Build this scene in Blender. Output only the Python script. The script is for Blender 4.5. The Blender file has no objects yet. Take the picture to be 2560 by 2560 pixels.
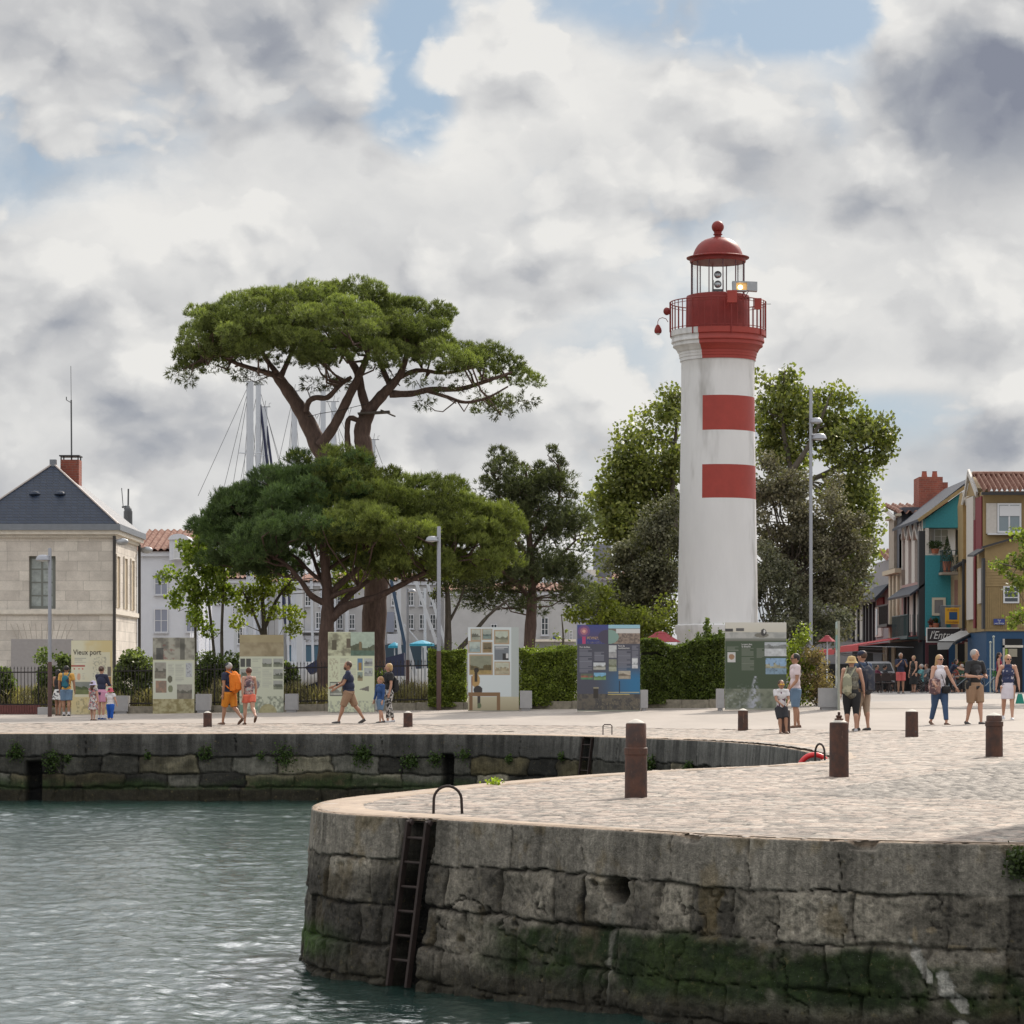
import bpy, math, random
import numpy as np
from mathutils import Vector, Matrix
from mathutils.geometry import delaunay_2d_cdt
random.seed(7)
F = 7000.0; CX = 1280.0; HY = 1695.0; CZ = 1.28; WATER = -1.52
S = bpy.context.scene
R = math.radians
# ---------------------------------------------------------------- camera
cam = bpy.data.cameras.new("camera"); camo = bpy.data.objects.new("camera", cam)
S.collection.objects.link(camo); camo.location = (0, 0, CZ); camo.rotation_euler = (R(90), 0, 0)
cam.sensor_width = 36; cam.lens = F/2560*36; cam.shift_y = (HY-1280)/2560
cam.clip_start = 0.5; cam.clip_end = 5000; S.camera = camo
# ---------------------------------------------------------------- sun, exposure
SUN_AZ = R(25); SUN_EL = R(36)
sl = bpy.data.lights.new("sun", 'SUN'); sl.energy = 4.1; sl.angle = R(0.6); sl.color = (1.0, 0.89, 0.76)
so = bpy.data.objects.new("sun", sl); S.collection.objects.link(so)
sd = Vector((math.sin(SUN_AZ)*math.cos(SUN_EL), math.cos(SUN_AZ)*math.cos(SUN_EL), math.sin(SUN_EL)))
so.rotation_euler = sd.to_track_quat('Z', 'Y').to_euler()
so.location = (30, 60, 50)
S.view_settings.view_transform = 'Standard'; S.view_settings.look = 'None'
S.view_settings.exposure = 0.0; S.view_settings.gamma = 1.0
S.render.engine = 'CYCLES'
try:
    S.cycles.max_bounces = 6; S.cycles.diffuse_bounces = 2; S.cycles.glossy_bounces = 3
    S.cycles.transparent_max_bounces = 8; S.cycles.use_denoising = True
    S.cycles.caustics_reflective = False; S.cycles.caustics_refractive = False
except Exception: pass

# ---------------------------------------------------------------- node helper
class NT:
    def __init__(s, nt): s.nt = nt; s.L = nt.links
    def n(s, typ, ins=None, **kw):
        nd = s.nt.nodes.new(typ)
        for k, v in kw.items(): setattr(nd, k, v)
        for k, v in (ins or {}).items():
            sk = nd.inputs[k]
            if isinstance(v, bpy.types.NodeSocket): s.L.new(v, sk)
            else:
                if sk.type == 'RGBA' and len(v) == 3: v = (*v, 1)
                sk.default_value = v
        return nd
    def math(s, op, a, b=None, c=None, clamp=False):
        ins = {0: a}
        if b is not None: ins[1] = b
        if c is not None: ins[2] = c
        return s.n('ShaderNodeMath', ins, operation=op, use_clamp=clamp).outputs[0]
    def vm(s, op, a, b=None, **kw):
        ins = {0: a}
        if b is not None: ins[1] = b
        nd = s.n('ShaderNodeVectorMath', ins, operation=op)
        return nd.outputs['Value'] if op in ('LENGTH', 'DOT_PRODUCT', 'DISTANCE') else nd.outputs[0]
    def mix(s, f, a, b, mode='MIX'):
        nd = s.nt.nodes.new('ShaderNodeMix'); nd.data_type = 'RGBA'; nd.blend_type = mode
        for i, v in ((0, f), (6, a), (7, b)):
            sk = nd.inputs[i]
            if isinstance(v, bpy.types.NodeSocket): s.L.new(v, sk)
            else: sk.default_value = (*v, 1) if (i > 0 and len(v) == 3) else v
        return nd.outputs[2]
    def noise(s, vec, scale, detail=4, rough=.55, dist=0):
        return s.n('ShaderNodeTexNoise', {'Vector': vec, 'Scale': scale, 'Detail': detail, 'Roughness': rough, 'Distortion': dist}).outputs[0]
    def ramp(s, f, a, b, lo=0., hi=1., typ='SMOOTHSTEP'):
        return s.n('ShaderNodeMapRange', {'Value': f, 'From Min': a, 'From Max': b, 'To Min': lo, 'To Max': hi}, interpolation_type=typ).outputs[0]

# ---------------------------------------------------------------- world: sky with cloud layer
w = bpy.data.worlds.new("World"); S.world = w; w.use_nodes = True
w.cycles.sampling_method = 'MANUAL' if hasattr(w.cycles, 'sampling_method') else 'AUTOMATIC'
try: w.cycles.sample_map_resolution = 512
except Exception: pass
w.node_tree.nodes.clear(); T = NT(w.node_tree)
sky = T.n('ShaderNodeTexSky', sky_type='NISHITA', sun_disc=False, sun_elevation=SUN_EL, sun_rotation=SUN_AZ, air_density=1.0, dust_density=1.5)
D = T.n('ShaderNodeTexCoord').outputs['Generated']
def ddir(px, py):
    return Vector(((px-CX)/F, 1.0, (HY-py)/F)).normalized()
def blob(px, py, rx, ry, amp):
    d0 = ddir(px, py)
    df = T.vm('SUBTRACT', D, tuple(d0))
    df = T.vm('MULTIPLY', df, (F/rx, 1.2, F/ry))
    ln = T.vm('LENGTH', df)
    return T.ramp(ln, 0.0, 1.6, amp, 0.0)
def addall(lst):
    a = lst[0]
    for b in lst[1:]: a = T.math('ADD', a, b)
    return a
sx_ = T.n('ShaderNodeSeparateXYZ', {0: D})
Ds = T.n('ShaderNodeCombineXYZ', {0: T.math('ARCTAN2', sx_.outputs[0], sx_.outputs[1]), 1: T.math('MULTIPLY', sx_.outputs[2], 1.4)}).outputs[0]
def n2d(p, scale, detail, rough, out=0):
    return T.n('ShaderNodeTexNoise', {'Vector': p, 'Scale': scale, 'Detail': detail, 'Roughness': rough}, noise_dimensions='2D').outputs[out]
wob = T.vm('MULTIPLY', T.vm('SUBTRACT', n2d(Ds, 14., 1., .5, 1), (.5, .5, .5)), (.022, .022, 0))
wob2 = T.vm('MULTIPLY', T.vm('SUBTRACT', n2d(Ds, 70., 4., .6, 1), (.5, .5, .5)), (.010, .010, 0))
P0 = T.vm('ADD', Ds, wob); P1 = T.vm('ADD', P0, wob2)
def puff(p, sc, det):
    v = T.n('ShaderNodeTexVoronoi', {'Vector': p, 'Scale': sc, 'Detail': det, 'Roughness': .5, 'Lacunarity': 2.2, 'Smoothness': .8, 'Randomness': 1.0}, feature='SMOOTH_F1', voronoi_dimensions='2D').outputs['Distance']
    return T.ramp(v, .75, .10, 0., 1., 'LINEAR')
def dens(p, det=3.0):
    a = n2d(p, 5.2, 8., .54); b = puff(p, 17.0, det)
    return T.math('ADD', T.math('MULTIPLY', a, .70), T.math('MULTIPLY', b, .30))
d1 = dens(P1, 3.0); d2 = dens(T.vm('ADD', P1, (.005, .018, 0)), 2.0); d3 = n2d(T.vm('ADD', P0, (.010, .060, 0)), 5.2, 2., .5)
d3 = T.math('ADD', T.math('MULTIPLY', d3, .70), .14)
gap = addall([blob(1000, 150, 150, 170, .30), blob(1040, 320, 120, 110, .20), blob(1330, 20, 300, 50, .07), blob(2010, 60, 230, 65, .20), blob(1250, 440, 200, 60, .08),
              blob(2230, 1010, 260, 90, .16), blob(1180, 1390, 900, 200, .12), blob(30, 1000, 300, 120, .05), blob(1650, 330, 420, 170, -.16)])
thick = addall([blob(2450, 240, 230, 250, .62), blob(120, 50, 420, 120, .26), blob(620, 60, 330, 120, .08), blob(60, 720, 330, 160, .22), blob(1950, 470, 500, 120, .14), blob(1250, 480, 130, 60, .04),
                blob(2350, 640, 320, 110, .14), blob(480, 820, 600, 60, .10), blob(300, 990, 500, 70, .10), blob(1250, 700, 300, 100, .08)])
bright = addall([blob(850, 470, 300, 170, .20), blob(380, 470, 300, 220, .14), blob(1250, 190, 230, 160, .26), blob(1650, 220, 330, 160, .16), blob(1640, 650, 300, 100, .12), blob(2300, 430, 260, 60, .08), blob(330, 640, 240, 60, .2),
                 blob(1900, 800, 700, 160, .08), blob(250, 880, 300, 50, .14), blob(2250, 950, 220, 30, .16)])
cover = T.ramp(T.math('SUBTRACT', T.math('ADD', T.math('ADD', d1, T.math('MULTIPLY', bright, .5)), T.math('MULTIPLY', thick, .6)), gap), .17, .37)
lit = T.math('ADD', T.math('MULTIPLY', T.math('SUBTRACT', d1, d2), 1.75), T.math('MULTIPLY', T.math('SUBTRACT', d1, d3), .70))
edge = T.ramp(T.math('SUBTRACT', d1, gap), .18, .66, .20, -.14, 'LINEAR')
val = T.math('ADD', T.math('ADD', lit, edge), .77)
val = T.math('ADD', T.math('SUBTRACT', val, thick), T.math('MULTIPLY', bright, .7), clamp=True)
cr = T.n('ShaderNodeValToRGB', {'Fac': val})
e = cr.color_ramp.elements
e[0].position = 0.0; e[0].color = (.22, .235, .29, 1); e[1].position = 1.0; e[1].color = (.80, .785, .755, 1)
m = e.new(.32); m.color = (.35, .365, .40, 1)
m = e.new(.6); m.color = (.54, .54, .545, 1)
m = e.new(.8); m.color = (.67, .665, .655, 1)
# cloud higher up and towards the sun glows brighter (forward scattering)
upf = T.ramp(sx_.outputs[2], .27, .60, 0.0, 1.2)
sdot = T.vm('DOT_PRODUCT', D, tuple(sd))
glow = T.math('MULTIPLY', T.ramp(sdot, .84, 1.0, 0.0, 4.0), T.ramp(sx_.outputs[2], .24, .40, 0.0, 1.0))
lift = T.math('MULTIPLY', T.math('ADD', T.math('ADD', upf, glow), 1.0), 10.6)
cloud = T.vm('MULTIPLY', cr.outputs[0], T.n('ShaderNodeCombineXYZ', {0: lift, 1: lift, 2: lift}).outputs[0])
# the thin haze low on the horizon lies over the blue
sz = T.n('ShaderNodeSeparateXYZ', {0: D}).outputs[2]
blue = T.mix(.75, T.vm('MULTIPLY', sky.outputs[0], (.8, .85, .95)), (3.3, 4.5, 5.7))
lowf = T.ramp(sz, .0, .13, .5, 0.0)
blue = T.mix(lowf, blue, (5.6, 5.9, 6.2))
col = T.mix(T.math('MULTIPLY', cover, .96), blue, cloud)
hz = T.ramp(sz, .0, .09, .30, 0.0)
col = T.mix(hz, col, (5.7, 5.9, 6.2))
bg = T.n('ShaderNodeBackground', {'Color': col, 'Strength': .1})
T.L.new(bg.outputs[0], T.n('ShaderNodeOutputWorld').inputs[0])

# ---------------------------------------------------------------- numpy noise
def h2(ix, iy, seed=0):
    n = (ix.astype(np.int64)*374761393 + iy.astype(np.int64)*668265263 + seed*1442695041) & 0xffffffff
    n = ((n ^ (n >> 13))*1274126177) & 0xffffffff
    n = (n ^ (n >> 16)) & 0xffffffff
    return n/4294967296.0
def vn(x, y, seed=0):
    x = np.asarray(x, float); y = np.asarray(y, float)
    ix = np.floor(x); iy = np.floor(y); fx = x-ix; fy = y-iy
    fx = fx*fx*(3-2*fx); fy = fy*fy*(3-2*fy); ix = ix.astype(np.int64); iy = iy.astype(np.int64)
    a = h2(ix, iy, seed); b = h2(ix+1, iy, seed); c = h2(ix, iy+1, seed); d = h2(ix+1, iy+1, seed)
    return (a*(1-fx)+b*fx)*(1-fy)+(c*(1-fx)+d*fx)*fy
def fbm(x, y, o=4, seed=0, g=.5):
    t = 0; a = 1; s = 0
    for i in range(o):
        t = t + a*vn(x*2**i+i*17.3, y*2**i+i*9.1, seed+i); s += a; a *= g
    return t/s
def sst(a, b, x):
    t = np.clip((x-a)/(b-a), 0, 1); return t*t*(3-2*t)

# ---------------------------------------------------------------- ground height and pixel helpers
def gz(X, Y):
    sp = np.log1p(np.exp(np.clip((X-3)*1.5, -30, 30)))/1.5
    return .02*sp*sst(30, 46, Y) + np.minimum(.016*np.maximum(0, Y-70), .32)*np.clip((X+16)/20, 0, 1)
def gcap(X, Y): return float(min(gz(X, Y), .62))
def gz2(X, Y): return np.minimum(gz(X, Y), .62)
def Wp(x, y, Y): return Vector(((x-CX)*Y/F, Y, CZ-(y-HY)*Y/F))
def Gp(x, y):
    lo, hi = 20.0, 170.0
    f = lambda Y: CZ-(y-HY)*Y/F-float(gz2((x-CX)*Y/F, Y))
    Ys = np.linspace(lo, hi, 600); v = [f(q) for q in Ys]
    for i in range(599):
        if v[i] > 0 >= v[i+1]:
            q = Ys[i]+(Ys[i+1]-Ys[i])*v[i]/(v[i]-v[i+1]); return Vector(((x-CX)*q/F, q, float(gz2((x-CX)*q/F, q))))
    return Vector(((x-CX)*hi/F, hi, float(gz2((x-CX)*hi/F, hi))))
def X_(x, Y): return (x-CX)*Y/F
def Z_(y, Y): return CZ-(y-HY)*Y/F

# ---------------------------------------------------------------- object helpers
COL = S.collection
def tag(o, label=None, cat=None, group=None, kind=None):
    if label: o['label'] = label
    if cat: o['category'] = cat
    if group: o['group'] = group
    if kind: o['kind'] = kind
    return o
def thing(name, loc, label, cat, group=None, rz=0):
    o = bpy.data.objects.new(name, None); COL.objects.link(o); o.location = loc; o.rotation_euler = (0, 0, rz)
    o.empty_display_size = .3
    return tag(o, label, cat, group)
def mesh_np(name, V, Fc, mats, parent=None, cols=None, smooth=False, world=True, midx=None):
    """V (n,3); Fc (m,k) array or list; cols per-vertex (n,3)"""
    me = bpy.data.meshes.new(name)
    V = np.asarray(V, np.float32)
    if isinstance(Fc, np.ndarray):
        k = Fc.shape[1]; m = Fc.shape[0]
        me.vertices.add(len(V)); me.vertices.foreach_set('co', V.ravel())
        me.loops.add(m*k); me.loops.foreach_set('vertex_index', Fc.astype(np.int32).ravel())
        me.polygons.add(m); me.polygons.foreach_set('loop_start', np.arange(0, m*k, k, dtype=np.int32))
        me.polygons.foreach_set('loop_total', np.full(m, k, np.int32))
        me.update(calc_edges=True)
    else:
        me.from_pydata([tuple(map(float, v)) for v in V], [], Fc); me.update()
    if cols is not None:
        a = me.color_attributes.new('Col', 'FLOAT_COLOR', 'POINT')
        c = np.ones((len(V), 4), np.float32); c[:, :3] = cols; a.data.foreach_set('color', c.ravel())
    if not isinstance(mats, (list, tuple)): mats = [mats]
    for m_ in mats: me.materials.append(m_)
    if midx is not None: me.polygons.foreach_set('material_index', np.asarray(midx, np.int32))
    me.polygons.foreach_set('use_smooth', np.full(len(me.polygons), smooth, bool))
    o = bpy.data.objects.new(name, me); COL.objects.link(o)
    if parent is not None: par(o, parent, world)
    return o
def par(o, parent, world=True):
    o.parent = parent
    if world:
        M = parent_mat(parent); o.matrix_parent_inverse = M.inverted()
def parent_mat(p):
    M = Matrix.LocRotScale(p.location, p.rotation_euler, p.scale)
    if p.parent is not None: M = parent_mat(p.parent) @ p.matrix_parent_inverse @ M
    return M

class MB:
    def __init__(s): s.v = []; s.f = []; s.c = []; s.m = []; s.cur = None; s.mi = 0
    def add(s, vs, fs):
        b = len(s.v); s.v += [tuple(v) for v in vs]; s.f += [[b+i for i in f] for f in fs]; s.m += [s.mi]*len(fs)
        if s.cur is not None: s.c += [s.cur]*len(vs)
        return s
    def box(s, x0, x1, y0, y1, z0, z1, M=None):
        vs = [Vector((x, y, z)) for x in (x0, x1) for y in (y0, y1) for z in (z0, z1)]
        if M is not None: vs = [M @ v for v in vs]
        return s.add(vs, [(0, 1, 3, 2), (4, 6, 7, 5), (0, 4, 5, 1), (2, 3, 7, 6), (0, 2, 6, 4), (1, 5, 7, 3)])
    def beam(s, p0, p1, wx, wz=None, up=(0, 0, 1)):
        p0 = Vector(p0); p1 = Vector(p1); wz = wz or wx; d = (p1-p0).normalized(); u = Vector(up)
        if abs(d.dot(u)) > .98: u = Vector((0, 1, 0))
        a = d.cross(u).normalized(); b = a.cross(d).normalized()
        vs = [p+a*i*wx/2+b*j*wz/2 for p in (p0, p1) for i, j in ((-1, -1), (1, -1), (1, 1), (-1, 1))]
        return s.add(vs, [(3, 2, 1, 0), (4, 5, 6, 7), (0, 1, 5, 4), (1, 2, 6, 5), (2, 3, 7, 6), (3, 0, 4, 7)])
    def tube(s, pts, rad, n=8, caps=True):
        pts = [Vector(p) for p in pts]; k = len(pts)
        if not hasattr(rad, '__len__'): rad = [rad]*k
        ref = None; vs = []
        for i, p in enumerate(pts):
            d = (pts[min(i+1, k-1)]-pts[max(i-1, 0)])
            d = d.normalized() if d.length > 1e-9 else Vector((0, 0, 1))
            if ref is None: ref = Vector((0, 0, 1)) if abs(d.z) < .9 else Vector((1, 0, 0))
            a = d.cross(ref).normalized(); b = a.cross(d).normalized(); ref = b
            r = rad[i]; rx, ry = (r if hasattr(r, '__len__') else (r, r))
            for j in range(n):
                t = 2*math.pi*j/n; vs.append(p+a*math.cos(t)*rx+b*math.sin(t)*ry)
        fs = [(i*n+j, i*n+(j+1) % n, (i+1)*n+(j+1) % n, (i+1)*n+j) for i in range(k-1) for j in range(n)]
        if caps: fs += [tuple(range(n))[::-1], tuple((k-1)*n+j for j in range(n))]
        return s.add(vs, fs)
    def lathe(s, prof, n=32, c=(0, 0, 0), caps=True, a0=0, a1=None):
        vs = []; c = Vector(c); full = a1 is None; m = n if full else n+1
        for r, z in prof:
            for j in range(m):
                t = a0+(2*math.pi if full else (a1-a0))*j/n; vs.append(c+Vector((r*math.cos(t), r*math.sin(t), z)))
        fs = []
        for i in range(len(prof)-1):
            for j in range(n):
                j2 = (j+1) % m if full else j+1
                fs.append((i*m+j, i*m+j2, (i+1)*m+j2, (i+1)*m+j))
        if caps and full: fs += [tuple(range(n))[::-1], tuple((len(prof)-1)*n+j for j in range(n))]
        return s.add(vs, fs)
    def ball(s, c, r, n=12, m=8, M=None):
        if not hasattr(r, '__len__'): r = (r, r, r)
        c = Vector(c); vs = [Vector((0, 0, -1))]
        for i in range(1, m):
            p = -math.pi/2+math.pi*i/m
            for j in range(n):
                t = 2*math.pi*j/n; vs.append(Vector((math.cos(p)*math.cos(t), math.cos(p)*math.sin(t), math.sin(p))))
        vs.append(Vector((0, 0, 1)))
        vs = [Vector((v.x*r[0], v.y*r[1], v.z*r[2])) for v in vs]
        if M is not None: vs = [M @ v for v in vs]
        vs = [c+v for v in vs]
        fs = [(0, 1+(j+1) % n, 1+j) for j in range(n)]
        for i in range(m-2):
            for j in range(n):
                a = 1+i*n; fs.append((a+j, a+(j+1) % n, a+n+(j+1) % n, a+n+j))
        L = len(vs)-1; a = 1+(m-2)*n
        fs += [(a+j, a+(j+1) % n, L) for j in range(n)]
        return s.add(vs, fs)
    def prism(s, poly, ext):
        """poly: 3d points, ext: vector"""
        e_ = Vector(ext); p = [Vector(q) for q in poly]; n = len(p)
        vs = p+[q+e_ for q in p]
        return s.add(vs, [tuple(range(n))[::-1], tuple(range(n, 2*n))]+[(i, (i+1) % n, n+(i+1) % n, n+i) for i in range(n)])
    def quad(s, a, b, c, d): return s.add([Vector(a), Vector(b), Vector(c), Vector(d)], [(0, 1, 2, 3)])
    def build(s, name, mats, parent=None, smooth=False, world=True):
        me = bpy.data.meshes.new(name); me.from_pydata(s.v, [], s.f); me.update()
        if not isinstance(mats, (list, tuple)): mats = [mats]
        for m_ in mats: me.materials.append(m_)
        if any(s.m): me.polygons.foreach_set('material_index', s.m)
        if s.c:
            a = me.color_attributes.new('Col', 'FLOAT_COLOR', 'POINT')
            a.data.foreach_set('color', np.array([(*c, 1) for c in s.c], np.float32).ravel())
        if smooth:
            me.polygons.foreach_set('use_smooth', [True]*len(me.polygons))
            try: me.set_sharp_from_angle(angle=R(40))
            except Exception: pass
        o = bpy.data.objects.new(name, me); COL.objects.link(o)
        if parent is not None: par(o, parent, world)
        return o

# ---------------------------------------------------------------- materials
MATS = {}
def mat(name, col=(.5, .5, .5), rough=.7, metal=0., noise=0., nscale=8., bump=0., bscale=30., attr=False, spec=.5, coat=0, trans=0., alpha=1., stretch=None, dirt=0., emis=None):
    if name in MATS: return MATS[name]
    m = bpy.data.materials.new(name); m.use_nodes = True; nt = m.node_tree; nt.nodes.clear(); T = NT(nt)
    out = T.n('ShaderNodeOutputMaterial'); P = T.n('ShaderNodeBsdfPrincipled', {'Roughness': rough, 'Metallic': metal, 'Specular IOR Level': spec})
    T.L.new(P.outputs[0], out.inputs[0])
    vec = T.n('ShaderNodeTexCoord').outputs['Object']
    if stretch: vec = T.vm('MULTIPLY', vec, stretch)
    c = T.n('ShaderNodeVertexColor', layer_name='Col').outputs[0] if attr else None
    if c is None:
        c = T.n('ShaderNodeRGB').outputs[0]; c.default_value = (*col, 1)
    if noise:
        nz = T.noise(vec, nscale, 6, .62)
        f = T.ramp(nz, .25, .75, 1-noise, 1+noise, 'LINEAR')
        c = T.vm('MULTIPLY', c, T.n('ShaderNodeCombineXYZ', {0: f, 1: f, 2: f}).outputs[0])
    if dirt:
        nz = T.noise(vec, nscale*.23, 5, .7)
        f = T.ramp(nz, .5, .72, 0., dirt)
        c = T.mix(f, c, tuple(x*.45 for x in (.6, .55, .48)), 'MULTIPLY')
    T.L.new(c, P.inputs['Base Color'])
    if bump:
        b = T.n('ShaderNodeBump', {'Strength': 1.0, 'Distance': bump, 'Height': T.noise(vec, bscale, 6, .6)})
        T.L.new(b.outputs[0], P.inputs['Normal'])
    if coat: P.inputs['Coat Weight'].default_value = coat
    if trans: P.inputs['Transmission Weight'].default_value = trans
    if alpha < 1: P.inputs['Alpha'].default_value = alpha
    if emis:
        P.inputs['Emission Color'].default_value = (*emis[0], 1); P.inputs['Emission Strength'].default_value = emis[1]
    MATS[name] = m; m['P'] = 1
    return m
def leafmat(name, attr=True, trans=.3, rough=.55, tint=(1, 1, 1)):
    if name in MATS: return MATS[name]
    m = bpy.data.materials.new(name); m.use_nodes = True; nt = m.node_tree; nt.nodes.clear(); T = NT(nt)
    out = T.n('ShaderNodeOutputMaterial')
    c = T.n('ShaderNodeVertexColor', layer_name='Col').outputs[0]
    c = T.vm('MULTIPLY', c, tint)
    P = T.n('ShaderNodeBsdfPrincipled', {'Base Color': c, 'Roughness': rough, 'Specular IOR Level': .35})
    tr = T.n('ShaderNodeBsdfTranslucent', {'Color': T.vm('MULTIPLY', c, (1.5, 1.7, .7))})
    mx = T.n('ShaderNodeMixShader', {0: trans, 1: P.outputs[0], 2: tr.outputs[0]})
    T.L.new(mx.outputs[0], out.inputs[0]); MATS[name] = m
    return m
# ================================================================ QUAY OUTLINE
def gp0(x, y): # pixel on the plane z=0
    q = F*CZ/(y-HY); return ((x-CX)*q/F, q)
def spline(pts, step):
    pts = np.array(pts, float); n = len(pts); out = []
    P = np.vstack([2*pts[0]-pts[1], pts, 2*pts[-1]-pts[-2]])
    for i in range(n-1):
        p0, p1, p2, p3 = P[i], P[i+1], P[i+2], P[i+3]
        m = max(1, int(np.linalg.norm(p2-p1)/step))
        for t in np.linspace(0, 1, m, endpoint=False):
            out.append(.5*((2*p1)+(-p0+p2)*t+(2*p0-5*p1+4*p2-p3)*t*t+(-p0+3*p1-3*p2+p3)*t**3))
    out.append(pts[-1]); return np.array(out)
def resample(p, step):
    d = np.r_[0, np.cumsum(np.linalg.norm(np.diff(p, axis=0), axis=1))]
    s = np.arange(0, d[-1], step); return np.c_[np.interp(s, d, p[:, 0]), np.interp(s, d, p[:, 1])], s
far_pts = [(-60, 65.5), (-30, 65), gp0(0, 1835), gp0(640, 1835), gp0(1100, 1836), gp0(1350, 1839), gp0(1560, 1845), gp0(1760, 1853), gp0(1900, 1863), gp0(1985, 1874), gp0(2040, 1886), gp0(2072, 1897), gp0(2060, 1905), gp0(2000, 1911)]
back_pts = [gp0(1900, 1917), gp0(1700, 1925), gp0(1450, 1940), gp0(1200, 1961), gp0(1010, 1981), gp0(880, 1994), gp0(810, 2005)]
nose_pts = [gp0(787, 2014), gp0(783, 2022), gp0(800, 2030)]
front_pts = [gp0(860, 2037), gp0(960, 2043), gp0(1090, 2050), gp0(1287, 2062), gp0(1500, 2075), gp0(1720, 2089), gp0(1900, 2098), gp0(2100, 2105), gp0(2350, 2111), gp0(2560, 2114), (5.2, 21.2), (7, 20.8), (14, 20.0), (60, 18)]
RIM = spline(far_pts+back_pts+nose_pts+front_pts, .25)
RIM, RS = resample(RIM, .05)
nrm = np.zeros_like(RIM); tg = np.gradient(RIM, axis=0); tg /= np.linalg.norm(tg, axis=1)[:, None]
nrm[:, 0] = tg[:, 1]; nrm[:, 1] = -tg[:, 0]     # points into the basin (right of travel for left->right far edge)
RPX = CX+F*RIM[:, 0]/RIM[:, 1]
iN = int(np.argmin(RPX[RIM[:, 1] < 35])+np.where(RIM[:, 1] < 35)[0][0])   # index of the nose tip
iC = int(np.argmax(np.where((RIM[:, 1] > 40) & (RIM[:, 1] < 60) & (RS < RS[iN]), RIM[:, 0], -99)))
def s_front(px): return float(np.interp(px, RPX[iN:iN+900], RS[iN:iN+900]))
def s_far(px): return float(np.interp(px, RPX[:iC], RS[:iC]))

# ---------------------------------------------------------------- wall shader
def wall_mat():
    m = bpy.data.materials.new('quay_stone'); m.use_nodes = True; nt = m.node_tree; nt.nodes.clear(); T = NT(nt)
    v = T.n('ShaderNodeTexCoord').outputs['Object']; c = T.n('ShaderNodeVertexColor', layer_name='Col').outputs[0]
    n1 = T.noise(v, 9, 8, .7); n2 = T.noise(v, 55, 6, .75)
    f = T.math('MULTIPLY', T.ramp(n1, .25, .75, .62, 1.4, 'LINEAR'), T.ramp(n2, .28, .72, .62, 1.42, 'LINEAR'))
    st = T.noise(T.vm('MULTIPLY', v, (9, 9, .9)), 3, 5, .6)
    f = T.math('MULTIPLY', f, T.ramp(st, .35, .7, .8, 1.22, 'LINEAR'))
    c = T.vm('MULTIPLY', c, T.n('ShaderNodeCombineXYZ', {0: f, 1: f, 2: f}).outputs[0])
    lic = T.ramp(T.noise(v, 14, 5, .7), .60, .68, 0, .35)
    c = T.mix(lic, c, (.19, .15, .07))
    wht = T.ramp(T.noise(v, 75, 3, .6), .66, .73, 0, .5)
    c = T.mix(wht, c, (.26, .26, .24))
    P = T.n('ShaderNodeBsdfPrincipled', {'Base Color': c, 'Roughness': .85, 'Specular IOR Level': .3})
    b = T.n('ShaderNodeBump', {'Distance': .016, 'Height': T.math('ADD', n2, T.math('MULTIPLY', n1, 1.5))}); T.L.new(b.outputs[0], P.inputs['Normal'])
    T.L.new(P.outputs[0], T.n('ShaderNodeOutputMaterial').inputs[0]); return m
M_WALL = wall_mat()

def block_layout(s, z, rows, seed, joints=None, wmin=.45, wmax=.95, warp=.03):
    """returns distance to nearest joint, per-block random, row index"""
    wz = z+(fbm(s*2.2, z*2.2, 3, seed)-.5)*warp*1.3+(fbm(s*11, z*11, 3, seed+2)-.5)*.035
    ws = s+(fbm(s*3.1+50, z*3.1, 3, seed+5)-.5)*warp*2.2+(fbm(s*11+9, z*11, 3, seed+6)-.5)*.035
    rows = np.array(rows); r = np.clip(np.searchsorted(-rows, -wz)-1, 0, len(rows)-2)
    dz = np.minimum(np.abs(wz-rows[r]), np.abs(wz-rows[r+1]))
    ds = np.full_like(s, 9.); bid = np.zeros_like(s)
    rng = np.random.RandomState(seed)
    for k in range(len(rows)-1):
        if joints and k in joints: J = np.array(joints[k])
        else:
            L = [s.min()-1]
            while L[-1] < s.max()+1: L.append(L[-1]+rng.uniform(wmin, wmax)*(1 if k < 2 else .9))
            J = np.array(L)
        msk = r == k
        i = np.clip(np.searchsorted(J, ws[msk])-1, 0, len(J)-2)
        ds[msk] = np.minimum(np.abs(ws[msk]-J[i]), np.abs(J[i+1]-ws[msk])); bid[msk] = i+k*1000
    rnd = h2(bid.astype(np.int64), bid.astype(np.int64)*0+3, seed)
    return ds, dz, rnd, r
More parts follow.
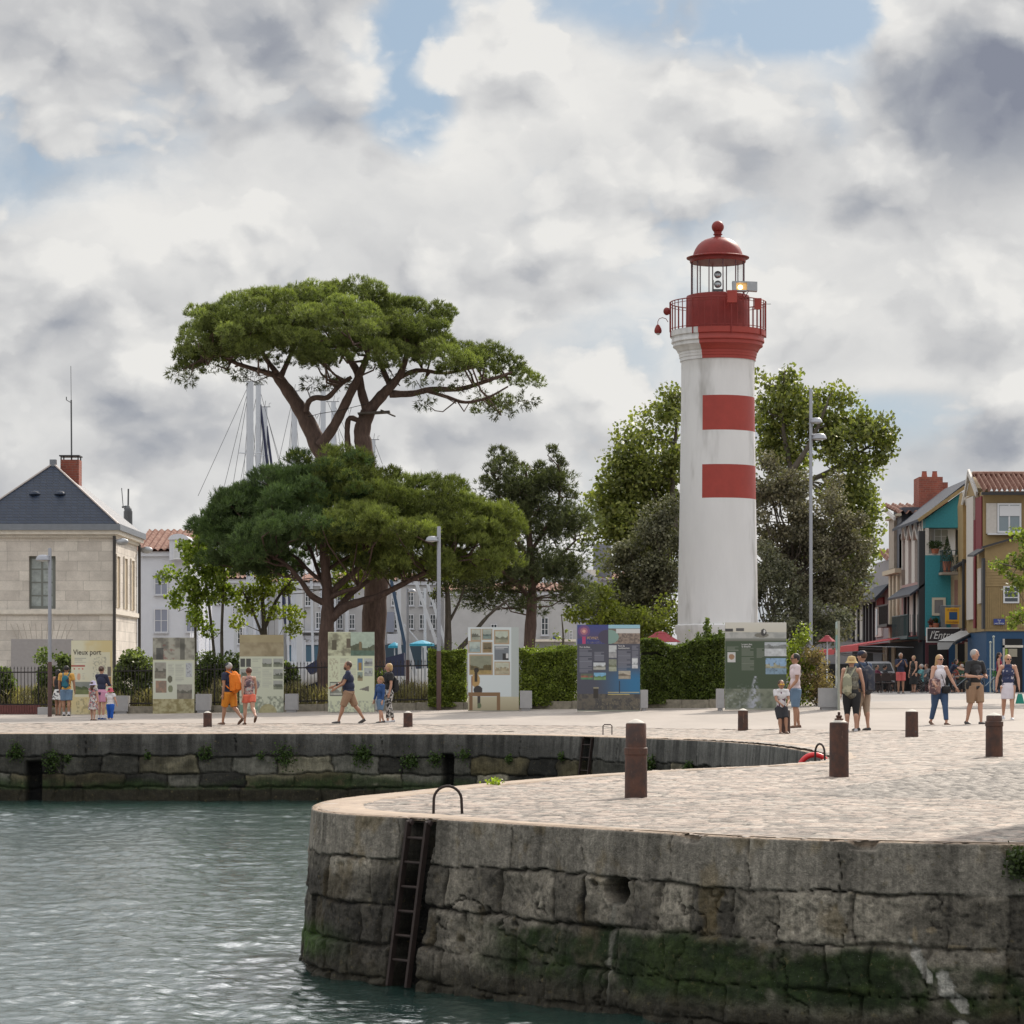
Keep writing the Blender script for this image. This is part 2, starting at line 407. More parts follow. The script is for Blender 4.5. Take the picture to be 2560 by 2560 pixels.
def make_wall(name, i0, i1, ds_, zs, shade, label, cat=None):
    s0, s1 = RS[i0], RS[i1]; s = np.arange(s0, s1, ds_); 
    ss, zz = np.meshgrid(s, zs, indexing='ij')
    px = np.interp(ss, RS, RIM[:, 0]); py = np.interp(ss, RS, RIM[:, 1]); nx = np.interp(ss, RS, nrm[:, 0]); ny = np.interp(ss, RS, nrm[:, 1])
    ln = np.hypot(nx, ny); nx /= ln; ny /= ln
    disp, col, zo = shade(ss, zz)
    disp = disp + .075*(-zz)*1.0                # batter of the wall
    if zs[0] == 0:      # worn top edge: the wall's upper face turning in under the paving
        d0 = disp[:, :1]; e_ = fbm(ss[:, :1]*9, ss[:, :1]*0, 3, 77); tc = np.array([.30, .228, .168])*(.75+.5*fbm(ss[:, :1]*4, ss[:, :1]*0, 4, 78))[..., None]
        disp = np.hstack([d0*0-.17, d0-.035-.02*e_, d0-.010-.012*e_, disp]); zo = np.hstack([zo[:, :1]*0+.010, zo[:, :1]*0+.012, zo[:, :1]*.6+.006, zo]); col = np.concatenate([tc, tc, tc*.9, col], 1)
        px = np.hstack([px[:, :1]]*3+[px]); py = np.hstack([py[:, :1]]*3+[py]); nx = np.hstack([nx[:, :1]]*3+[nx]); ny = np.hstack([ny[:, :1]]*3+[ny]); ss = np.hstack([ss[:, :1]]*3+[ss])
    V = np.stack([px+nx*disp, py+ny*disp, zo], -1).reshape(-1, 3)
    n, m = ss.shape; idx = np.arange(n*m).reshape(n, m)
    Fc = np.stack([idx[:-1, :-1], idx[:-1, 1:], idx[1:, 1:], idx[1:, :-1]], -1).reshape(-1, 4)
    o = mesh_np(name, V, Fc, M_WALL, cols=col.reshape(-1, 3), smooth=True)
    return tag(o, label, cat, kind='structure')
def stack3(*a): return np.stack(a, -1)
def colmix(c, t, f): return c*(1-f[..., None])+np.array(t)*f[..., None]

# ---- near wall
JN = [s_front(p) for p in (1090, 1287, 1467, 1680, 1875, 2100)]
sl_top = s_front(1052)      # ladder centre at the top
SH = s_front(1552)
def near_shade(s, z):
    rows = [.02, -.385, -.80, -1.17, -1.47, -1.8, -2.2]
    top = [RS[iN]-3, s_front(800)-.9]+[s_front(1000)-.0]+JN+[s_front(2560)+.8, s_front(2560)+2, s_front(2560)+30]
    ds, dz, rnd, r = block_layout(s, z, rows, 11, {0: top}, .30, .80, .055)
    t0 = r == 0
    plaster = sst(s_front(2120), s_front(2420), s)*sst(-1.0, -.6, z)          # rendered with cement at the right
    gapw = np.where(t0, .008, .004+.040*sst(.42, .8, fbm(s*1.7, z*1.7, 3, 40)))
    d = np.minimum(ds, np.where(t0 & (z > -.2), 9, dz))
    j = 1-sst(0, gapw, d)
    rnd2 = h2((rnd*9999).astype(np.int64), (rnd*77).astype(np.int64), 3)
    round_ = (1-sst(0, .05, d))
    disp = -.05*j*(1-plaster*.9)*(.35+.9*fbm(s*2.5, z*2.5, 3, 44))-.010*round_*(~t0)
    disp += np.where(t0, .015, (rnd-.5)*.06)*(1-plaster*.7)
    disp += (fbm(s*5, z*5, 5, 21)-.5)*np.where(t0, .018, .07)+(fbm(s*15, z*15, 4, 23)-.5)*np.where(t0, .008, .028)
    # crumbled edge of the top course
    chip = sst(.55, .72, fbm(s*2.3, z*0, 4, 31))*sst(-.07, 0, z)*sst(s_front(1650), s_front(1760), s)*(1-sst(s_front(2480), s_front(2500), s))
    disp -= .06*chip
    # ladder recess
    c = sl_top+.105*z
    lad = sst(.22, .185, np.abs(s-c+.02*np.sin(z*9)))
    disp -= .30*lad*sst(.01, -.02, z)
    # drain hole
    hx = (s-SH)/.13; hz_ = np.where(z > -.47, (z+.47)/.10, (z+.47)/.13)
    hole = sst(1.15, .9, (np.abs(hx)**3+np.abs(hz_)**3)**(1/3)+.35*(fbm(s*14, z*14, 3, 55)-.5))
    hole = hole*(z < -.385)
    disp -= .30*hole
    zo = z-.05*chip
    # colours
    base = np.array([.235, .208, .168])
    tone = .50+.85*rnd2+.5*(fbm(s*1.1, z*2.2, 4, 60)-.5)
    cc = base*tone[..., None]
    cc = np.where(t0[..., None], np.array([.235, .21, .175])*(.82+.34*rnd+.3*(fbm(s*2, z*2, 4, 61)-.5))[..., None], cc)
    pit = sst(.60, .72, fbm(s*26, z*26, 3, 161)); grain = fbm(s*38, z*38, 2, 162)
    cc = cc*(1-.45*pit*(~t0)-.18*pit*t0)[..., None]*(.72+.56*grain)[..., None]; disp = disp-.006*pit
    cr1 = np.abs(fbm(s*1.9+70, z*2.3, 5, 170)-.5); crk = (1-sst(.004, .013, cr1))*sst(.5, .6, fbm(s*.9+11, z*1.3, 3, 171))*(~t0); cc = cc*(1-.75*crk)[..., None]; disp = disp-.03*crk
    stn = sst(.54, .70, fbm(s*1.6+31, z*3.2, 5, 163))*(~t0); cc = cc*(1-.55*stn)[..., None]
    och = sst(.60, .74, fbm(s*4+3, z*3, 5, 164)); cc = cc*(1-.5*och)[..., None]+np.array([.16, .115, .05])*(.5*och)[..., None]
    # upper edge worn lighter, drip streaks
    drip = sst(.5, .75, fbm(s*7, z*.5, 4, 71))*sst(-.9, -.05, z)
    cc = cc*(1-.45*drip[..., None])
    mort = sst(.42, .6, fbm(s*1.9+5, z*1.9, 3, 66)); cc = cc*(1-(j*(1-plaster)*(.30+.65*mort))[..., None]); cc = cc*(1-.35*((1-sst(0, .05, d))*(~t0)*mort)[..., None])
    left = 1-sst(s_front(990), s_front(1160), s)                              # the nose and ladder area stay damp
    damp = sst(-.45, -.62, z)*left
    cc = cc*(1-.62*damp)[..., None]
    dark = sst(.52, .66, fbm(s*1.3+9, z*1.6, 4, 81))*sst(-.35, -.5, z)
    cc = cc*(1-.5*dark)[..., None]
    und = sst(.0, -.09, z+.385)*sst(-.60, -.42, z)*left
    # weed and algae growing in the tidal band
    nA = fbm(s*2.2, z*2.6, 5, 91); nB = fbm(s*9, z*9, 4, 92)
    zt = -.83+.13*(nA-.5)*2+.09*(fbm(s*.7, s*0, 3, 95)-.5)*2
    alg = sst(zt+.03, zt-.09, z)*sst(s_front(1130), s_front(1330), s)*(1-.5*sst(-1.22, -1.4, z))
    alg *= .35+.65*sst(.30, .55, nA*.6+nB*.4+.06)
    gcol = np.array([.013, .023, .006])*(0.5+1.3*nB)[..., None]+np.array([.010, .012, .002])*sst(.5, .7, fbm(s*2.1, z*7, 4, 96))[..., None]
    cc = cc*(1-alg[..., None])+gcol*alg[..., None]
    nose_g = sst(s_front(900)+.15, s_front(800)-.3, s)*sst(-.95+.25*(nA-.5), -1.2, z)
    cc = cc*(1-nose_g[..., None])+np.array([.030, .062, .008])*(.5+1.2*nB)[..., None]*nose_g[..., None]
    low = sst(-1.24, -1.42, z+(nA-.5)*.2)
    cc = cc*(1-low[..., None])+np.array([.036, .032, .022])*(.5+1.1*nB)[..., None]*low[..., None]
    # pale seep below the drain hole
    sx = np.abs(s-SH+.045+.05*np.clip(-z-.5, 0, 1)+.02*np.sin(z*11)); seep = sst(.05, .008, sx+.02*(nB-.5))*sst(-.48, -.6, z)*.75*sst(-1.46, -1.2, z)
    cc = colmix(cc, [.20, .19, .16], seep)
    # white flaked patches
    def pat(px, zc, rs, rz, sl=0):
        q = np.hypot((s-s_front(px)-sl*(z-zc))/rs, (z-zc)/rz)+(fbm(s*14, z*14, 4, 7)-.5)*1.1; return sst(1.0, .86, q)
    w_ = np.maximum.reduce([pat(2300, -.87, .045, .14, -.5), pat(2322, -1.0, .04, .08, -.4), pat(2372, -1.10, .06, .13, -.3), pat(2405, -1.2, .06, .09, -.5), pat(2410, -1.37, .06, .035)])
    cc = colmix(cc, [.42, .40, .36], w_*.9); disp -= .012*w_
    o_ = np.maximum.reduce([pat(2290, -.70, .02, .06), pat(2335, -.66, .045, .02), pat(2390, -.78, .07, .02, .3), pat(2470, -.80, .06, .025)])
    cc = colmix(cc, [.26, .21, .14], o_*.8)
    cc = cc*(1-.9*np.clip(hole*1.05+lad*(.35+.6*sst(-.02, -.3, z)), 0, 1)[..., None])  # drain hole and ladder recess darkened, shade painted into the colour
    return disp, np.clip(cc, .002, 1), zo
i_a = int(np.searchsorted(RS, RS[iN]-2.2)); i_b = int(np.searchsorted(RS, s_front(2560)+2.2))
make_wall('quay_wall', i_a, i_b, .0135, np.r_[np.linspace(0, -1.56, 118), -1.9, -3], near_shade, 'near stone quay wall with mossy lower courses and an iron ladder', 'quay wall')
make_wall('quay_wall', i_b-1, len(RS)-2, .2, np.linspace(0, -3, 30), near_shade, 'quay wall running on beyond the frame')
# ---- far wall
def far_shade(s, z):
    rows = [.02, -.50, -.90, -1.22, -1.6, -2.2]
    ds, dz, rnd, r = block_layout(s, z, rows, 23, {0: list(np.arange(s.min()-3, s.max()+3, 3.4))}, .6, 1.7, .10)
    t0 = r == 0
    d = np.minimum(ds, np.where(t0 & (z > -.3), 9, dz)); j = 1-sst(0, np.where(t0, .012, .035), d)
    rnd2 = h2((rnd*9999).astype(np.int64), (rnd*77).astype(np.int64), 5)
    disp = -.05*j+np.where(t0, .03, (rnd-.5)*.05)+(fbm(s*3, z*4, 4, 21)-.5)*np.where(t0, .01, .09)
    base = np.array([.13, .125, .105])
    nA = fbm(s*1.3, z*2.6, 5, 191); nB = fbm(s*6, z*8, 4, 192)
    cc = base*(.25+1.25*rnd2*rnd2+.5*(nA-.5))[..., None]
    warm = (rnd > .72)[..., None]*np.array([.07, .055, .02])
    cc = cc+warm*(.6+.5*nB)[..., None]
    curve = sst(s_far(1300), s_far(1750), s)
    tone = .062+.05*curve+.05*sst(-.3, 0, z)*.6
    cc = np.where(t0[..., None], np.array([1, .96, .88])*(tone*(.75+.5*fbm(s*9, z*.7, 4, 193)))[..., None]*np.where(fbm(s*.5, s*0, 2, 12) > .55, 1.25, .95)[..., None], cc)
    drip = sst(.45, .7, fbm(s*6, z*.3, 3, 199))*sst(-1.0, -.05, z)
    cc = cc*(1-.55*drip)[..., None]
    cc = cc*(1-.75*j)[..., None]
    dark = sst(.50, .64, fbm(s*.9, z*1.1, 4, 181))*(~t0)
    cc = cc*(1-.6*dark)[..., None]
    zt = -1.0+.2*(fbm(s*.55, s*0, 3, 95)-.5)*2+.16*(nA-.5)
    alg = sst(zt+.05, zt-.16, z)*sst(.3, .5, nA*.6+nB*.4+.05)*.9
    cc = cc*(1-alg[..., None])+np.array([.016, .030, .008])*(.5+1.2*nB)[..., None]*alg[..., None]
    low = sst(-1.22, -1.30, z)
    cc = cc*(1-low[..., None])+np.array([.024, .021, .013])*(.5+1.1*nB)[..., None]*low[..., None]
    for px, wd, z1 in ((1120, .16, -.42), (86, .20, -.60)):      # wall recesses, their inner shade painted into the colour
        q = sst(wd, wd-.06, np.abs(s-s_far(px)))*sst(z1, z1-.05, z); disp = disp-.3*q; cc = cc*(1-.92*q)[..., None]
    q = sst(.27, .2, np.abs(s-s_far(1472)-.12*z))*sst(0, -.03, z); disp = disp-.2*q; cc = cc*(1-.85*q)[..., None]  # far ladder recess, its shade also painted into the colour
    return disp, np.clip(cc, .002, 1), z
iF0 = int(np.searchsorted(RS, s_far(-200)))
make_wall('quay_wall', iF0, iC+60, .03, np.r_[np.linspace(0, -1.56, 60), -3], far_shade, 'far curved quay wall with weeds growing from its joints', 'quay wall')
make_wall('quay_wall', 0, iF0+1, .3, np.linspace(0, -3, 20), far_shade, 'far quay wall running on to the left')
make_wall('quay_wall', iC+59, i_a+1, .12, np.linspace(0, -3, 26), far_shade, 'back face of the near quay')

# ---------------------------------------------------------------- land sheet under everything
def inset(i0, i1, d, step=4):
    i = np.arange(i0, i1, step); return RIM[i]-nrm[i]*d
out_poly = np.vstack([RIM[::10], [(60, 18), (700, 18), (700, 1500), (-700, 1500), (-700, 66), (-60, 65.5)]])
rim_in = RIM-nrm*.30
bp = [Vector(p) for p in np.vstack([(RIM-nrm*.06)[::8], [(400, 18), (400, 1500), (-400, 1500), (-400, 66)]])]
nb = len(bp)
gx, gy = np.meshgrid(np.r_[-38:42:2.0], np.r_[24:172:2.0])
from itertools import chain
def inside(P, poly):
    x, y = P[:, 0], P[:, 1]; c = np.zeros(len(P), bool); n = len(poly); j = n-1
    for i in range(n):
        xi, yi = poly[i]; xj, yj = poly[j]
        cond = ((yi > y) != (yj > y)) & (x < (xj-xi)*(y-yi)/((yj-yi) if yj != yi else 1e-12)+xi)
        c ^= cond; j = i
    return c
pl = np.array([tuple(p) for p in bp]); G = np.c_[gx.ravel(), gy.ravel()]
G = G[inside(G, pl)]
res = delaunay_2d_cdt([Vector(p) for p in pl]+[Vector(p) for p in G], [], [list(range(nb))[::1]], 1, 1e-4)
V = np.array([(p.x, p.y) for p in res[0]]); Z = gz2(V[:, 0], V[:, 1])-.035
M_EARTH = mat('packed_gravel', (.30, .27, .23), .95, noise=.25, nscale=3, bump=.01, bscale=25)
land = mesh_np('ground', np.c_[V, Z], [list(f) for f in res[2]], M_EARTH)
tag(land, kind='structure')

# ---------------------------------------------------------------- coping along the rim
def coping(i0, i1, wfun, name, matr, step=2):
    i = np.arange(i0, i1, step); p = RIM[i]; n_ = nrm[i]; W_ = wfun(RS[i])
    prof = [(-.055, 0, -.02), (-.055, 0, .004), (-.062, 0, .012), (-.08, 0, .0145), (0, -.5, .017), (0, -1., .018), (-.01, -1., -.03)]
    V = []; k = len(prof)
    jx = (fbm(RS[i]*6, RS[i]*0, 3, 3)-.5)*.014
    wv = (fbm(RS[i]*1.5, RS[i]*0+4, 3, 9)-.5)*.10
    for a, (d, wm, z) in enumerate(prof):
        dd = d+W_*wm+(jx if a < 4 else (wv if a > 4 else 0))
        zz = gz2(p[:, 0], p[:, 1])*(1 if a > 3 else .0)+z
        V.append(np.c_[p[:, 0]+n_[:, 0]*dd, p[:, 1]+n_[:, 1]*dd, zz])
    V = np.array(V).transpose(1, 0, 2); n = len(i); idx = np.arange(n*k).reshape(n, k)
    Fc = np.stack([idx[:-1, :-1], idx[1:, :-1], idx[1:, 1:], idx[:-1, 1:]], -1).reshape(-1, 4)
    return tag(mesh_np(name, V.reshape(-1, 3), Fc[:, ::-1].copy(), matr, smooth=True), kind='structure')
M_COP = mat('coping_stone', (.30, .228, .168), .8, noise=.28, nscale=5, bump=.008, bscale=30, dirt=.6)
sN = float(RS[iN])
coping(iF0-40, len(RS)-200, lambda s: np.interp(s, [RS[iC], RS[iC]+3, sN-5, sN-1.5, s_front(1000), s_front(1250), s_front(1700)], [.55, .40, .40, .50, .48, .24, .13]), 'kerb', M_COP)

# ---------------------------------------------------------------- cobbles: a height field of single worn setts
def cobble_mat():
    m = bpy.data.materials.new('cobbles'); m.use_nodes = True; nt = m.node_tree; nt.nodes.clear(); T = NT(nt)
    v = T.n('ShaderNodeTexCoord').outputs['Object']; c = T.n('ShaderNodeVertexColor', layer_name='Col').outputs[0]
    n1 = T.noise(v, 1.1, 6, .6); n2 = T.noise(v, 45, 5, .7)
    f = T.math('MULTIPLY', T.ramp(n1, .3, .7, .76, 1.16, 'LINEAR'), T.ramp(n2, .25, .75, .72, 1.28, 'LINEAR'))
    c = T.vm('MULTIPLY', c, T.n('ShaderNodeCombineXYZ', {0: f, 1: f, 2: f}).outputs[0])
    P = T.n('ShaderNodeBsdfPrincipled', {'Base Color': c, 'Roughness': .72, 'Specular IOR Level': .3})
    b = T.n('ShaderNodeBump', {'Distance': .012, 'Height': n2}); T.L.new(b.outputs[0], P.inputs['Normal'])
    T.L.new(P.outputs[0], T.n('ShaderNodeOutputMaterial').inputs[0]); return m
M_COB = cobble_mat()
def cobble_patch(x0, x1, y0, y1, dx, dy, seed, sw=.17, sh=.115, rough_area=True, keep=None):
    xs = np.arange(x0, x1, dx); ys = np.arange(y0, y1, dy); X, Y = np.meshgrid(xs, ys, indexing='ij')
    # irregular setts: rows along x with noise warp
    wx = X+(fbm(X*1.2, Y*1.2, 3, seed)-.5)*.5; wy = Y+(fbm(X*.9+7, Y*.9, 3, seed+1)-.5)*.6
    r = np.floor(wy/sh); off = h2(r.astype(np.int64), r.astype(np.int64)*0, seed)*sw
    u = (wx+off)/sw+(vn(wx/sw*1.3, r*3.7, seed+2)-.5)*.5; c = np.floor(u)
    fu = np.abs(u-c-.5)*2; fv = np.abs(wy/sh-r-.5)*2
    rn = h2(c.astype(np.int64), r.astype(np.int64), seed+3); rn2 = h2(c.astype(np.int64), r.astype(np.int64), seed+4)
    dome = (1-np.maximum(fu, fv)**4)
    h = .010*dome+.012*(rn-.5)+(fbm(X*.5, Y*.5, 3, seed+8)-.5)*.015
    tilt = (rn2-.5)*.014*(wy/sh-r-.5)*2; h += tilt
    col = np.array([.280, .236, .200])*(.58+.80*rn)[..., None]
    pink = rn2[..., None]; col = col*(1+np.array([.06, -.01, -.04])*(pink-.5)*2)
    joint = sst(.72, .96, np.maximum(fu, fv)); col = col*(1-.75*joint)[..., None]; gone = sst(.90, .94, h2(c.astype(np.int64)+7, r.astype(np.int64), seed+9)); col = col*(1-.55*gone)[..., None]; h = h-.012*gone
    col = col*(.86+.28*fbm(X*.35, Y*.9, 4, seed+20))[..., None]
    if rough_area:      # a patch of old rounded pebbles
        px = CX+F*X/Y; py = HY+F*CZ/Y
        a = sst(-.05, .05, 1-np.abs((py-(1986-.055*(px-2030)))/np.clip(9+.075*(px-2060), 7, 44))**2)*sst(2010, 2090, px+(fbm(X*3, Y*1, 3, 5)-.5)*120)
        k = .13; ux = X/k; uy = Y/(k*1.5); ix = np.floor(ux); iy = np.floor(uy); best = np.full(X.shape, 9.); bh = np.zeros(X.shape)
        for i in (-1, 0, 1):
            for j_ in (-1, 0, 1):
                cx_, cy_ = (ix+i).astype(np.int64), (iy+j_).astype(np.int64)
                d = np.hypot(cx_+h2(cx_, cy_, 77)-ux, cy_+h2(cx_, cy_, 78)-uy); q = d < best
                best = np.where(q, d, best); bh = np.where(q, h2(cx_, cy_, 79), bh)
        hp = .034*np.clip(1-best*1.5, 0, 1)**.5+(bh-.5)*.012-.006
        cp = np.array([.20, .178, .155])*(.30+1.1*bh)[..., None]*(1-.75*sst(.45, .7, best))[..., None]
        h = h*(1-a)+hp*a; col = col*(1-a[..., None])+cp*a[..., None]
    Z = gz2(X, Y)+h
    P = np.stack([X, Y, Z], -1).reshape(-1, 3); n, m_ = X.shape; idx = np.arange(n*m_).reshape(n, m_)
    Fc = np.stack([idx[:-1, :-1], idx[1:, :-1], idx[1:, 1:], idx[:-1, 1:]], -1).reshape(-1, 4)
    cen = P[Fc].mean(1)[:, :2]; scx = CX+F*cen[:, 0]/cen[:, 1]
    k_ = (scx > -260) & (scx < 3700)
    if keep is not None: k_ &= keep(cen)
    Fc = Fc[k_]; cen = cen[k_]
    ins = inside(cen, inner_poly); Fc = Fc[ins]
    used = np.unique(Fc); rm = np.zeros(len(P), np.int64); rm[used] = np.arange(len(used))
    return P[used], rm[Fc], col.reshape(-1, 3)[used]
inner_poly = np.vstack([(RIM-nrm*.03)[::6], [(400, 18), (400, 1500), (-400, 1500), (-400, 66)]])
def cob_edge(c):   # where the cobbles give way to the smooth promenade
    px = CX+F*c[:, 0]/c[:, 1]; return c[:, 1] < np.interp(px, [0, 900, 1500, 1900, 2250, 2560, 3000], [77.5, 75, 72, 66, 62, 58, 55])+.3
pa = cobble_patch(-2.3, 10.5, 21, 38, .036, .045, 3, keep=cob_edge)
pb = cobble_patch(-.6, 17, 37.9, 67, .07, .09, 3, keep=cob_edge)
pc = cobble_patch(-15.5, 9.0, 60, 79, .08, .10, 4, rough_area=False, keep=lambda c: cob_edge(c) & ~((c[:, 0] > -.5) & (c[:, 1] < 66.8)))
pd = cobble_patch(10.45, 30, 20, 60, .2, .2, 3, rough_area=False, keep=lambda c: (c[:, 0] > np.where(c[:, 1] < 38, 10.45, np.where(c[:, 1] < 60, 16.8, 10.45))))
for i, p in enumerate((pa, pb, pc, pd)):
    tag(mesh_np('pavement', p[0], p[1], M_COB, cols=p[2], smooth=True), kind='structure')
# ---------------------------------------------------------------- promenade and road sheets
def sheet(name, pxs, lo, hi, dz, matr, ny=24):
    """between two depth curves lo(px), hi(px)"""
    V = []; n = len(pxs)
    for px in pxs:
        for t in np.linspace(0, 1, ny):
            q = lo(px)+(hi(px)-lo(px))*t; x = X_(px, q); V.append((x, q, float(gz2(x, q))+dz))
    idx = np.arange(n*ny).reshape(n, ny)
    Fc = np.stack([idx[:-1, :-1], idx[1:, :-1], idx[1:, 1:], idx[:-1, 1:]], -1).reshape(-1, 4)
    return tag(mesh_np(name, V, Fc, matr, smooth=True), kind='structure')
ce = lambda px: float(np.interp(px, [0, 900, 1500, 1900, 2250, 2560, 3000], [77.5, 75, 72, 66, 62, 58, 55]))
M_PROM = mat('sandy_asphalt', (.275, .24, .212), .85, noise=.14, nscale=1.3, bump=.003, bscale=60, dirt=.30, stretch=(.5, .12, 1))
sheet('pavement', np.linspace(-600, 4200, 80), lambda p: ce(p), lambda p: 100. if p < 1950 else 92., .012, M_PROM)
M_ROAD = mat('street_paving', (.225, .21, .20), .85, noise=.14, nscale=2, bump=.004, bscale=50)
sheet('street', np.linspace(1950, 4200, 40), lambda p: 92., lambda p: 165., .008, M_ROAD, 40)
# drain groove across the promenade
mb = MB(); pr = None
M_IRON = mat('dark_iron', (.035, .032, .032), .5, .6, noise=.3, nscale=20)
for px in np.linspace(1560, 2800, 40):
    q = float(np.interp(px, [1560, 2800], [87.0, 78.5])); x = X_(px, q); z = float(gz2(x, q))+.018
    if pr: mb.quad(pr[0], (x, q, z), (x, q+.22, z), pr[1])
    pr = ((x, q, z), (x, q+.22, z))
tag(mb.build('kerb', M_IRON), kind='structure')
# ---------------------------------------------------------------- water
xs = np.linspace(-1, 1, 520); ysn = np.r_[np.arange(14, 34, .055), np.arange(34, 66.5, .10)]
t, Yw = np.meshgrid(xs, ysn, indexing='ij'); Xw = t*(.235*Yw)
def waves(x, y):
    h = .030*(fbm(x*1.5+y*.25, y*1.25, 3, 501)-.5)+.024*(fbm(x*3.2-y*.4, y*3.6, 3, 502, .6)-.5)+.013*(fbm(x*7.5, y*9.5, 2, 503)-.5)
    calm = fbm(x*.22, y*.16, 3, 505)
    return h*(.65+1.0*calm)
Hw = WATER+waves(Xw, Yw)*1.5
idx = np.arange(Xw.size).reshape(Xw.shape)
Fc = np.stack([idx[:-1, :-1], idx[1:, :-1], idx[1:, 1:], idx[:-1, 1:]], -1).reshape(-1, 4)
m = bpy.data.materials.new('harbour_water'); m.use_nodes = True; nt = m.node_tree; nt.nodes.clear(); T = NT(nt)
v = T.n('ShaderNodeTexCoord').outputs['Object']
P = T.n('ShaderNodeBsdfPrincipled', {'Base Color': (.017, .040, .034, 1), 'Roughness': .12, 'IOR': 2.9, 'Specular IOR Level': .8})
b = T.n('ShaderNodeBump', {'Distance': .012, 'Height': T.noise(T.vm('MULTIPLY', v, (1, 1.5, 1)), 9, 4, .6)}); T.L.new(b.outputs[0], P.inputs['Normal'])
T.L.new(P.outputs[0], T.n('ShaderNodeOutputMaterial').inputs[0]); M_WATER = m
tag(mesh_np('water', np.stack([Xw, Yw, Hw], -1).reshape(-1, 3), Fc, M_WATER, smooth=True), kind='structure')
mb = MB(); mb.quad((-80, -20, WATER-.06), (60, -20, WATER-.06), (60, 70, WATER-.06), (-80, 70, WATER-.06)); tag(mb.build('water', M_WATER), kind='structure')
# ================================================================ LIGHTHOUSE
M_WHITE = mat('white_masonry_paint', (.68, .675, .68), .6, noise=.05, nscale=1.6, bump=.004, bscale=10, dirt=.85, stretch=(1, 1, .25))
M_RED = mat('red_masonry_paint', (.31, .036, .025), .5, noise=.12, nscale=3, bump=.003, bscale=14)
M_REDM = mat('red_metal_paint', (.20, .024, .020), .5, noise=.16, nscale=4, spec=.3, dirt=.4)
M_GREYM = mat('galvanised_steel', (.36, .37, .39), .42, .55, noise=.1, nscale=6)
def glass_mat():
    m = bpy.data.materials.new('clear_glass'); m.use_nodes = True; nt = m.node_tree; nt.nodes.clear(); T = NT(nt)
    tr = T.n('ShaderNodeBsdfTransparent', {'Color': (.97, .98, .98, 1)}); gl = T.n('ShaderNodeBsdfGlossy', {'Roughness': .03, 'Color': (.9, .9, .9, 1)})
    fr = T.n('ShaderNodeFresnel', {'IOR': 1.45}); mx = T.n('ShaderNodeMixShader', {0: T.math('MULTIPLY', fr.outputs[0], .25), 1: tr.outputs[0], 2: gl.outputs[0]})
    T.L.new(mx.outputs[0], T.n('ShaderNodeOutputMaterial').inputs[0]); return m
M_GLASS = glass_mat()
LY = 100.0; LX = X_(1794.5, LY); k = LY/F
lz = lambda y: Z_(y, LY)
base_z = float(gz2(LX, LY))
LT = thing('lighthouse', (LX, LY, base_z), 'white round lighthouse with red painted bands and a red domed lantern', 'lighthouse')
NS = 96; A0 = -math.pi/2-math.asin(.475)
def painted(name, prof, bands, sub=None):
    """prof [(r px, y px)] top down; bands: y ranges painted red inside the sector"""
    mb = MB(); rings = [(r*k, lz(y)) for r, y in prof]
    mb.lathe(rings[::-1], NS, (LX, LY, 0), True, A0)
    ys = [y for r, y in prof][::-1]
    for i in range(len(prof)-1):
        yc = (ys[i]+ys[i+1])/2
        for j in range(NS):
            red = any(a < yc < b for a, b in bands) and (j < NS*.60)
            mb.m[i*NS+j] = 1 if red else 0
    return mb
prof = [(93, 905), (91.5, 908), (91.5, 940), (91.6, 996), (92.5, 1082), (94, 1167), (95, 1250), (98, 1400), (100, 1560), (100.2, 1561), (107, 1564), (107, 1580), (102, 1590), (102, 1775)]
mb = painted('tower', prof, [(996, 1082), (1167, 1250)]); mb.build('tower', [M_WHITE, M_RED], LT, smooth=True)
prof = [(119, 829), (119, 843), (115, 845), (115, 851), (116, 853), (116, 858), (112, 860), (112, 868), (106, 872), (102, 878), (100, 882), (98, 883), (97.5, 889), (96.5, 890), (96, 896), (94.6, 897), (94.3, 904.6)]
mb = painted('gallery', prof, [(800, 910)]); mb.build('corbelled_gallery', [M_WHITE, M_RED], LT, smooth=True)
mb = MB(); mb.lathe([(r*k, lz(y)) for r, y in [(80, 828.8), (80, 822), (79, 745), (78, 741), (70, 739), (68, 738)]], 64, (LX, LY, 0)); mb.build('lantern_base', M_REDM, LT, smooth=True)
# lantern glazing
mb = MB(); mb.lathe([(66*k, lz(738)), (66*k, lz(657))], 40, (LX, LY, 0), caps=False); mb.build('lantern_glass', M_GLASS, LT, smooth=True)
for i in range(12):
    mb = MB(); a = 2*math.pi*i/12+.12; x, y = LX+67*k*math.cos(a), LY+67*k*math.sin(a); mb.tube([(x, y, lz(738)), (x, y, lz(656))], 1.5*k, 6); mb.build('mullion', mat('dark_red_bars', (.075, .02, .03), .5), LT)
mb = MB()
mb.lathe([(r*k, lz(y)) for r, y in [(60, 657), (69, 657), (70, 655), (70, 648), (78, 646.5), (78.5, 644.5), (74, 643), (66, 641), (62.5, 640), (60.5, 632), (56, 622), (50, 613), (42, 605.5), (33, 600), (24, 597), (17, 596), (17, 594.5), (10, 594), (8.5, 591)]], 64, (LX, LY, 0)); mb.build('dome', M_REDM, LT, smooth=True)
mb = MB(); mb.lathe([(r*k, lz(y)) for r, y in [(8.5, 594), (8.5, 588), (11.5, 587.5), (11.5, 585.5), (9, 585), (10, 580), (8.5, 578)]], 24, (LX, LY, 0)); mb.ball((LX, LY, lz(567.5)), 15.5*k, 20, 14); mb.build('finial', M_REDM, LT, smooth=True)
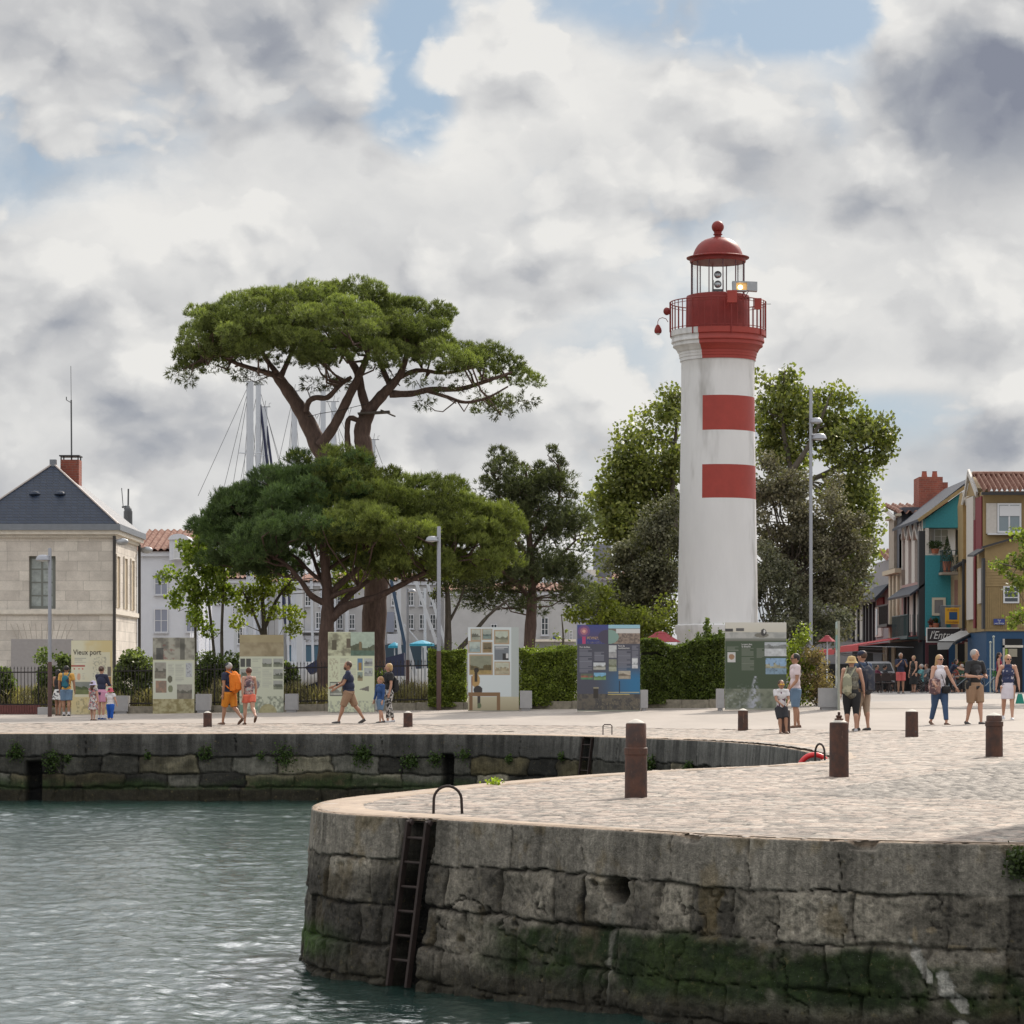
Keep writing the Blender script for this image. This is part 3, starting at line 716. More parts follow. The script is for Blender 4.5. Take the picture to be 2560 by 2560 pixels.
# optic
M_LENS = mat('lens_glass', (.5, .53, .55), .12, .6); M_CHR = mat('dark_grey_metal', (.10, .105, .11), .4, .5)
mb = MB()
for yy in (688, 712):
    c = Vector((LX-.01, LY-.12, lz(yy))); mb.tube([c+Vector((0, .25, 0)), c+Vector((0, -.02, 0))], [7*k, 9.5*k], 16)
mb.box(LX-14*k, LX+13*k, LY-.15, LY+.15, lz(732), lz(724)); mb.box(LX-10*k, LX+10*k, LY-.1, LY+.12, lz(738), lz(732))
for sx in (-11, 14): mb.tube([(LX+sx*k, LY, lz(724)), (LX+sx*k, LY, lz(700))], .9*k, 5)
lamp = mb.build('beacon_lamp', M_CHR, LT, smooth=True)
for yy in (688, 712): mb = MB(); mb.ball((LX-.01, LY-.14, lz(yy)), (7.2*k, .05, 7.2*k), 14, 8); mb.build('lens', M_LENS, lamp, smooth=True)
# railing
mb = MB(); RR = 120*k
for i in range(46):
    a = 2*math.pi*i/46; x, y = LX+RR*math.cos(a), LY+RR*math.sin(a); mb.tube([(x, y, lz(845 if i % 6 == 0 else 829)), (x, y, lz(757))], (1.15 if i % 6 else 1.6)*k, 5)
for yy, rr in ((757, 1.5), (764, .8), (825, 1.0)):
    mb.tube([(LX+RR*math.cos(2*math.pi*i/60), LY+RR*math.sin(2*math.pi*i/60), lz(yy)) for i in range(61)], rr*k, 5, caps=False)
mb.build('railing', M_REDM, LT)
# red boxes, side lamps and floodlight on the gallery
def lh(x, y, dy=0): return Vector((LX+(x-1794.5)*k, LY+dy, lz(y)))
mb = MB(); mb.box(lh(1809, 0).x, lh(1833, 0).x, LY-1.74, LY-1.52, lz(772), lz(742)); mb.tube([lh(1814, 772, -1.6), lh(1810, 780, -1.7)], .5*k, 5); mb.build('cabinet', M_RED, LT)
mb = MB(); mb.box(lh(1879, 0).x, lh(1896, 0).x, LY-1.25, LY-1.05, lz(784), lz(757)); mb.build('cabinet', M_RED, LT)
mb = MB(); mb.ball(lh(1666, 781, -.3), (9*k, 9*k, 10*k), 14, 9); mb.build('bell_lamp', M_REDM, LT, smooth=True)
mb = MB(); mb.tube([lh(1670, 805), lh(1665, 797), lh(1656, 794), lh(1648, 797), lh(1644.5, 804), lh(1644.5, 814)], .9*k, 6)
mb.lathe([(2*k, lz(811)), (5*k, lz(814)), (8.5*k, lz(822)), (9.5*k, lz(828)), (8*k, lz(833)), (3*k, lz(834))][::-1], 16, (lh(1645, 0).x, LY, 0))
arm = mb.build('arm_lamp', M_REDM, LT, smooth=True)
mb = MB(); mb.ball(lh(1645.5, 834), (5*k, 5*k, 4*k), 12, 8); mb.build('glass_bowl', mat('lamp_bowl', (.6, .62, .62), .15), arm, smooth=True)
mb = MB()
mb.prism([lh(1822, 719, -1.7), lh(1831, 719.5, -1.7), lh(1831, 742, -1.7), lh(1823, 743, -1.7)], (0, .35, 0))
mb.prism([lh(1858, 720, -1.7), lh(1883, 721, -1.7), lh(1883, 744, -1.7), lh(1858, 742, -1.7)], (0, .35, 0))
mb.prism([lh(1831, 719, -1.66), lh(1858, 719.5, -1.66), lh(1858, 722.5, -1.66), lh(1831, 722.5, -1.66)], (0, .34, 0)); mb.prism([lh(1831, 740, -1.66), lh(1858, 741, -1.66), lh(1858, 743.5, -1.66), lh(1831, 742.5, -1.66)], (0, .34, 0))
fl = mb.build('floodlight', M_GREYM, LT)
mb = MB(); mb.prism([lh(1831.4, 722.6, -1.5), lh(1857.6, 722.6, -1.5), lh(1857.6, 740, -1.5), lh(1831.4, 740, -1.5)], (0, .1, 0)); mb.build('reflector', mat('reflector_brass', (.7, .45, .18), .25, .8, emis=((1, .55, .2), .35)), fl)
mb = MB(); mb.ball(lh(1842, 733, -1.56), (5.5*k, .05, 5*k), 12, 8); mb.build('bulb', mat('lit_bulb', (1, .8, .5), .3, emis=((1, .80, .48), 9.)), fl)
mb = MB()
for a, b in (((1850, 743), (1846, 762)), ((1862, 743), (1850, 765)), ((1850, 754), (1866, 760)), ((1840, 760), (1868, 760))): mb.tube([lh(*a, -1.5), lh(*b, -1.3)], 1.0*k, 5)
mb.build('bracket', M_REDM, LT)
mb = MB(); mb.tube([lh(1914, 762, -.2), lh(1926, 762, -.2)], .7*k, 5); mb.build('spigot', M_CHR, LT)

# ================================================================ BOLLARDS
def rust_mat():
    m = bpy.data.materials.new('rusty_cast_iron'); m.use_nodes = True; nt = m.node_tree; nt.nodes.clear(); T = NT(nt)
    v = T.n('ShaderNodeTexCoord').outputs['Object']; n1 = T.noise(v, 6, 8, .7); n2 = T.noise(T.vm('MULTIPLY', v, (30, 30, 5)), 1, 5, .7)
    c = T.mix(T.ramp(n1, .35, .65), (.050, .030, .026), (.105, .046, .030)); c = T.mix(T.ramp(n2, .62, .70, 0, .7), c, (.23, .15, .11)); c = T.mix(T.ramp(n2, .40, .30, 0, .7), c, (.03, .02, .02))
    P = T.n('ShaderNodeBsdfPrincipled', {'Base Color': c, 'Roughness': .72}); b = T.n('ShaderNodeBump', {'Distance': .004, 'Height': T.noise(v, 60, 6, .7)}); T.L.new(b.outputs[0], P.inputs['Normal'])
    T.L.new(P.outputs[0], T.n('ShaderNodeOutputMaterial').inputs[0]); return m
M_RUST = rust_mat(); M_CAP = mat('pale_mortar_cap', (.50, .47, .42), .8, noise=.15, nscale=9)
BOL = []
def bollard(x, foot, top, wd, label, collar=None, knob=False, hole=False):
    g = Gp(x, foot); q = g.y; s_ = q/F; r = wd*s_/2; H = (foot-top)*s_
    t = thing('bollard', g, label, 'bollard', 'cast iron bollards along the quay')
    mb = MB(); pr_ = [(r*1.03, -.05), (r*1.03, 0)]
    if collar:
        zc = (foot-collar)*s_; pr_ += [(r*1.0, zc-.06), (r*1.07, zc-.055), (r*1.08, zc+.012), (r*.95, zc+.02), (r*.93, H-.01)]
        cap_r = r*.93
    else: pr_ += [(r*1.0, H*.5), (r*.985, H-.008)]; cap_r = r*.985
    pr_ += [(cap_r-.008, H)]
    mb.lathe(pr_, 32, g); mb.build('shaft', M_RUST, t, smooth=True)
    mb = MB(); mb.lathe([(cap_r-.014, H-.01), (cap_r-.016, H+.006), (cap_r*.5, H+.028), (0.01, H+.045)], 28, g); mb.build('cap', M_CAP, t, smooth=True)
    if knob:
        mb = MB(); mb.lathe([(.055, H+.02), (.058, H+.05), (.03, H+.055), (.04, H+.075), (.04, H+.09), (.018, H+.095), (.018, H+.13), (.012, H+.135)], 12, g); mb.build('bolt', M_RUST, t, smooth=True)
    if hole:
        mb = MB(); mb.tube([g+Vector((r*.45, -r*.86, H*.22)), g+Vector((r*.47, -r*.90, H*.22))], .018, 10); mb.build('hole', M_CHR, t)
    BOL.append((g, r, H)); return t
bollard(1590, 1995, 1808, 55, 'large rusty bollard near the quay edge with raised ring halfway up', 1873)
bollard(2097.5, 1943, 1806, 48, 'rusty bollard with an iron bolt standing on its flat top', None, True)
bollard(2485.5, 1893, 1789, 42, 'thick rusty bollard with a raised ring just below its cap', 1806)
bollard(2279.5, 1843, 1779, 32, 'plain rusty bollard with a small hole low on its side', None, False, True)
bollard(1857.5, 1827, 1776, 25.5, 'short rusty bollard with a pale pointed cap in front of the green display panel')
bollard(1962, 1834, 1775, 27, 'rusty bollard on which the boy in yellow sunglasses leans')
bollard(519, 1818, 1782, 21.5, 'short rusty bollard beside the man with the orange rucksack')
bollard(1020, 1818, 1782, 23, 'short rusty bollard in front of the tall lamp post and hedge')

# ================================================================ LADDERS, HOOPS, LIFEBUOY
M_LAD = mat('rusted_ladder_steel', (.032, .02, .017), .7, .2, noise=.4, nscale=14, bump=.002, bscale=60)
def rimpt(s, off=0): 
    i = np.interp(s, RS, np.arange(len(RS))); x = np.interp(s, RS, RIM[:, 0]); y = np.interp(s, RS, RIM[:, 1]); n_ = Vector((np.interp(s, RS, nrm[:, 0]), np.interp(s, RS, nrm[:, 1]), 0)).normalized()
    return Vector((x, y, 0))+n_*off, n_
def ladder(sc, half, lean, z0, step, nr, label, offs=.03, hw=.013):
    p, n_ = rimpt(sc, offs); t_ = Vector((-n_.y, n_.x, 0));  t_ = -t_ if (rimpt(sc+.1)[0]-rimpt(sc)[0]).dot(t_) < 0 else t_
    t = thing('ladder', p, label, 'ladder')
    for sgn in (-1, 1):
        mb = MB(); a = p+t_*half*sgn; mb.beam(a+n_*-.03+Vector((0, 0, -.015)), a+Vector((0, 0, -.05)), .035, .06, up=t_)
        mb.beam(a+Vector((0, 0, -.02)), a-t_*lean+n_*.10+Vector((0, 0, z0)), .030, .055, up=n_); mb.build('rail', M_LAD, t)
    for i in range(nr):
        z = -.17-step*i; f = z/z0; c = p-t_*lean*f+n_*.10*f+Vector((0, 0, z)); mb = MB(); mb.tube([c-t_*half, c+t_*half], hw, 8); mb.build('rung', M_LAD, t)
    return t
ladder(s_front(1052), .128, .165, -1.52, .222, 6, 'rusty iron ladder recessed in the near quay wall, going down to the water')
ladder(s_far(1472), .17, .13, -1.5, .28, 5, 'dark iron ladder in the far quay wall below a small steel hoop')
def hoop(c, d, wd, h, r, label, cat='handrail', flat=False):
    c = Vector(c); d = Vector(d).normalized(); pts = []
    if flat: pts = [c-d*wd/2, c-d*wd/2+Vector((0, 0, h-.03)), c-d*(wd/2-.03)+Vector((0, 0, h)), c+d*(wd/2-.03)+Vector((0, 0, h)), c+d*wd/2+Vector((0, 0, h-.03)), c+d*wd/2]
    else:
        pts = [c-d*wd/2*1.02, c-d*wd/2+Vector((0, 0, h*.45))]+[c+d*(-math.cos(a)*wd/2)+Vector((0, 0, h*.5+math.sin(a)*h*.5)) for a in np.linspace(.1, math.pi-.1, 12)]+[c+d*wd/2+Vector((0, 0, h*.45)), c+d*wd/2*1.04]
    mb = MB(); mb.tube(pts, r, 10); o = mb.build('grab_rail', M_LAD, smooth=True); tag(o, label, cat); return o
q = gp0(1119, 2035); hoop((q[0], q[1]+.02, .0), (1, -.05, 0), .262, .262, .0135, 'curved rusty steel hoop above the near ladder')
q = gp0(1520, 1838.5); hoop((q[0], q[1]+.35, .0), (1, .0, 0), .20, .235, .013, 'small square steel hoop above the far ladder', flat=True)
q = gp0(2048, 1905); hoop((q[0], q[1]-.1, .0), (.45, -.9, 0), .26, .28, .016, 'dark steel hoop beside the red lifebuoy')
# lifebuoy hanging on the far wall behind the quay
mb = MB(); c = Wp(2036, 1925, 43.4); RB = .235
mb.tube([c+Vector((RB*math.cos(a), 0, RB*math.sin(a))) for a in np.linspace(0, 2*math.pi, 41)], .042, 12, caps=False)
o = mb.build('lifebuoy', mat('lifebuoy_red', (.62, .025, .03), .4), smooth=True); tag(o, 'bright red lifebuoy ring hanging just below the quay edge', 'lifebuoy')

# ================================================================ LAMP POSTS
M_POLE = mat('grey_painted_pole', (.30, .31, .345), .45, .3, noise=.06, nscale=5); M_POLEB = mat('brown_painted_pole', (.085, .045, .04), .6, .1, noise=.15, nscale=8)
def lamp_head(t, c, dx, s_, name='lamp_head'):
    mb = MB(); mb.lathe([(.02*s_, .17*s_), (.13*s_, .155*s_), (.20*s_, .10*s_), (.235*s_, .0), (.225*s_, -.015*s_), (.2*s_, -.02*s_)][::-1], 20, c)
    mb.tube([c+Vector((0, 0, .12*s_)), c+Vector((dx, 0, .12*s_))], .03*s_, 8); h = mb.build(name, M_POLE, t, smooth=True)
    mb = MB(); mb.lathe([(.03*s_, -.05*s_), (.19*s_, -.0215*s_)], 18, c); mb.build('lens', mat('frosted_lens', (.7, .72, .74), .3), h, smooth=True)
def lamp_post(x, foot, top, junction, wd, heads, label, q=None, side=-1):
    g = Gp(x, foot) if q is None else Vector((X_(x, q), q, float(gz2(X_(x, q), q)))); q = g.y; s_ = q/F; r = wd*s_/2
    t = thing('street_lamp', g, label, 'lamp post', 'street lamps on the promenade')
    if junction: 
        mb = MB(); mb.lathe([(r*1.12, 0), (r*1.12, Z_(junction, q)-g.z), (r*.9, Z_(junction, q)-g.z+.02)], 20, g); mb.build('lower_pole', M_POLEB, t, smooth=True)
        z0 = Z_(junction, q)-g.z+.02
    else: z0 = 0
    mb = MB(); mb.lathe([(r*.98, z0), (r*.9, Z_(top, q)-g.z-.03), (r*.7, Z_(top, q)-g.z)], 20, g); mb.build('pole', M_POLE, t, smooth=True)
    for (hx, hy, sc_) in heads: lamp_head(t, Vector((X_(hx, q), q-.05, Z_(hy, q))), (x-hx)*s_, sc_)
    return t
lamp_post(124.5, 1793, 1370, 1656, 9.5, [(108, 1400, 1.0)], 'grey lamp post with brown foot in front of the stone house')
lamp_post(1097, 1777, 1316, 1629, 10.5, [(1080, 1352, .9)], 'grey lamp post with brown foot standing before the clipped hedge')
lamp_post(2027, 1765, 972, None, 9, [(2040, 1056, .95), (2048, 1097, 1.1)], 'very tall thin lamp mast beside the lighthouse with two spotlights', q=97.)
lamp_post(1019, 1770, 1470, 1651, 8.5, [(1030, 1480, .7)], 'lamp post standing behind the railing among the slanted boat masts', q=108.)
# ================================================================ FOLIAGE
RNG = np.random.RandomState(42)
def unit(v): return v/np.maximum(np.linalg.norm(v, axis=-1, keepdims=True), 1e-9)
def blades(P, Dn, n, L, W, spread, cols, cvar=.2, tipcol=None):
    k = len(P); P = np.repeat(P, n, 0); Dn = np.repeat(Dn, n, 0); C = np.repeat(cols, n, 0)
    d = unit(Dn+RNG.normal(size=P.shape)*spread); s = unit(np.cross(d, RNG.normal(size=P.shape)))
    l = L*RNG.uniform(.6, 1.15, (len(P), 1)); w_ = W*RNG.uniform(.7, 1.2, (len(P), 1))
    o = RNG.normal(size=P.shape)*L*.12
    V = np.stack([P+o-s*w_*.5, P+o+s*w_*.5, P+o+d*l+s*w_*.22, P+o+d*l-s*w_*.22], 1).reshape(-1, 3)
    C = C*(1+RNG.uniform(-cvar, cvar, (len(C), 1)))
    C4 = np.repeat(C, 4, 0).reshape(-1, 4, 3)
    if tipcol is not None: C4[:, 2:] = C4[:, 2:]*tipcol
    return V, np.arange(len(V)).reshape(-1, 4), C4.reshape(-1, 3)
def leafq(P, size, cols, cvar=.25, droop=.0, aspect=.75, up=None):
    a = unit(RNG.normal(size=P.shape)+np.array([0, 0, -droop])); b = RNG.normal(size=P.shape)
    if up is not None: b = b+np.array([0, 0, up])
    b = unit(np.cross(a, b)); s = size*RNG.uniform(.6, 1.25, (len(P), 1))
    V = np.stack([P-a*s*.5, P+b*s*aspect*.5-a*s*.05, P+a*s*.5, P-b*s*aspect*.5-a*s*.05], 1).reshape(-1, 3)
    C = cols*(1+RNG.uniform(-cvar, cvar, (len(P), 1)))
    return V, np.arange(len(V)).reshape(-1, 4), np.repeat(C, 4, 0)
def join(parts):
    V = []; Fc = []; C = []; b = 0
    for v, f, c in parts: V.append(v); Fc.append(f+b); C.append(c); b += len(v)
    return np.vstack(V), np.vstack(Fc), np.vstack(C)
def sphere_dirs(n, zmin=-1):
    z = RNG.uniform(zmin, 1, n); t = RNG.uniform(0, 2*np.pi, n); r = np.sqrt(1-z*z); return np.stack([r*np.cos(t), r*np.sin(t), z], -1)
def sub_lobes(lobes, Y0, dens_, zmin=-.35, shell=(.72, 1.0), low=.5, depth=.8):
    """lobes (cx,cy,rx,ry,dY) px ellipses at depth Y0; returns centres (n,3)"""
    out = []; s_ = Y0/F
    for cx, cy, rx, ry, dY in lobes:
        area = math.pi*rx*ry*s_*s_; n = max(2, int(area*dens_)); d = sphere_dirs(n, zmin); r = RNG.uniform(*shell, (n, 1))
        z = d[:, 2:]*ry*s_; z = np.where(z < 0, z*low, z)
        c = np.array(Wp(cx, cy, Y0+dY)); out.append(c+np.hstack([d[:, :1]*rx*s_, d[:, 1:2]*rx*s_*depth, z])*r)
    return np.vstack(out)
M_BARK = mat('pine_bark', (.115, .074, .060), .9, noise=.45, nscale=9, bump=.03, bscale=14, stretch=(1, 1, .35))
M_BARKG = mat('grey_bark', (.10, .085, .068), .9, noise=.4, nscale=9, bump=.015, bscale=16, stretch=(1, 1, .35))
M_NEEDLE = leafmat('pine_needles', trans=.25, rough=.6); M_LEAF = leafmat('broad_leaves', trans=.38, rough=.5); M_HOLM = leafmat('leathery_leaves', trans=.16, rough=.68)
def limb(mb, pts, Y0, rpx, dys=None, n=9):
    s_ = Y0/F; P_ = []
    for i, (x, y) in enumerate(pts):
        dy = 0 if dys is None else (dys[i] if hasattr(dys, '__len__') else dys*i/(len(pts)-1))
        p = Wp(x, y, Y0); p.y += dy; P_.append(p)
    if len(P_) > 2:
        c = np.array(P_); c2 = [];  
        Pp = np.vstack([2*c[0]-c[1], c, 2*c[-1]-c[-2]])
        for i in range(len(c)-1):
            p0, p1, p2, p3 = Pp[i:i+4]
            for t in np.linspace(0, 1, 4, endpoint=False): c2.append(.5*((2*p1)+(-p0+p2)*t+(2*p0-5*p1+4*p2-p3)*t*t+(-p0+3*p1-3*p2+p3)*t**3))
        c2.append(c[-1]); P_ = [Vector(v) for v in c2]
    rr = np.interp(np.linspace(0, 1, len(P_)), np.linspace(0, 1, len(rpx)), rpx)*s_
    rr = rr*(1+.06*np.sin(np.arange(len(rr))*2.1))
    mb.tube(P_, list(rr), n)
    return P_
def twigs(mb, starts, targets, r0, r1, sag=.15, n=5):
    st = np.array(starts)
    for t in targets:
        dd = np.linalg.norm(st-t, axis=1)+np.maximum(0, st[:, 2]-t[2]+.2)*1.5; a = st[int(np.argmin(dd))]
        m1 = a*.65+t*.35+np.array([0, 0, -sag*RNG.rand()])+RNG.normal(size=3)*.12; m2 = a*.3+t*.7+RNG.normal(size=3)*.15
        mb.tube([a, m1, m2, t], [r0, r0*.75, (r0+r1)/2, r1], n)
def tree(name, label, group=None, cat='tree', loc=None): return thing(name, loc, label, cat, group)

# ---- tall umbrella pine -------------------------------------------------
PY = 101.
t = tree('umbrella_pine', 'tall umbrella pine with a wide flat crown on two bare leaning trunks', None, loc=(X_(935, PY), PY, float(gz2(X_(935, PY), PY))))
mb = MB()
allp = []
allp += limb(mb, [(930, 1775), (932, 1640), (938, 1500), (945, 1400), (925, 1250), (912, 1130), (905, 1080), (920, 1030)], PY, [36, 31, 30, 28, 24, 22, 21, 18], 0, 14)[-6:]
allp += limb(mb, [(935, 1430), (880, 1290), (835, 1180), (800, 1120), (765, 1050), (735, 1000), (700, 950), (680, 925)], PY, [26, 24, 22, 24, 20, 17, 14, 11], .6, 12)
allp += limb(mb, [(800, 1115), (830, 1075), (855, 1030), (880, 980), (905, 930), (925, 880)], PY, [15, 13, 12, 11, 9, 6], -.5)
allp += limb(mb, [(765, 1030), (772, 1005), (790, 995), (820, 995), (850, 965), (880, 945)], PY, [7, 7, 7, 7, 6, 5], -.3)
allp += limb(mb, [(920, 1030), (905, 985), (893, 930), (870, 890), (850, 850)], PY, [13, 11, 10, 8, 5], .5)
allp += limb(mb, [(920, 1030), (955, 990), (975, 970), (1000, 940), (1015, 900), (1020, 860)], PY, [15, 14, 12, 9, 7, 5], -.4)
allp += limb(mb, [(980, 975), (960, 930), (945, 895), (930, 860)], PY, [8, 7, 5, 4], .2)
allp += limb(mb, [(975, 985), (1030, 985), (1080, 975), (1150, 975), (1220, 955), (1280, 935)], PY, [10, 8, 7, 6, 5, 3], -.6)
allp += limb(mb, [(1060, 975), (1120, 995), (1165, 1010), (1220, 1000), (1270, 975)], PY, [5, 4.5, 4, 3, 2], -1.2)
allp += limb(mb, [(970, 960), (1040, 925), (1110, 930), (1180, 915), (1240, 900)], PY, [7, 6, 4, 3, 2], .8)
allp += limb(mb, [(680, 935), (640, 925), (590, 910), (560, 895), (520, 900)], PY, [7, 6, 5, 4, 2], -.8)
allp += limb(mb, [(690, 930), (660, 890), (640, 850), (600, 820)], PY, [7, 6, 4, 3], 1.)
allp += limb(mb, [(700, 945), (720, 900), (740, 850), (760, 800)], PY, [8, 6, 4, 3], .2)
allp += limb(mb, [(912, 1060), (875, 1045), (868, 1080), (872, 1130), (878, 1180)][::-1], PY, [7, 7, 7, 8, 9][::-1], [0, 0, 0, 0, 0])
LB = [(780, 815, 335, 105, 0), (800, 850, 320, 95, -1.5), (800, 840, 300, 90, 2.0), (560, 865, 110, 88, -.3), (640, 800, 150, 90, -1.5), (860, 760, 200, 75, 1.0), (1040, 800, 110, 80, 0), (1070, 865, 85, 60, -.5), (870, 880, 130, 78, -2.4), (700, 880, 130, 65, -2.0), (1180, 900, 85, 62, -.4), (1278, 940, 52, 55, 0), (1110, 890, 70, 40, -2), (1250, 1005, 38, 30, 0), (510, 902, 60, 50, 0)]
LB = [(a, b+20, c, d, e) for a, b, c, d, e in LB]
sub = sub_lobes(LB, PY, 3.3, -.25, low=.55, shell=(.66, 1.0))
sub = sub[~((sub[:, 2] < Z_(965, PY)) & (sub[:, 0] < X_(1150, PY)))]
twigs(mb, [tuple(p) for p in allp], sub[::3], .05, .015, .3)
low_dirs = []
for cx, cy in ((440, 935), (470, 950), (600, 935), (640, 940), (780, 960), (820, 955), (850, 960), (1060, 1005), (1110, 960), (1160, 960), (1200, 990), (1250, 1030), (1240, 1015), (1320, 1000), (1290, 1010), (980, 930), (1040, 950)):
    p = np.array(Wp(cx, cy, PY+RNG.uniform(-1.5, 1.5))); low_dirs.append(p)
low_dirs = np.array(low_dirs); twigs(mb, [tuple(p) for p in allp], low_dirs, .028, .012, .3)
mb.mi = 0; mb.build('trunk', M_BARK, t, smooth=True)
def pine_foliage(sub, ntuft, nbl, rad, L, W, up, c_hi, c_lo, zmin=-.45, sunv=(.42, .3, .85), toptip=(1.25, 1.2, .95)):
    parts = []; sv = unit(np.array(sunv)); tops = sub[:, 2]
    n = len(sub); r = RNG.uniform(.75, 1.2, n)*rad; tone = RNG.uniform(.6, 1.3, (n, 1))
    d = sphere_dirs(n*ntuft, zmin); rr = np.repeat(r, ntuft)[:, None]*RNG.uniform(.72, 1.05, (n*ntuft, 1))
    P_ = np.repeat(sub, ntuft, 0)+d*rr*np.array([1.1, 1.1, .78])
    f = RNG.uniform(0, 1, (len(P_), 1))*.6+.4*np.clip(d[:, 2:]*.5+.5, 0, 1)  # random tone mix, with lighter lobe tops painting in light from above
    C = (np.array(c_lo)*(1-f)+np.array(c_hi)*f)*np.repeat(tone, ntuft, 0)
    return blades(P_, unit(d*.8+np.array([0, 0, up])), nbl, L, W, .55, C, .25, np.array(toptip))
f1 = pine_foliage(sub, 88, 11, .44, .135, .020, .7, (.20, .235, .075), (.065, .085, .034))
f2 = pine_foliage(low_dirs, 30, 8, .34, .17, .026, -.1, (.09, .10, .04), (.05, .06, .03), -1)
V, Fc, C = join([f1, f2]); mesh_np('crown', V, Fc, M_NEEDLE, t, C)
# wooden nesting board and rope tied between the trunks
mb = MB(); a = Wp(895, 1035, PY-.35); b_ = Wp(975, 1030, PY-.35); mb.beam(a, b_, .7, .05); mb.beam(Wp(955, 1026, PY-.6), Wp(985, 1040, PY-.7), .42, .05); tag(mb.build('wooden_platform', mat('weathered_board', (.10, .085, .075), .9, noise=.3)), 'weathered boards fixed in the fork of the tall umbrella pine', 'platform')
mb = MB(); mb.tube([Wp(770, 1042, PY-.4), Wp(800, 1034, PY-.5), Wp(850, 1026, PY-.5), Wp(915, 1010, PY-.5)], .012, 5); mb.tube([Wp(788, 1038, PY-.5), Wp(792, 1047, PY-.5), Wp(796, 1038, PY-.5)], .01, 5); mb.tube([Wp(870, 1022, PY-.5), Wp(874, 1037, PY-.5), Wp(878, 1020, PY-.5)], .01, 5)
tag(mb.build('rope', mat('black_rope', (.02, .02, .02), .9)), 'dark rope strung between the limbs of the tall umbrella pine', 'rope')

# ---- dense dark pine in front --------------------------------------------
QY = 96.
t = tree('stone_pine', 'dense dark green stone pine with a low broad crown in front of the umbrella pine', None, loc=(X_(812, QY), QY, float(gz2(X_(812, QY), QY))))
mb = MB(); allp = []
allp += limb(mb, [(812, 1778), (812, 1650), (818, 1560), (820, 1500), (815, 1440), (810, 1380), (812, 1300), (815, 1230)], QY, [19, 19, 18, 15, 12, 11, 8, 5], 0, 12)[3:]
allp += limb(mb, [(825, 1550), (860, 1520), (900, 1505), (950, 1490), (1010, 1460), (1080, 1425), (1120, 1410)], QY, [12, 11, 10, 8, 7, 5, 3], -.5)
allp += limb(mb, [(825, 1545), (870, 1490), (905, 1460), (950, 1430)], QY, [9, 8, 7, 4], .8)
allp += limb(mb, [(822, 1495), (860, 1480), (900, 1470)], QY, [8, 6, 4], -.8)
allp += limb(mb, [(820, 1490), (860, 1450), (900, 1415), (930, 1380)], QY, [9, 8, 6, 4], .4)
allp += limb(mb, [(818, 1510), (780, 1490), (755, 1455), (720, 1415), (680, 1390)], QY, [9, 8, 6, 5, 3], -.5)
allp += limb(mb, [(814, 1460), (775, 1430), (735, 1390), (690, 1370)], QY, [5, 5, 4, 2], 1.)
allp += limb(mb, [(812, 1430), (850, 1400), (900, 1370)], QY, [5, 4, 3], 1.2)
allp += limb(mb, [(812, 1470), (790, 1420), (760, 1350), (700, 1300)], QY, [6, 5, 4, 3], 1.6)
LB = [(830, 1350, 312, 190, .5), (612, 1345, 122, 120, 0), (580, 1400, 80, 70, 0), (650, 1430, 90, 40, .5), (830, 1230, 170, 95, 0), (1010, 1260, 160, 90, 0), (1120, 1350, 160, 125, 0), (1190, 1400, 100, 80, -.5), (1030, 1420, 110, 55, -1.4), (700, 1250, 130, 80, 0), (640, 1400, 110, 45, -1.), (800, 1350, 200, 60, -2.6), (960, 1340, 180, 70, -2.4), (1250, 1340, 60, 80, 0), (1180, 1440, 90, 50, 0), (595, 1420, 60, 40, 0), (820, 1410, 240, 60, 1.5), (1060, 1440, 130, 40, 0), (545, 1330, 50, 80, 0)]
sub = sub_lobes(LB, QY, 4.2, -.2, low=.45, shell=(.6, 1.0))
twigs(mb, [tuple(p) for p in allp], sub[::3], .04, .012, .1)
mb.build('trunk', M_BARK, t, smooth=True)
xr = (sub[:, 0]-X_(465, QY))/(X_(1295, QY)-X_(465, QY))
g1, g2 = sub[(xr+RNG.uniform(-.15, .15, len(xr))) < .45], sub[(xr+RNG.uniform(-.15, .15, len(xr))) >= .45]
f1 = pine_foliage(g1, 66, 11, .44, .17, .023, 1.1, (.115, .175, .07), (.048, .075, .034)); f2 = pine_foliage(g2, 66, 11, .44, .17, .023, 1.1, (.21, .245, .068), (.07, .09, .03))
V, Fc, C = join([f1, f2]); mesh_np('crown', V, Fc, M_NEEDLE, t, C)

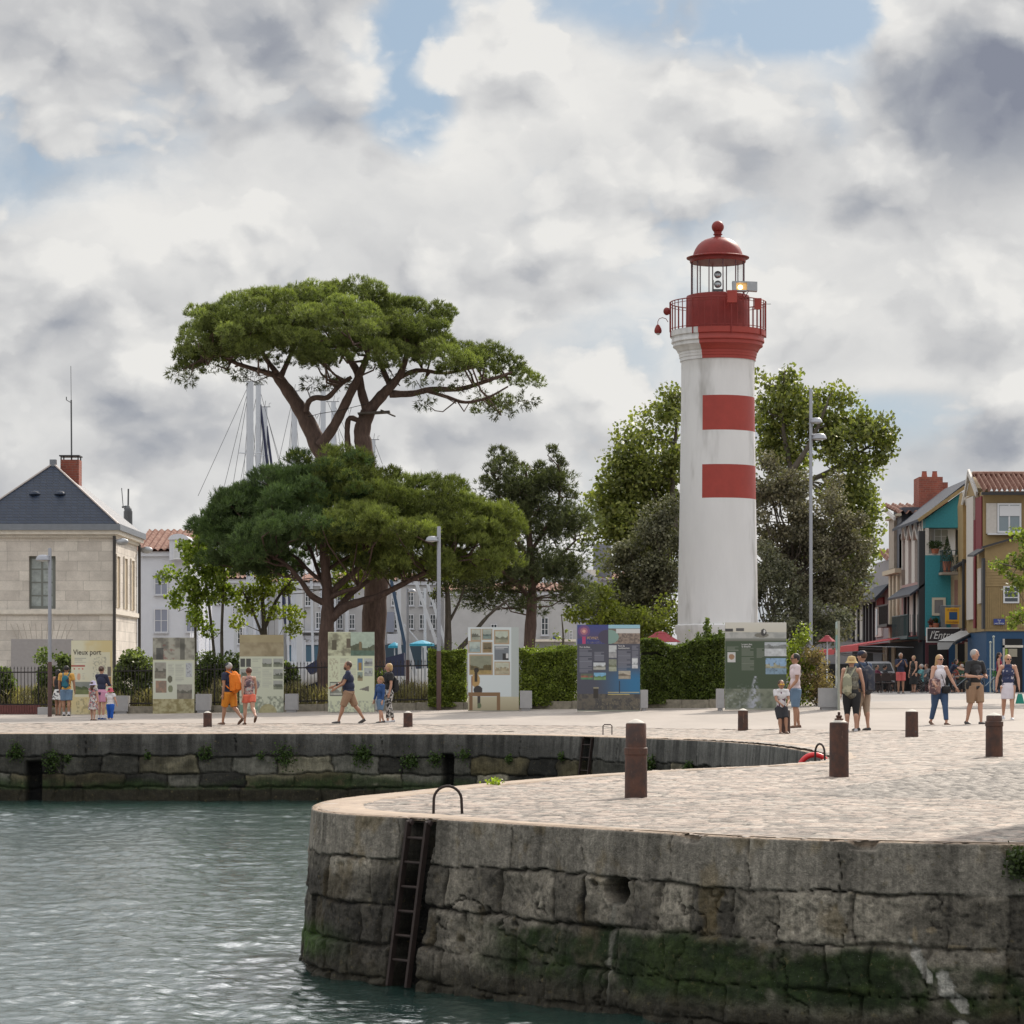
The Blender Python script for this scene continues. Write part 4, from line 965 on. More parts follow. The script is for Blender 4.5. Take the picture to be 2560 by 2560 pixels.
# ---- generic leafy trees --------------------------------------------------
def leafy(name, label, Y0, trunk, lobes, dens_, nleaf, rad, size, c_hi, c_lo, matl=M_LEAF, bark=M_BARKG, group=None, zmin=-.8, low=.9, twig=2, tw=(.035, .010), shell=(.35, 1.0), extra=None, droop=.3, foot=None, cat='tree', sq=.85, loosefrac=.0):
    x0, y0 = trunk[0][0][0]; g = foot or (X_(x0, Y0), Y0, float(gz2(X_(x0, Y0), Y0)))
    t = tree(name, label, group, cat, g); mb = MB(); ap = []
    for pts, rr, *dy in trunk: ap += limb(mb, pts, Y0, rr, dy[0] if dy else 0, 8)
    sub = sub_lobes(lobes, Y0, dens_, zmin, shell, low)
    if twig: twigs(mb, [tuple(p) for p in ap[len(ap)//4:]], sub[::twig], tw[0], tw[1], .1)
    if mb.v: mb.build('trunk' if cat == 'tree' else 'stem', bark, t, smooth=True)
    n = len(sub); d = sphere_dirs(n*nleaf); rr = np.repeat(RNG.uniform(.7, 1.25, n)*rad, nleaf)[:, None]*RNG.uniform(.25, 1.1, (n*nleaf, 1))**.7
    P_ = np.repeat(sub, nleaf, 0)+d*rr*np.array([1, 1, sq])
    tone = np.repeat(RNG.uniform(.72, 1.25, (n, 1)), nleaf, 0); f = RNG.uniform(0, 1, (len(P_), 1))
    C = (np.array(c_lo)*(1-f)+np.array(c_hi)*f)*tone
    parts = [leafq(P_, size, C, droop=droop)]
    if extra: parts += extra
    V, Fc, C = join(parts); mesh_np('crown' if cat == 'tree' else 'foliage', V, Fc, matl, t, C); return t
# plane tree behind the lighthouse
leafy('plane_tree', 'large light green plane tree spreading out on both sides behind the lighthouse', 116.,
      [([(1740, 1770), (1745, 1600), (1760, 1450), (1800, 1300), (1850, 1150)], [30, 28, 24, 18, 10], .5), ([(1760, 1450), (1690, 1330), (1640, 1230), (1600, 1150)], [12, 8, 5, 2], 1), ([(1800, 1320), (1930, 1230), (2010, 1130), (2060, 1020)], [14, 10, 6, 3], -1),
       ([(1985, 1215), (1965, 1120), (1950, 1020), (1960, 930)], [8, 6, 4, 2], -.5), ([(1930, 1230), (2050, 1190), (2150, 1130), (2210, 1090)], [8, 6, 4, 2], .5), ([(1700, 1350), (1600, 1280), (1530, 1210)], [7, 5, 2], .5), ([(1690, 1340), (1680, 1200), (1690, 1080), (1695, 990)], [8, 6, 4, 2], 0)],
      [(1640, 1150, 110, 150, 0), (1580, 1290, 110, 130, .5), (1660, 1260, 70, 120, 1.), (1690, 1020, 45, 70, 0), (1570, 1180, 90, 110, 0), (1520, 1290, 50, 110, 0), (1590, 1350, 110, 120, 0), (1960, 1000, 90, 90, 0), (2050, 1080, 130, 120, 0), (2150, 1130, 90, 100, 0), (2140, 1260, 90, 130, 0), (2130, 1400, 80, 120, 0), (1940, 1120, 90, 120, 1), (1960, 940, 30, 45, 0), (2170, 1070, 60, 50, 0), (2080, 1470, 90, 90, 0), (1600, 1460, 80, 80, 0), (2215, 1110, 30, 40, 0)],
      3.0, 100, .62, .19, (.25, .26, .072), (.085, .105, .036), shell=(.25, 1.0))
# holm oaks around its foot
HG = 'grey green holm oaks beside the lighthouse'
leafy('holm_oak', 'grey green holm oak left of the white tower, in front of the plane tree', 109., [([(1640, 1772), (1640, 1600), (1650, 1500)], [14, 12, 8])],
      [(1640, 1400, 90, 130, 0), (1620, 1500, 100, 80, 0), (1590, 1430, 70, 100, 0), (1680, 1330, 60, 90, 0), (1560, 1530, 90, 60, 0)], 4.2, 190, .46, .125, (.22, .215, .135), (.068, .072, .045), M_HOLM, group=HG, shell=(.5, 1.0))
leafy('holm_oak', 'tall grey brown holm oak right of the white tower, behind the thin lamp mast', 107., [([(1990, 1772), (1990, 1600), (1980, 1450)], [16, 14, 8])],
      [(1960, 1290, 110, 120, 0), (2060, 1310, 110, 130, 0), (1990, 1420, 110, 110, -.5), (2110, 1430, 80, 120, 0), (1930, 1200, 60, 60, .5), (2070, 1520, 90, 90, 0)], 4.2, 190, .46, .125, (.23, .21, .138), (.07, .068, .046), M_HOLM, group=HG, shell=(.5, 1.0))
leafy('holm_oak', 'low dark holm oak against the right foot of the white tower', 104., [([(1950, 1772), (1950, 1660)], [12, 8])],
      [(1930, 1480, 70, 90, 0), (1950, 1570, 110, 60, 0), (2050, 1560, 70, 60, 0), (1920, 1420, 40, 60, 0)], 4.4, 190, .44, .12, (.19, .19, .125), (.05, .056, .036), M_HOLM, group=HG, shell=(.5, 1.0))
# evergreen pine in the middle
ms = [([(1318, 1772), (1322, 1640), (1328, 1540), (1330, 1450), (1320, 1300), (1315, 1180)], [17, 15, 14, 10, 7, 3], 0), ([(1330, 1500), (1270, 1440), (1210, 1400)], [6, 5, 2], -.6), ([(1328, 1470), (1390, 1400), (1440, 1350)], [6, 5, 2], .3), ([(1325, 1400), (1260, 1300), (1240, 1200)], [5, 4, 2], 0), ([(1325, 1380), (1390, 1280), (1400, 1180)], [5, 4, 2], 0)]
Y0 = 103.; t = tree('aleppo_pine', 'loose dark evergreen pine with spiky top between the pines and the lighthouse', None, loc=(X_(1318, Y0), Y0, float(gz2(X_(1318, Y0), Y0))))
mb = MB(); ap = []
for p_, r_, d_ in ms: ap += limb(mb, p_, Y0, r_, d_, 8)
LB = [(1325, 1300, 110, 130, 0), (1255, 1210, 60, 75, 0), (1385, 1200, 50, 70, 0), (1410, 1320, 65, 90, 0), (1310, 1430, 140, 90, 0), (1230, 1400, 60, 110, .5), (1420, 1430, 60, 70, 0), (1180, 1470, 60, 70, 1.), (1330, 1230, 60, 60, 0), (1440, 1490, 60, 50, 0), (1260, 1500, 110, 40, .6)]
sub = sub_lobes(LB, Y0, 5.2, -.6, low=.8, shell=(.2, 1.0))
tips = np.array([np.array(Wp(x, y, Y0+RNG.uniform(-1, 1))) for x, y in ((1243, 1130), (1250, 1155), (1380, 1125), (1392, 1150), (1405, 1160), (1275, 1150), (1350, 1165), (1225, 1175), (1430, 1240), (1460, 1300), (1468, 1360), (1300, 1170), (1215, 1200))])
twigs(mb, [tuple(p) for p in ap], np.vstack([sub[::2], tips]), .03, .010, .05); mb.build('trunk', M_BARK, t, smooth=True)
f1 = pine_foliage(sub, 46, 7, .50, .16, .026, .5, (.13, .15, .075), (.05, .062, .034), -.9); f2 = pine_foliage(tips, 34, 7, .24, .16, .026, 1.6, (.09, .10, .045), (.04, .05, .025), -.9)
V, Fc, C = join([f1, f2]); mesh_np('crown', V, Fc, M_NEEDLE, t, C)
# small broad-leaved trees at the left
leafy('maple_tree', 'slender bright green tree with several thin stems beside the white house', 99., [([(542, 1772), (535, 1640), (520, 1500), (505, 1400)], [5, 4, 3, 2], .2), ([(560, 1772), (555, 1600), (560, 1480), (565, 1400)], [5, 4, 3, 2], -.3), ([(488, 1772), (487, 1640), (486, 1520), (480, 1440)], [4, 4, 3, 2], .4)],
      [(500, 1400, 55, 70, 0), (530, 1450, 70, 50, 0), (470, 1470, 45, 50, 0), (490, 1350, 30, 40, 0), (560, 1410, 50, 50, 0), (430, 1505, 25, 14, 0), (500, 1540, 40, 30, 0), (420, 1445, 20, 20, 0), (545, 1500, 60, 30, 0), (510, 1580, 30, 22, 0)],
      6.5, 75, .36, .15, (.24, .29, .045), (.09, .13, .025), tw=(.018, .006), shell=(.3, 1.))
leafy('maple_tree', 'low spreading bright green tree under the left side of the stone pine', 100., [([(660, 1772), (662, 1640), (660, 1560), (655, 1480)], [9, 8, 7, 4], 0), ([(662, 1570), (690, 1500), (725, 1450)], [5, 4, 2], .5), ([(660, 1600), (630, 1520), (610, 1480)], [4, 3, 2], -.4)],
      [(640, 1480, 60, 35, 0), (700, 1470, 60, 25, .6), (620, 1530, 45, 22, 0), (720, 1535, 70, 16, 0), (600, 1560, 30, 20, 0), (670, 1440, 60, 30, 0), (730, 1570, 30, 16, 0), (880, 1440, 70, 40, 2.), (850, 1480, 40, 30, 2.)],
      7, 75, .34, .14, (.27, .30, .05), (.12, .15, .028), tw=(.018, .006), shell=(.2, 1.))
leafy('young_tree', 'young tree with a dark twisted stem behind the hedge beside the lamp post', 101., [([(1118, 1772), (1120, 1600), (1118, 1480), (1100, 1400)], [10, 9, 6, 3], 0), ([(1122, 1650), (1170, 1600), (1220, 1540), (1270, 1500)], [7, 6, 4, 2], 0), ([(1120, 1560), (1150, 1500), (1170, 1430)], [4, 3, 2], 0)],
      [(1130, 1440, 60, 40, 0), (1190, 1450, 50, 40, 0), (1110, 1480, 40, 20, 0)], 6, 70, .34, .12, (.10, .11, .045), (.045, .05, .025), tw=(.02, .007))
leafy('sapling', 'thin sapling with a few pale leaves between the picture panel and the blue panel', 98., [([(1404, 1772), (1406, 1660), (1408, 1590), (1404, 1540)], [3.5, 3, 2.5, 1.2], 0)],
      [(1392, 1592, 14, 14, 0), (1422, 1582, 16, 10, 0), (1405, 1600, 14, 10, 0)], 22., 9, .10, .10, (.30, .34, .10), (.14, .17, .05), tw=(.010, .004))
leafy('shrub', 'yellow green shrubs growing behind the hedge left of the lighthouse', 106., [([(1560, 1772), (1560, 1600)], [5, 3])],
      [(1480, 1540, 70, 60, 0), (1560, 1560, 90, 70, 0), (1640, 1560, 70, 60, 0), (1500, 1490, 60, 40, 0)], 5.5, 110, .40, .13, (.30, .32, .06), (.10, .12, .03), cat='shrub', tw=(.015, .006))
# plane branch reaching in at the right edge
leafy('plane_tree', 'plane tree at the right edge whose leafy branches hang before the mustard house', 88., [([(2690, 1760), (2690, 1500), (2680, 1350), (2660, 1250)], [16, 14, 10, 5], 0), ([(2690, 1500), (2610, 1440), (2540, 1420), (2500, 1410)], [7, 5, 3, 1.5], -.3), ([(2685, 1600), (2620, 1560), (2570, 1520)], [6, 4, 2], .2), ([(2680, 1420), (2600, 1360), (2550, 1340)], [6, 4, 2], .4)],
      [(2545, 1340, 35, 35, 0), (2530, 1400, 50, 25, 0), (2495, 1410, 18, 12, 0), (2540, 1450, 35, 25, 0), (2545, 1540, 28, 55, 0), (2535, 1475, 30, 20, 0), (2600, 1400, 60, 120, 0), (2700, 1400, 120, 150, 0), (2620, 1300, 60, 60, 0), (2500, 1420, 20, 10, 0)],
      7.0, 40, .26, .14, (.26, .30, .07), (.08, .11, .025), tw=(.016, .006), shell=(.2, 1.))
# ================================================================ HEDGES AND BUSHES
def bush(label, x0, x1, yt, yb, q, c_hi, c_lo, size=.12, n=7):
    w_ = (x1-x0)/2; cx = (x0+x1)/2; h_ = yb-yt; L = []
    for i in range(n): u = (i+.5)/n*2-1; rx = w_*random.uniform(.30, .46); ry = h_*random.uniform(.30, .42); L.append((cx+u*w_*.72, yt+ry*1.02+h_*random.uniform(0, .16)+abs(u)**2*h_*.10, rx, ry, random.uniform(-.4, .3)))
    for i in range(n): u = (i+.5)/n*2-1; L.append((cx+u*w_*.8, yb-h_*.22, w_*.36, h_*.26, random.uniform(-.4, .3)))
    return leafy('bush', label, q, [([(cx, yb), (cx+3, yb-h_*.5)], [3, 2], 0)], L, 7.0, 130, .32, size, c_hi, c_lo, M_LEAF, shell=(.2, 1.0), cat='bush', tw=(.014, .005), twig=4)
def hedge(name, label, x0, x1, ytop, ybot, q, dep, c_hi, c_lo, n=16000, size=.085, stray=.08, bumps=None, group=None, yprof=None):
    s_ = q/F; X0, X1 = X_(x0, q), X_(x1, q); zb = float(gz2((X0+X1)/2, q)); zt = Z_(ytop, q)
    t = thing(name, ((X0+X1)/2, q, zb), label, 'hedge' if name == 'hedge' else 'bush', group)
    P_ = np.stack([RNG.uniform(X0, X1, n), q+dep*(RNG.uniform(-.5, .5, n)), RNG.uniform(zb+.12, zt, n)], -1)
    # push most of the points to the surface
    k_ = RNG.uniform(0, 1, n); fr = k_ < .55; P_[fr, 1] = q-dep*.5+RNG.exponential(.07, fr.sum()); tp = (k_ >= .55) & (k_ < .85); P_[tp, 2] = zt-RNG.exponential(.07, tp.sum())
    wob = (fbm(P_[:, 0]*2.2, P_[:, 2]*2.2+P_[:, 1], 3, 8)-.5); P_[:, 1] -= wob*(.35 if name == 'hedge' else .8); P_[:, 2] += (fbm(P_[:, 0]*1.4+3, P_[:, 1]*1.4, 3, 9)-.5)*stray*4*(P_[:, 2] > zt-.4)
    tall = RNG.uniform(0, 1, n) < .02; P_[tall & tp, 2] += RNG.exponential(stray, (tall & tp).sum())*1.5
    if name == 'bush':
        un = (P_[:, 0]-(X0+X1)/2)/((X1-X0)/2); P_[:, 2] = zb+.05+(P_[:, 2]-zb-.05)*(1-.38*np.abs(un)**2.6); hn = (P_[:, 2]-zb)/(zt-zb); P_[:, 0] = (X0+X1)/2+(P_[:, 0]-(X0+X1)/2)*(1.16-.30*hn**2)+(fbm(P_[:, 2]*2, P_[:, 1]*2, 3, 5)-.5)*.5
    if yprof is not None:
        zl = np.array([Z_(v, q) for v in np.interp(CX+P_[:, 0]*F/q, yprof[0], yprof[1])]); P_[:, 2] = zb+.1+(P_[:, 2]-zb-.1)*(zl-zb-.1)/(zt-zb-.1)
    if bumps: 
        for bx, by, bw, bn in bumps:
            zz = RNG.uniform(zt-.3, Z_(by, q), bn); cx_ = X_(bx, q); ww = bw*s_*(1-(zz-zt)/(Z_(by, q)-zt+.01)*.85)
            P_ = np.vstack([P_, np.stack([cx_+RNG.normal(size=bn)*ww*.6, q+RNG.normal(size=bn)*.15, zz], -1)])
    f = RNG.uniform(0, 1, (len(P_), 1)); tone = .7+.6*fbm(P_[:, 0]*3, P_[:, 2]*3, 3, 18)[:, None]
    V, Fc, C = leafq(P_, size, (np.array(c_lo)*(1-f)+np.array(c_hi)*f)*tone, aspect=.6)
    mesh_np('foliage', V, Fc, M_LEAF, t, C)
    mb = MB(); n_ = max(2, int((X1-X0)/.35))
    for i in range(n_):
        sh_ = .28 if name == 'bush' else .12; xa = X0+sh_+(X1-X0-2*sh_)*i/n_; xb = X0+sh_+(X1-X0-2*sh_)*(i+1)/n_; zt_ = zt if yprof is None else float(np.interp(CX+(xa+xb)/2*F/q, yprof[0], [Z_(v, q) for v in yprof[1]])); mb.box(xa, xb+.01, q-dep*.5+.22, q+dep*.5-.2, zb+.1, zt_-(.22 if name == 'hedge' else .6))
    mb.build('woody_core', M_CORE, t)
    return t
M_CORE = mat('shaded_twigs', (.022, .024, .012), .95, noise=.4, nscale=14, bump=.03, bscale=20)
HD = (.15, .19, .04), (.045, .066, .018)
hedge('hedge', 'clipped green hedge behind the brown footed lamp post', 1072, 1166, 1627, 1760, 92.5, 1.3, (.26, .31, .055), (.065, .09, .02))
hedge('hedge', 'clipped green hedge between the picture panel and the blue panel', 1296, 1444, 1622, 1760, 90.5, 1.3, (.26, .31, .055), (.065, .09, .02), 15000)
hedge('hedge', 'tall dark hedge with rising shoots, between the blue panel and the green panel', 1594, 1818, 1612, 1765, 88.5, 1.3, *HD, n=22000, bumps=[(1768, 1545, 16, 900), (1745, 1580, 14, 400), (1800, 1575, 14, 500), (1720, 1600, 10, 200)], yprof=([1594, 1640, 1680, 1740, 1818], [1606, 1604, 1622, 1600, 1585]))
bush('bright green bush beside the green display panel', 1964, 2032, 1560, 1766, 87.5, (.24, .28, .04), (.07, .09, .02), .10, 5)
bush('dry brownish bush leaning beside the concrete block', 2008, 2074, 1572, 1766, 87.2, (.30, .22, .13), (.11, .085, .045), .08, 5)
BG = (.17, .21, .07), (.04, .058, .022)
bush('rounded green bush between the lamp post and the old port panel', 90, 186, 1618, 1775, 99, *BG)
bush('dark bush at the left edge of the quay', -80, 30, 1636, 1775, 99, *BG)
bush('broad leafy bush between the first two display panels', 276, 392, 1608, 1775, 98.6, (.20, .23, .09), (.045, .06, .028))
bush('dark bush behind the path between the second and third panels', 480, 606, 1612, 1775, 98, *BG)
bush('small dark bush right of the sandy coloured panel', 700, 742, 1626, 1775, 97, *BG, n=4)
bush('low dark bush behind the blonde woman in black', 926, 966, 1672, 1775, 96, *BG, n=3)
# undergrowth: dry grass behind the railing
n = 9000; px_ = RNG.uniform(-60, 1165, n); q_ = np.interp(px_, [-120, 1170], [98.6, 92.2])+RNG.uniform(.3, 3.5, n); X = (px_-CX)*q_/F; P_ = np.stack([X, q_, gz2(X, q_)+.0], -1)
C = np.array([.26, .22, .13])*RNG.uniform(.4, 1.2, (n, 1)); hgt = .3+1.0*fbm(px_*.02, q_*0, 3, 4)
V, Fc, C = blades(P_+np.array([0, 0, 1])*(RNG.uniform(0, .9, n)*hgt)[:, None], np.tile([0, 0, 1.], (n, 1)), 2, .28, .03, .45, C)
tag(mesh_np('undergrowth', V, Fc, M_LEAF, None, C), 'dry grass and low plants behind the iron railing', 'undergrowth', kind='stuff')
# weeds in the quay walls
def weed(px, py, r, n, far, col, label, sz=.06):
    s_ = s_far(px) if far else s_front(px); p, n_ = rimpt(s_, .10); q = p.y; p.z = Z_(py, q)
    t = thing('weed', p, label, 'plant', 'weeds growing on the quay wall'); c = np.array(p)
    P_ = c+RNG.normal(size=(n, 3))*np.array([r*q/F*.55, .05, r*q/F*.6])+np.array([0, 0, -.02]); C = np.array(col)*RNG.uniform(.5, 1.3, (n, 1))
    V, Fc, C = leafq(P_, sz, C); mesh_np('leaves', V, Fc, M_LEAF, t, C)
    mb = MB()
    for i in range(5): mb.tube([c, c+RNG.normal(size=3)*.03+np.array([0, 0, -.02]), P_[i]], .004, 4)
    mb.build('stem', M_BARKG, t)
WG = (.06, .10, .025)
for px, py, r, n, lb in ((42, 1878, 17, 300, 'round leafy weed at the far left of the far wall'), (132, 1902, 22, 400, 'dark drooping weed below the far left wall edge'), (170, 1893, 9, 120, 'tiny weed right of the drooping weed'), (370, 1888, 8, 100, 'tiny weed in the far wall below the first display panels'),
                         (514, 1880, 16, 260, 'leafy weed in the far wall directly under the short bollard'), (655, 1887, 9, 110, 'small weed left of the large double weed'), (715, 1888, 24, 460, 'large weed in the far wall below the couple in orange'), (908, 1884, 23, 440, 'leafy weed in the far wall below the man in navy'), (1028, 1902, 18, 380, 'dark hanging weed in the far wall under the second bollard'),
                         (1092, 1895, 15, 240, 'weed left of the dark wall recess'), (1165, 1886, 14, 160, 'weed right of the dark wall recess'), (1280, 1896, 9, 130, 'weed in the far wall half way to the far ladder'), (1640, 1908, 20, 420, 'bushy weed in the far wall behind the large bollard'), (1735, 1918, 13, 240, 'small weed in the curved part of the far wall'), (1412, 1890, 8, 100, 'tiny weed left of the far ladder')):
    weed(px, py, r, n, True, WG, lb)
weed(2552, 2150, 30, 900, False, (.05, .07, .025), 'dark weed hanging on the near wall at the right edge', .035)
p = Vector((*gp0(1238, 1965), .01)); t = thing('weed', p, 'bright yellow green weed on the back edge of the near quay', 'plant', 'weeds growing on the quay wall'); c = np.array(p)
P_ = c+RNG.normal(size=(130, 3))*np.array([.045, .05, .02])+np.array([0, 0, .035]); V, Fc, C = leafq(P_, .035, np.array([.30, .38, .04])*RNG.uniform(.6, 1.2, (130, 1))); mesh_np('leaves', V, Fc, M_LEAF, t, C)
# ================================================================ DISPLAY PANELS
class Canvas:
    def __init__(s, x0, y0, x1, y1, step=1.3, col=(.6, .6, .5)):
        s.x0, s.y0, s.x1, s.y1 = x0, y0, x1, y1
        s.nx = int((x1-x0)/step)+1; s.ny = int((y1-y0)/step)+1
        s.X, s.Y = np.meshgrid(np.linspace(x0, x1, s.nx), np.linspace(y0, y1, s.ny), indexing='ij')
        s.C = np.ones((s.nx, s.ny, 3))*np.array(col)
    def m(s, a, b, c, d): return (s.X >= a) & (s.X <= c) & (s.Y >= b) & (s.Y <= d)
    def rect(s, a, b, c, d, col, f=1.): k = s.m(a, b, c, d); s.C[k] = s.C[k]*(1-f)+np.array(col)*f
    def grad(s, a, b, c, d, c0, c1): k = s.m(a, b, c, d); t = ((s.Y[k]-b)/(d-b))[:, None]; s.C[k] = np.array(c0)*(1-t)+np.array(c1)*t
    def tex(s, a, b, c, d, c0, c1, sc=.12, seed=1, cover=None, o=4):
        k = s.m(a, b, c, d); n = fbm(s.X[k]*sc*(1. if cover is None else 2.1), s.Y[k]*sc*(1. if cover is None else 1.6), o, seed); t = (.15+.7*sst(.28, .72, n))[:, None]; v = np.array(c0)*(1-t)+np.array(c1)*t
        f = 1. if cover is None else .62*(sst(cover, cover+.16, n))[:, None]
        if cover is not None: v = np.array(c1)[None]
        s.C[k] = s.C[k]*(1-f)+v*f
    def pic(s, a, b, c, d, skyc, land, sea, hz=.55, seed=1, frame=None, fw=2.):
        if frame is not None: s.rect(a-fw, b-fw, c+fw, d+fw, frame)
        k = s.m(a, b, c, d); u = (s.X[k]-a)/(c-a); v = (s.Y[k]-b)/(d-b); n = fbm(s.X[k]*.16, s.Y[k]*.16, 4, seed); h = hz-.30*fbm(u*5+seed, u*0, 3, seed+1)*(vn(u*6, u*0, seed) > .35)
        col = np.where((v < h)[:, None], np.array(skyc)*(.8+.4*n)[:, None], np.where((v < hz+.1)[:, None], (np.array(land)*.75+np.array(sea)*.25)*(.5+n)[:, None], np.array(sea)*(.65+.7*n)[:, None])); s.C[k] = col
    def lines(s, a, b, c, d, col, sp=3.2, f=.5):
        k = s.m(a, b, c, d) & (((s.Y-b) % sp) < sp*.5) & (s.X < c-(c-a)*.3*(vn(np.floor((s.Y-b)/sp), s.X*0, 3) > .75)); s.C[k] = s.C[k]*(1-f)+np.array(col)*f
    def ell(s, cx, cy, rx, ry, col, f=1.): k = ((s.X-cx)/rx)**2+((s.Y-cy)/ry)**2 < 1; s.C[k] = s.C[k]*(1-f)+np.array(col)*f
M_PRINT = mat('printed_board', rough=.45, attr=True); M_EDGE = mat('board_edge', (.30, .31, .26), .6); M_CONC = mat('concrete', (.36, .355, .36), .8, noise=.1, nscale=5, bump=.003, bscale=40)
def text(body, x, y, q, size_px, m_, parent, dy=-.012, name='heading', shear=0, anchor='LEFT', sx=1.0, rz=0):
    cu = bpy.data.curves.new(name, 'FONT'); cu.body = body; cu.size = size_px*q/F*1.38; cu.extrude = .003; cu.shear = shear; cu.align_x = anchor; cu.materials.append(m_)
    tmp = bpy.data.objects.new(name, cu); me = bpy.data.meshes.new_from_object(tmp); bpy.data.objects.remove(tmp); me.materials.clear(); me.materials.append(m_)
    o = bpy.data.objects.new(name, me); COL.objects.link(o); p = Wp(x, y, q); p.y += dy; o.location = p; o.rotation_euler = (R(90), 0, rz); o.scale = (sx, 1, 1)
    if parent is not None: par(o, parent)
    return o
M_INK = mat('dark_ink', (.06, .05, .04), .6); M_INKW = mat('white_ink', (.75, .75, .75), .6)
def panel(cv, q, label, texts=()):
    x0, y0, x1, y1 = cv.x0, cv.y0, cv.x1, cv.y1; a, b = Wp(x0, y0, q), Wp(x1, y1, q); z0 = float(gz2((a.x+b.x)/2, q))
    t = thing('display_panel', ((a.x+b.x)/2, q, z0), label, 'display panel', 'exhibition panels along the promenade')
    mb = MB(); mb.box(a.x, b.x, q, q+.10, min(b.z, z0+.02), a.z); mb.build('board', M_EDGE, t)
    k = q/F; zb = max(b.z, z0+.02)
    V = np.stack([(cv.X-CX)*k, np.full(cv.X.shape, q-.004), CZ-(cv.Y-HY)*k], -1).reshape(-1, 3); idx = np.arange(cv.X.size).reshape(cv.X.shape)
    Fc = np.stack([idx[:-1, :-1], idx[:-1, 1:], idx[1:, 1:], idx[1:, :-1]], -1).reshape(-1, 4)
    pr = mesh_np('print', V, Fc, M_PRINT, t, np.clip(cv.C, 0, 1).reshape(-1, 3))
    for tx in texts: text(tx[0], tx[1], tx[2], q, tx[3], tx[4], pr, sx=tx[5] if len(tx) > 5 else 1.)
    return t
def ballast(x0, x1, y0, y1, q, label):
    a, b = Wp(x0, y0, q), Wp(x1, y1, q); z0 = float(gz2((a.x+b.x)/2, q)); h = (y1-y0)*q/F
    t = thing('concrete_block', ((a.x+b.x)/2, q, z0), label, 'concrete block', 'concrete blocks weighing down the panels')
    mb = MB(); mb.box(a.x, b.x, q, q+.55, z0+.09, z0+h); mb.build('block', M_CONC, t); mb = MB(); mb.box(a.x+.05, b.x-.05, q+.03, q+.5, z0-.02, z0+.088); mb.build('foot', M_CONC, t)
CRM = (.62, .60, .44)
# 1 old port
c = Canvas(178, 1601, 281, 1786, col=(.64, .60, .42)); c.tex(178, 1601, 281, 1786, (.60, .48, .22), (.66, .66, .52), .02, 5); c.rect(186, 1630, 275, 1742, (.64, .65, .55), .6)
c.tex(232, 1642, 266, 1700, 0, (.22, .22, .19), .22, 8, .50); c.rect(178, 1663, 213, 1666.5, (.35, .06, .05)); c.lines(186, 1645, 215, 1658, (.2, .2, .2))
for x in (186, 197, 207): c.ell(x, 1672, 2, 2, (.5, .12, .1))
c.ell(197, 1692, 4.5, 9, (.62, .36, .24)); c.lines(184, 1684, 190, 1704, (.2, .2, .2)); c.lines(206, 1684, 212, 1700, (.3, .3, .3))
c.pic(186, 1705, 227, 1736, (.22, .24, .22), (.06, .09, .04), (.16, .19, .08), .5, 4); c.rect(268, 1667, 278, 1690, (.16, .14, .12)); c.rect(268, 1691, 278, 1710, (.34, .18, .07)); c.tex(190, 1746, 281, 1786, 0, (.25, .22, .13), .13, 12, .46)
panel(c, 95.9, 'pale yellow panel headed Vieux port, leftmost in the row', [('Vieux port', 183, 1636.5, 13.5, M_INK, .86)])
# 2 sepia
c = Canvas(382, 1594, 486, 1786, col=(.58, .58, .42)); c.tex(382, 1594, 486, 1650, (.13, .12, .10), (.44, .43, .36), .07, 21); c.tex(408, 1612, 436, 1650, 0, (.24, .07, .06), .09, 22, .5); c.rect(390, 1620, 408, 1650, (.05, .05, .05), .8); c.rect(450, 1596, 462, 1650, (.06, .06, .05), .7)
c.rect(384, 1652, 484, 1752, (.58, .60, .50))
for a in ((387, 1656, 415, 1697), (389, 1702, 417, 1732), (442, 1711, 480, 1748)): c.pic(*a, (.32, .31, .27), (.12, .12, .10), (.22, .2, .16), .5, int(a[0]))
c.tex(389, 1702, 417, 1732, (.20, .17, .14), (.42, .26, .18), .12, 25); c.ell(425, 1698, 6, 9, (.14, .14, .10)); c.ell(426, 1722, 6, 9, (.22, .24, .15)); c.rect(465, 1658, 480, 1692, (.48, .50, .52)); c.tex(465, 1658, 480, 1692, 0, (.18, .18, .2), .2, 28, .5)
c.lines(420, 1660, 435, 1690, (.3, .3, .28)); c.lines(439, 1660, 460, 1705, (.3, .3, .28)); c.tex(382, 1748, 486, 1786, (.22, .18, .07), (.50, .46, .28), .16, 29)
panel(c, 94.6, 'sepia panel with dark tree trunks pictured across its top')
# 3 sandy
c = Canvas(599, 1587, 709, 1783, col=(.56, .58, .46)); c.tex(599, 1587, 709, 1641, (.24, .19, .11), (.40, .34, .22), .06, 31); c.rect(599, 1587, 709, 1606, (.40, .34, .20), .6)
for a in ((601, 1646, 613, 1668), (615, 1646, 627, 1668)): c.rect(*a, (.08, .08, .075))
for a in ((601, 1672, 627, 1694), (656, 1646, 680, 1668), (683, 1646, 707, 1668), (683, 1672, 707, 1697), (683, 1701, 707, 1723)): c.pic(*a, (.36, .37, .34), (.09, .10, .08), (.2, .22, .16), .6, int(a[0]+a[1]))
c.ell(640, 1712, 9, 11, (.20, .19, .20)); c.lines(631, 1646, 652, 1656, (.2, .2, .2)); c.lines(631, 1668, 652, 1720, (.35, .36, .33)); c.lines(656, 1672, 680, 1720, (.35, .36, .33))
c.tex(599, 1740, 709, 1783, 0, (.10, .12, .09), .10, 36, .44); c.ell(670, 1782, 22, 22, (.38, .33, .16), .8); c.rect(599, 1762, 612, 1783, (.08, .20, .14), .8); c.rect(632, 1752, 644, 1774, (.12, .26, .18), .6)
panel(c, 92.2, 'panel with a sandy brown landscape across its top, behind the couple in orange')
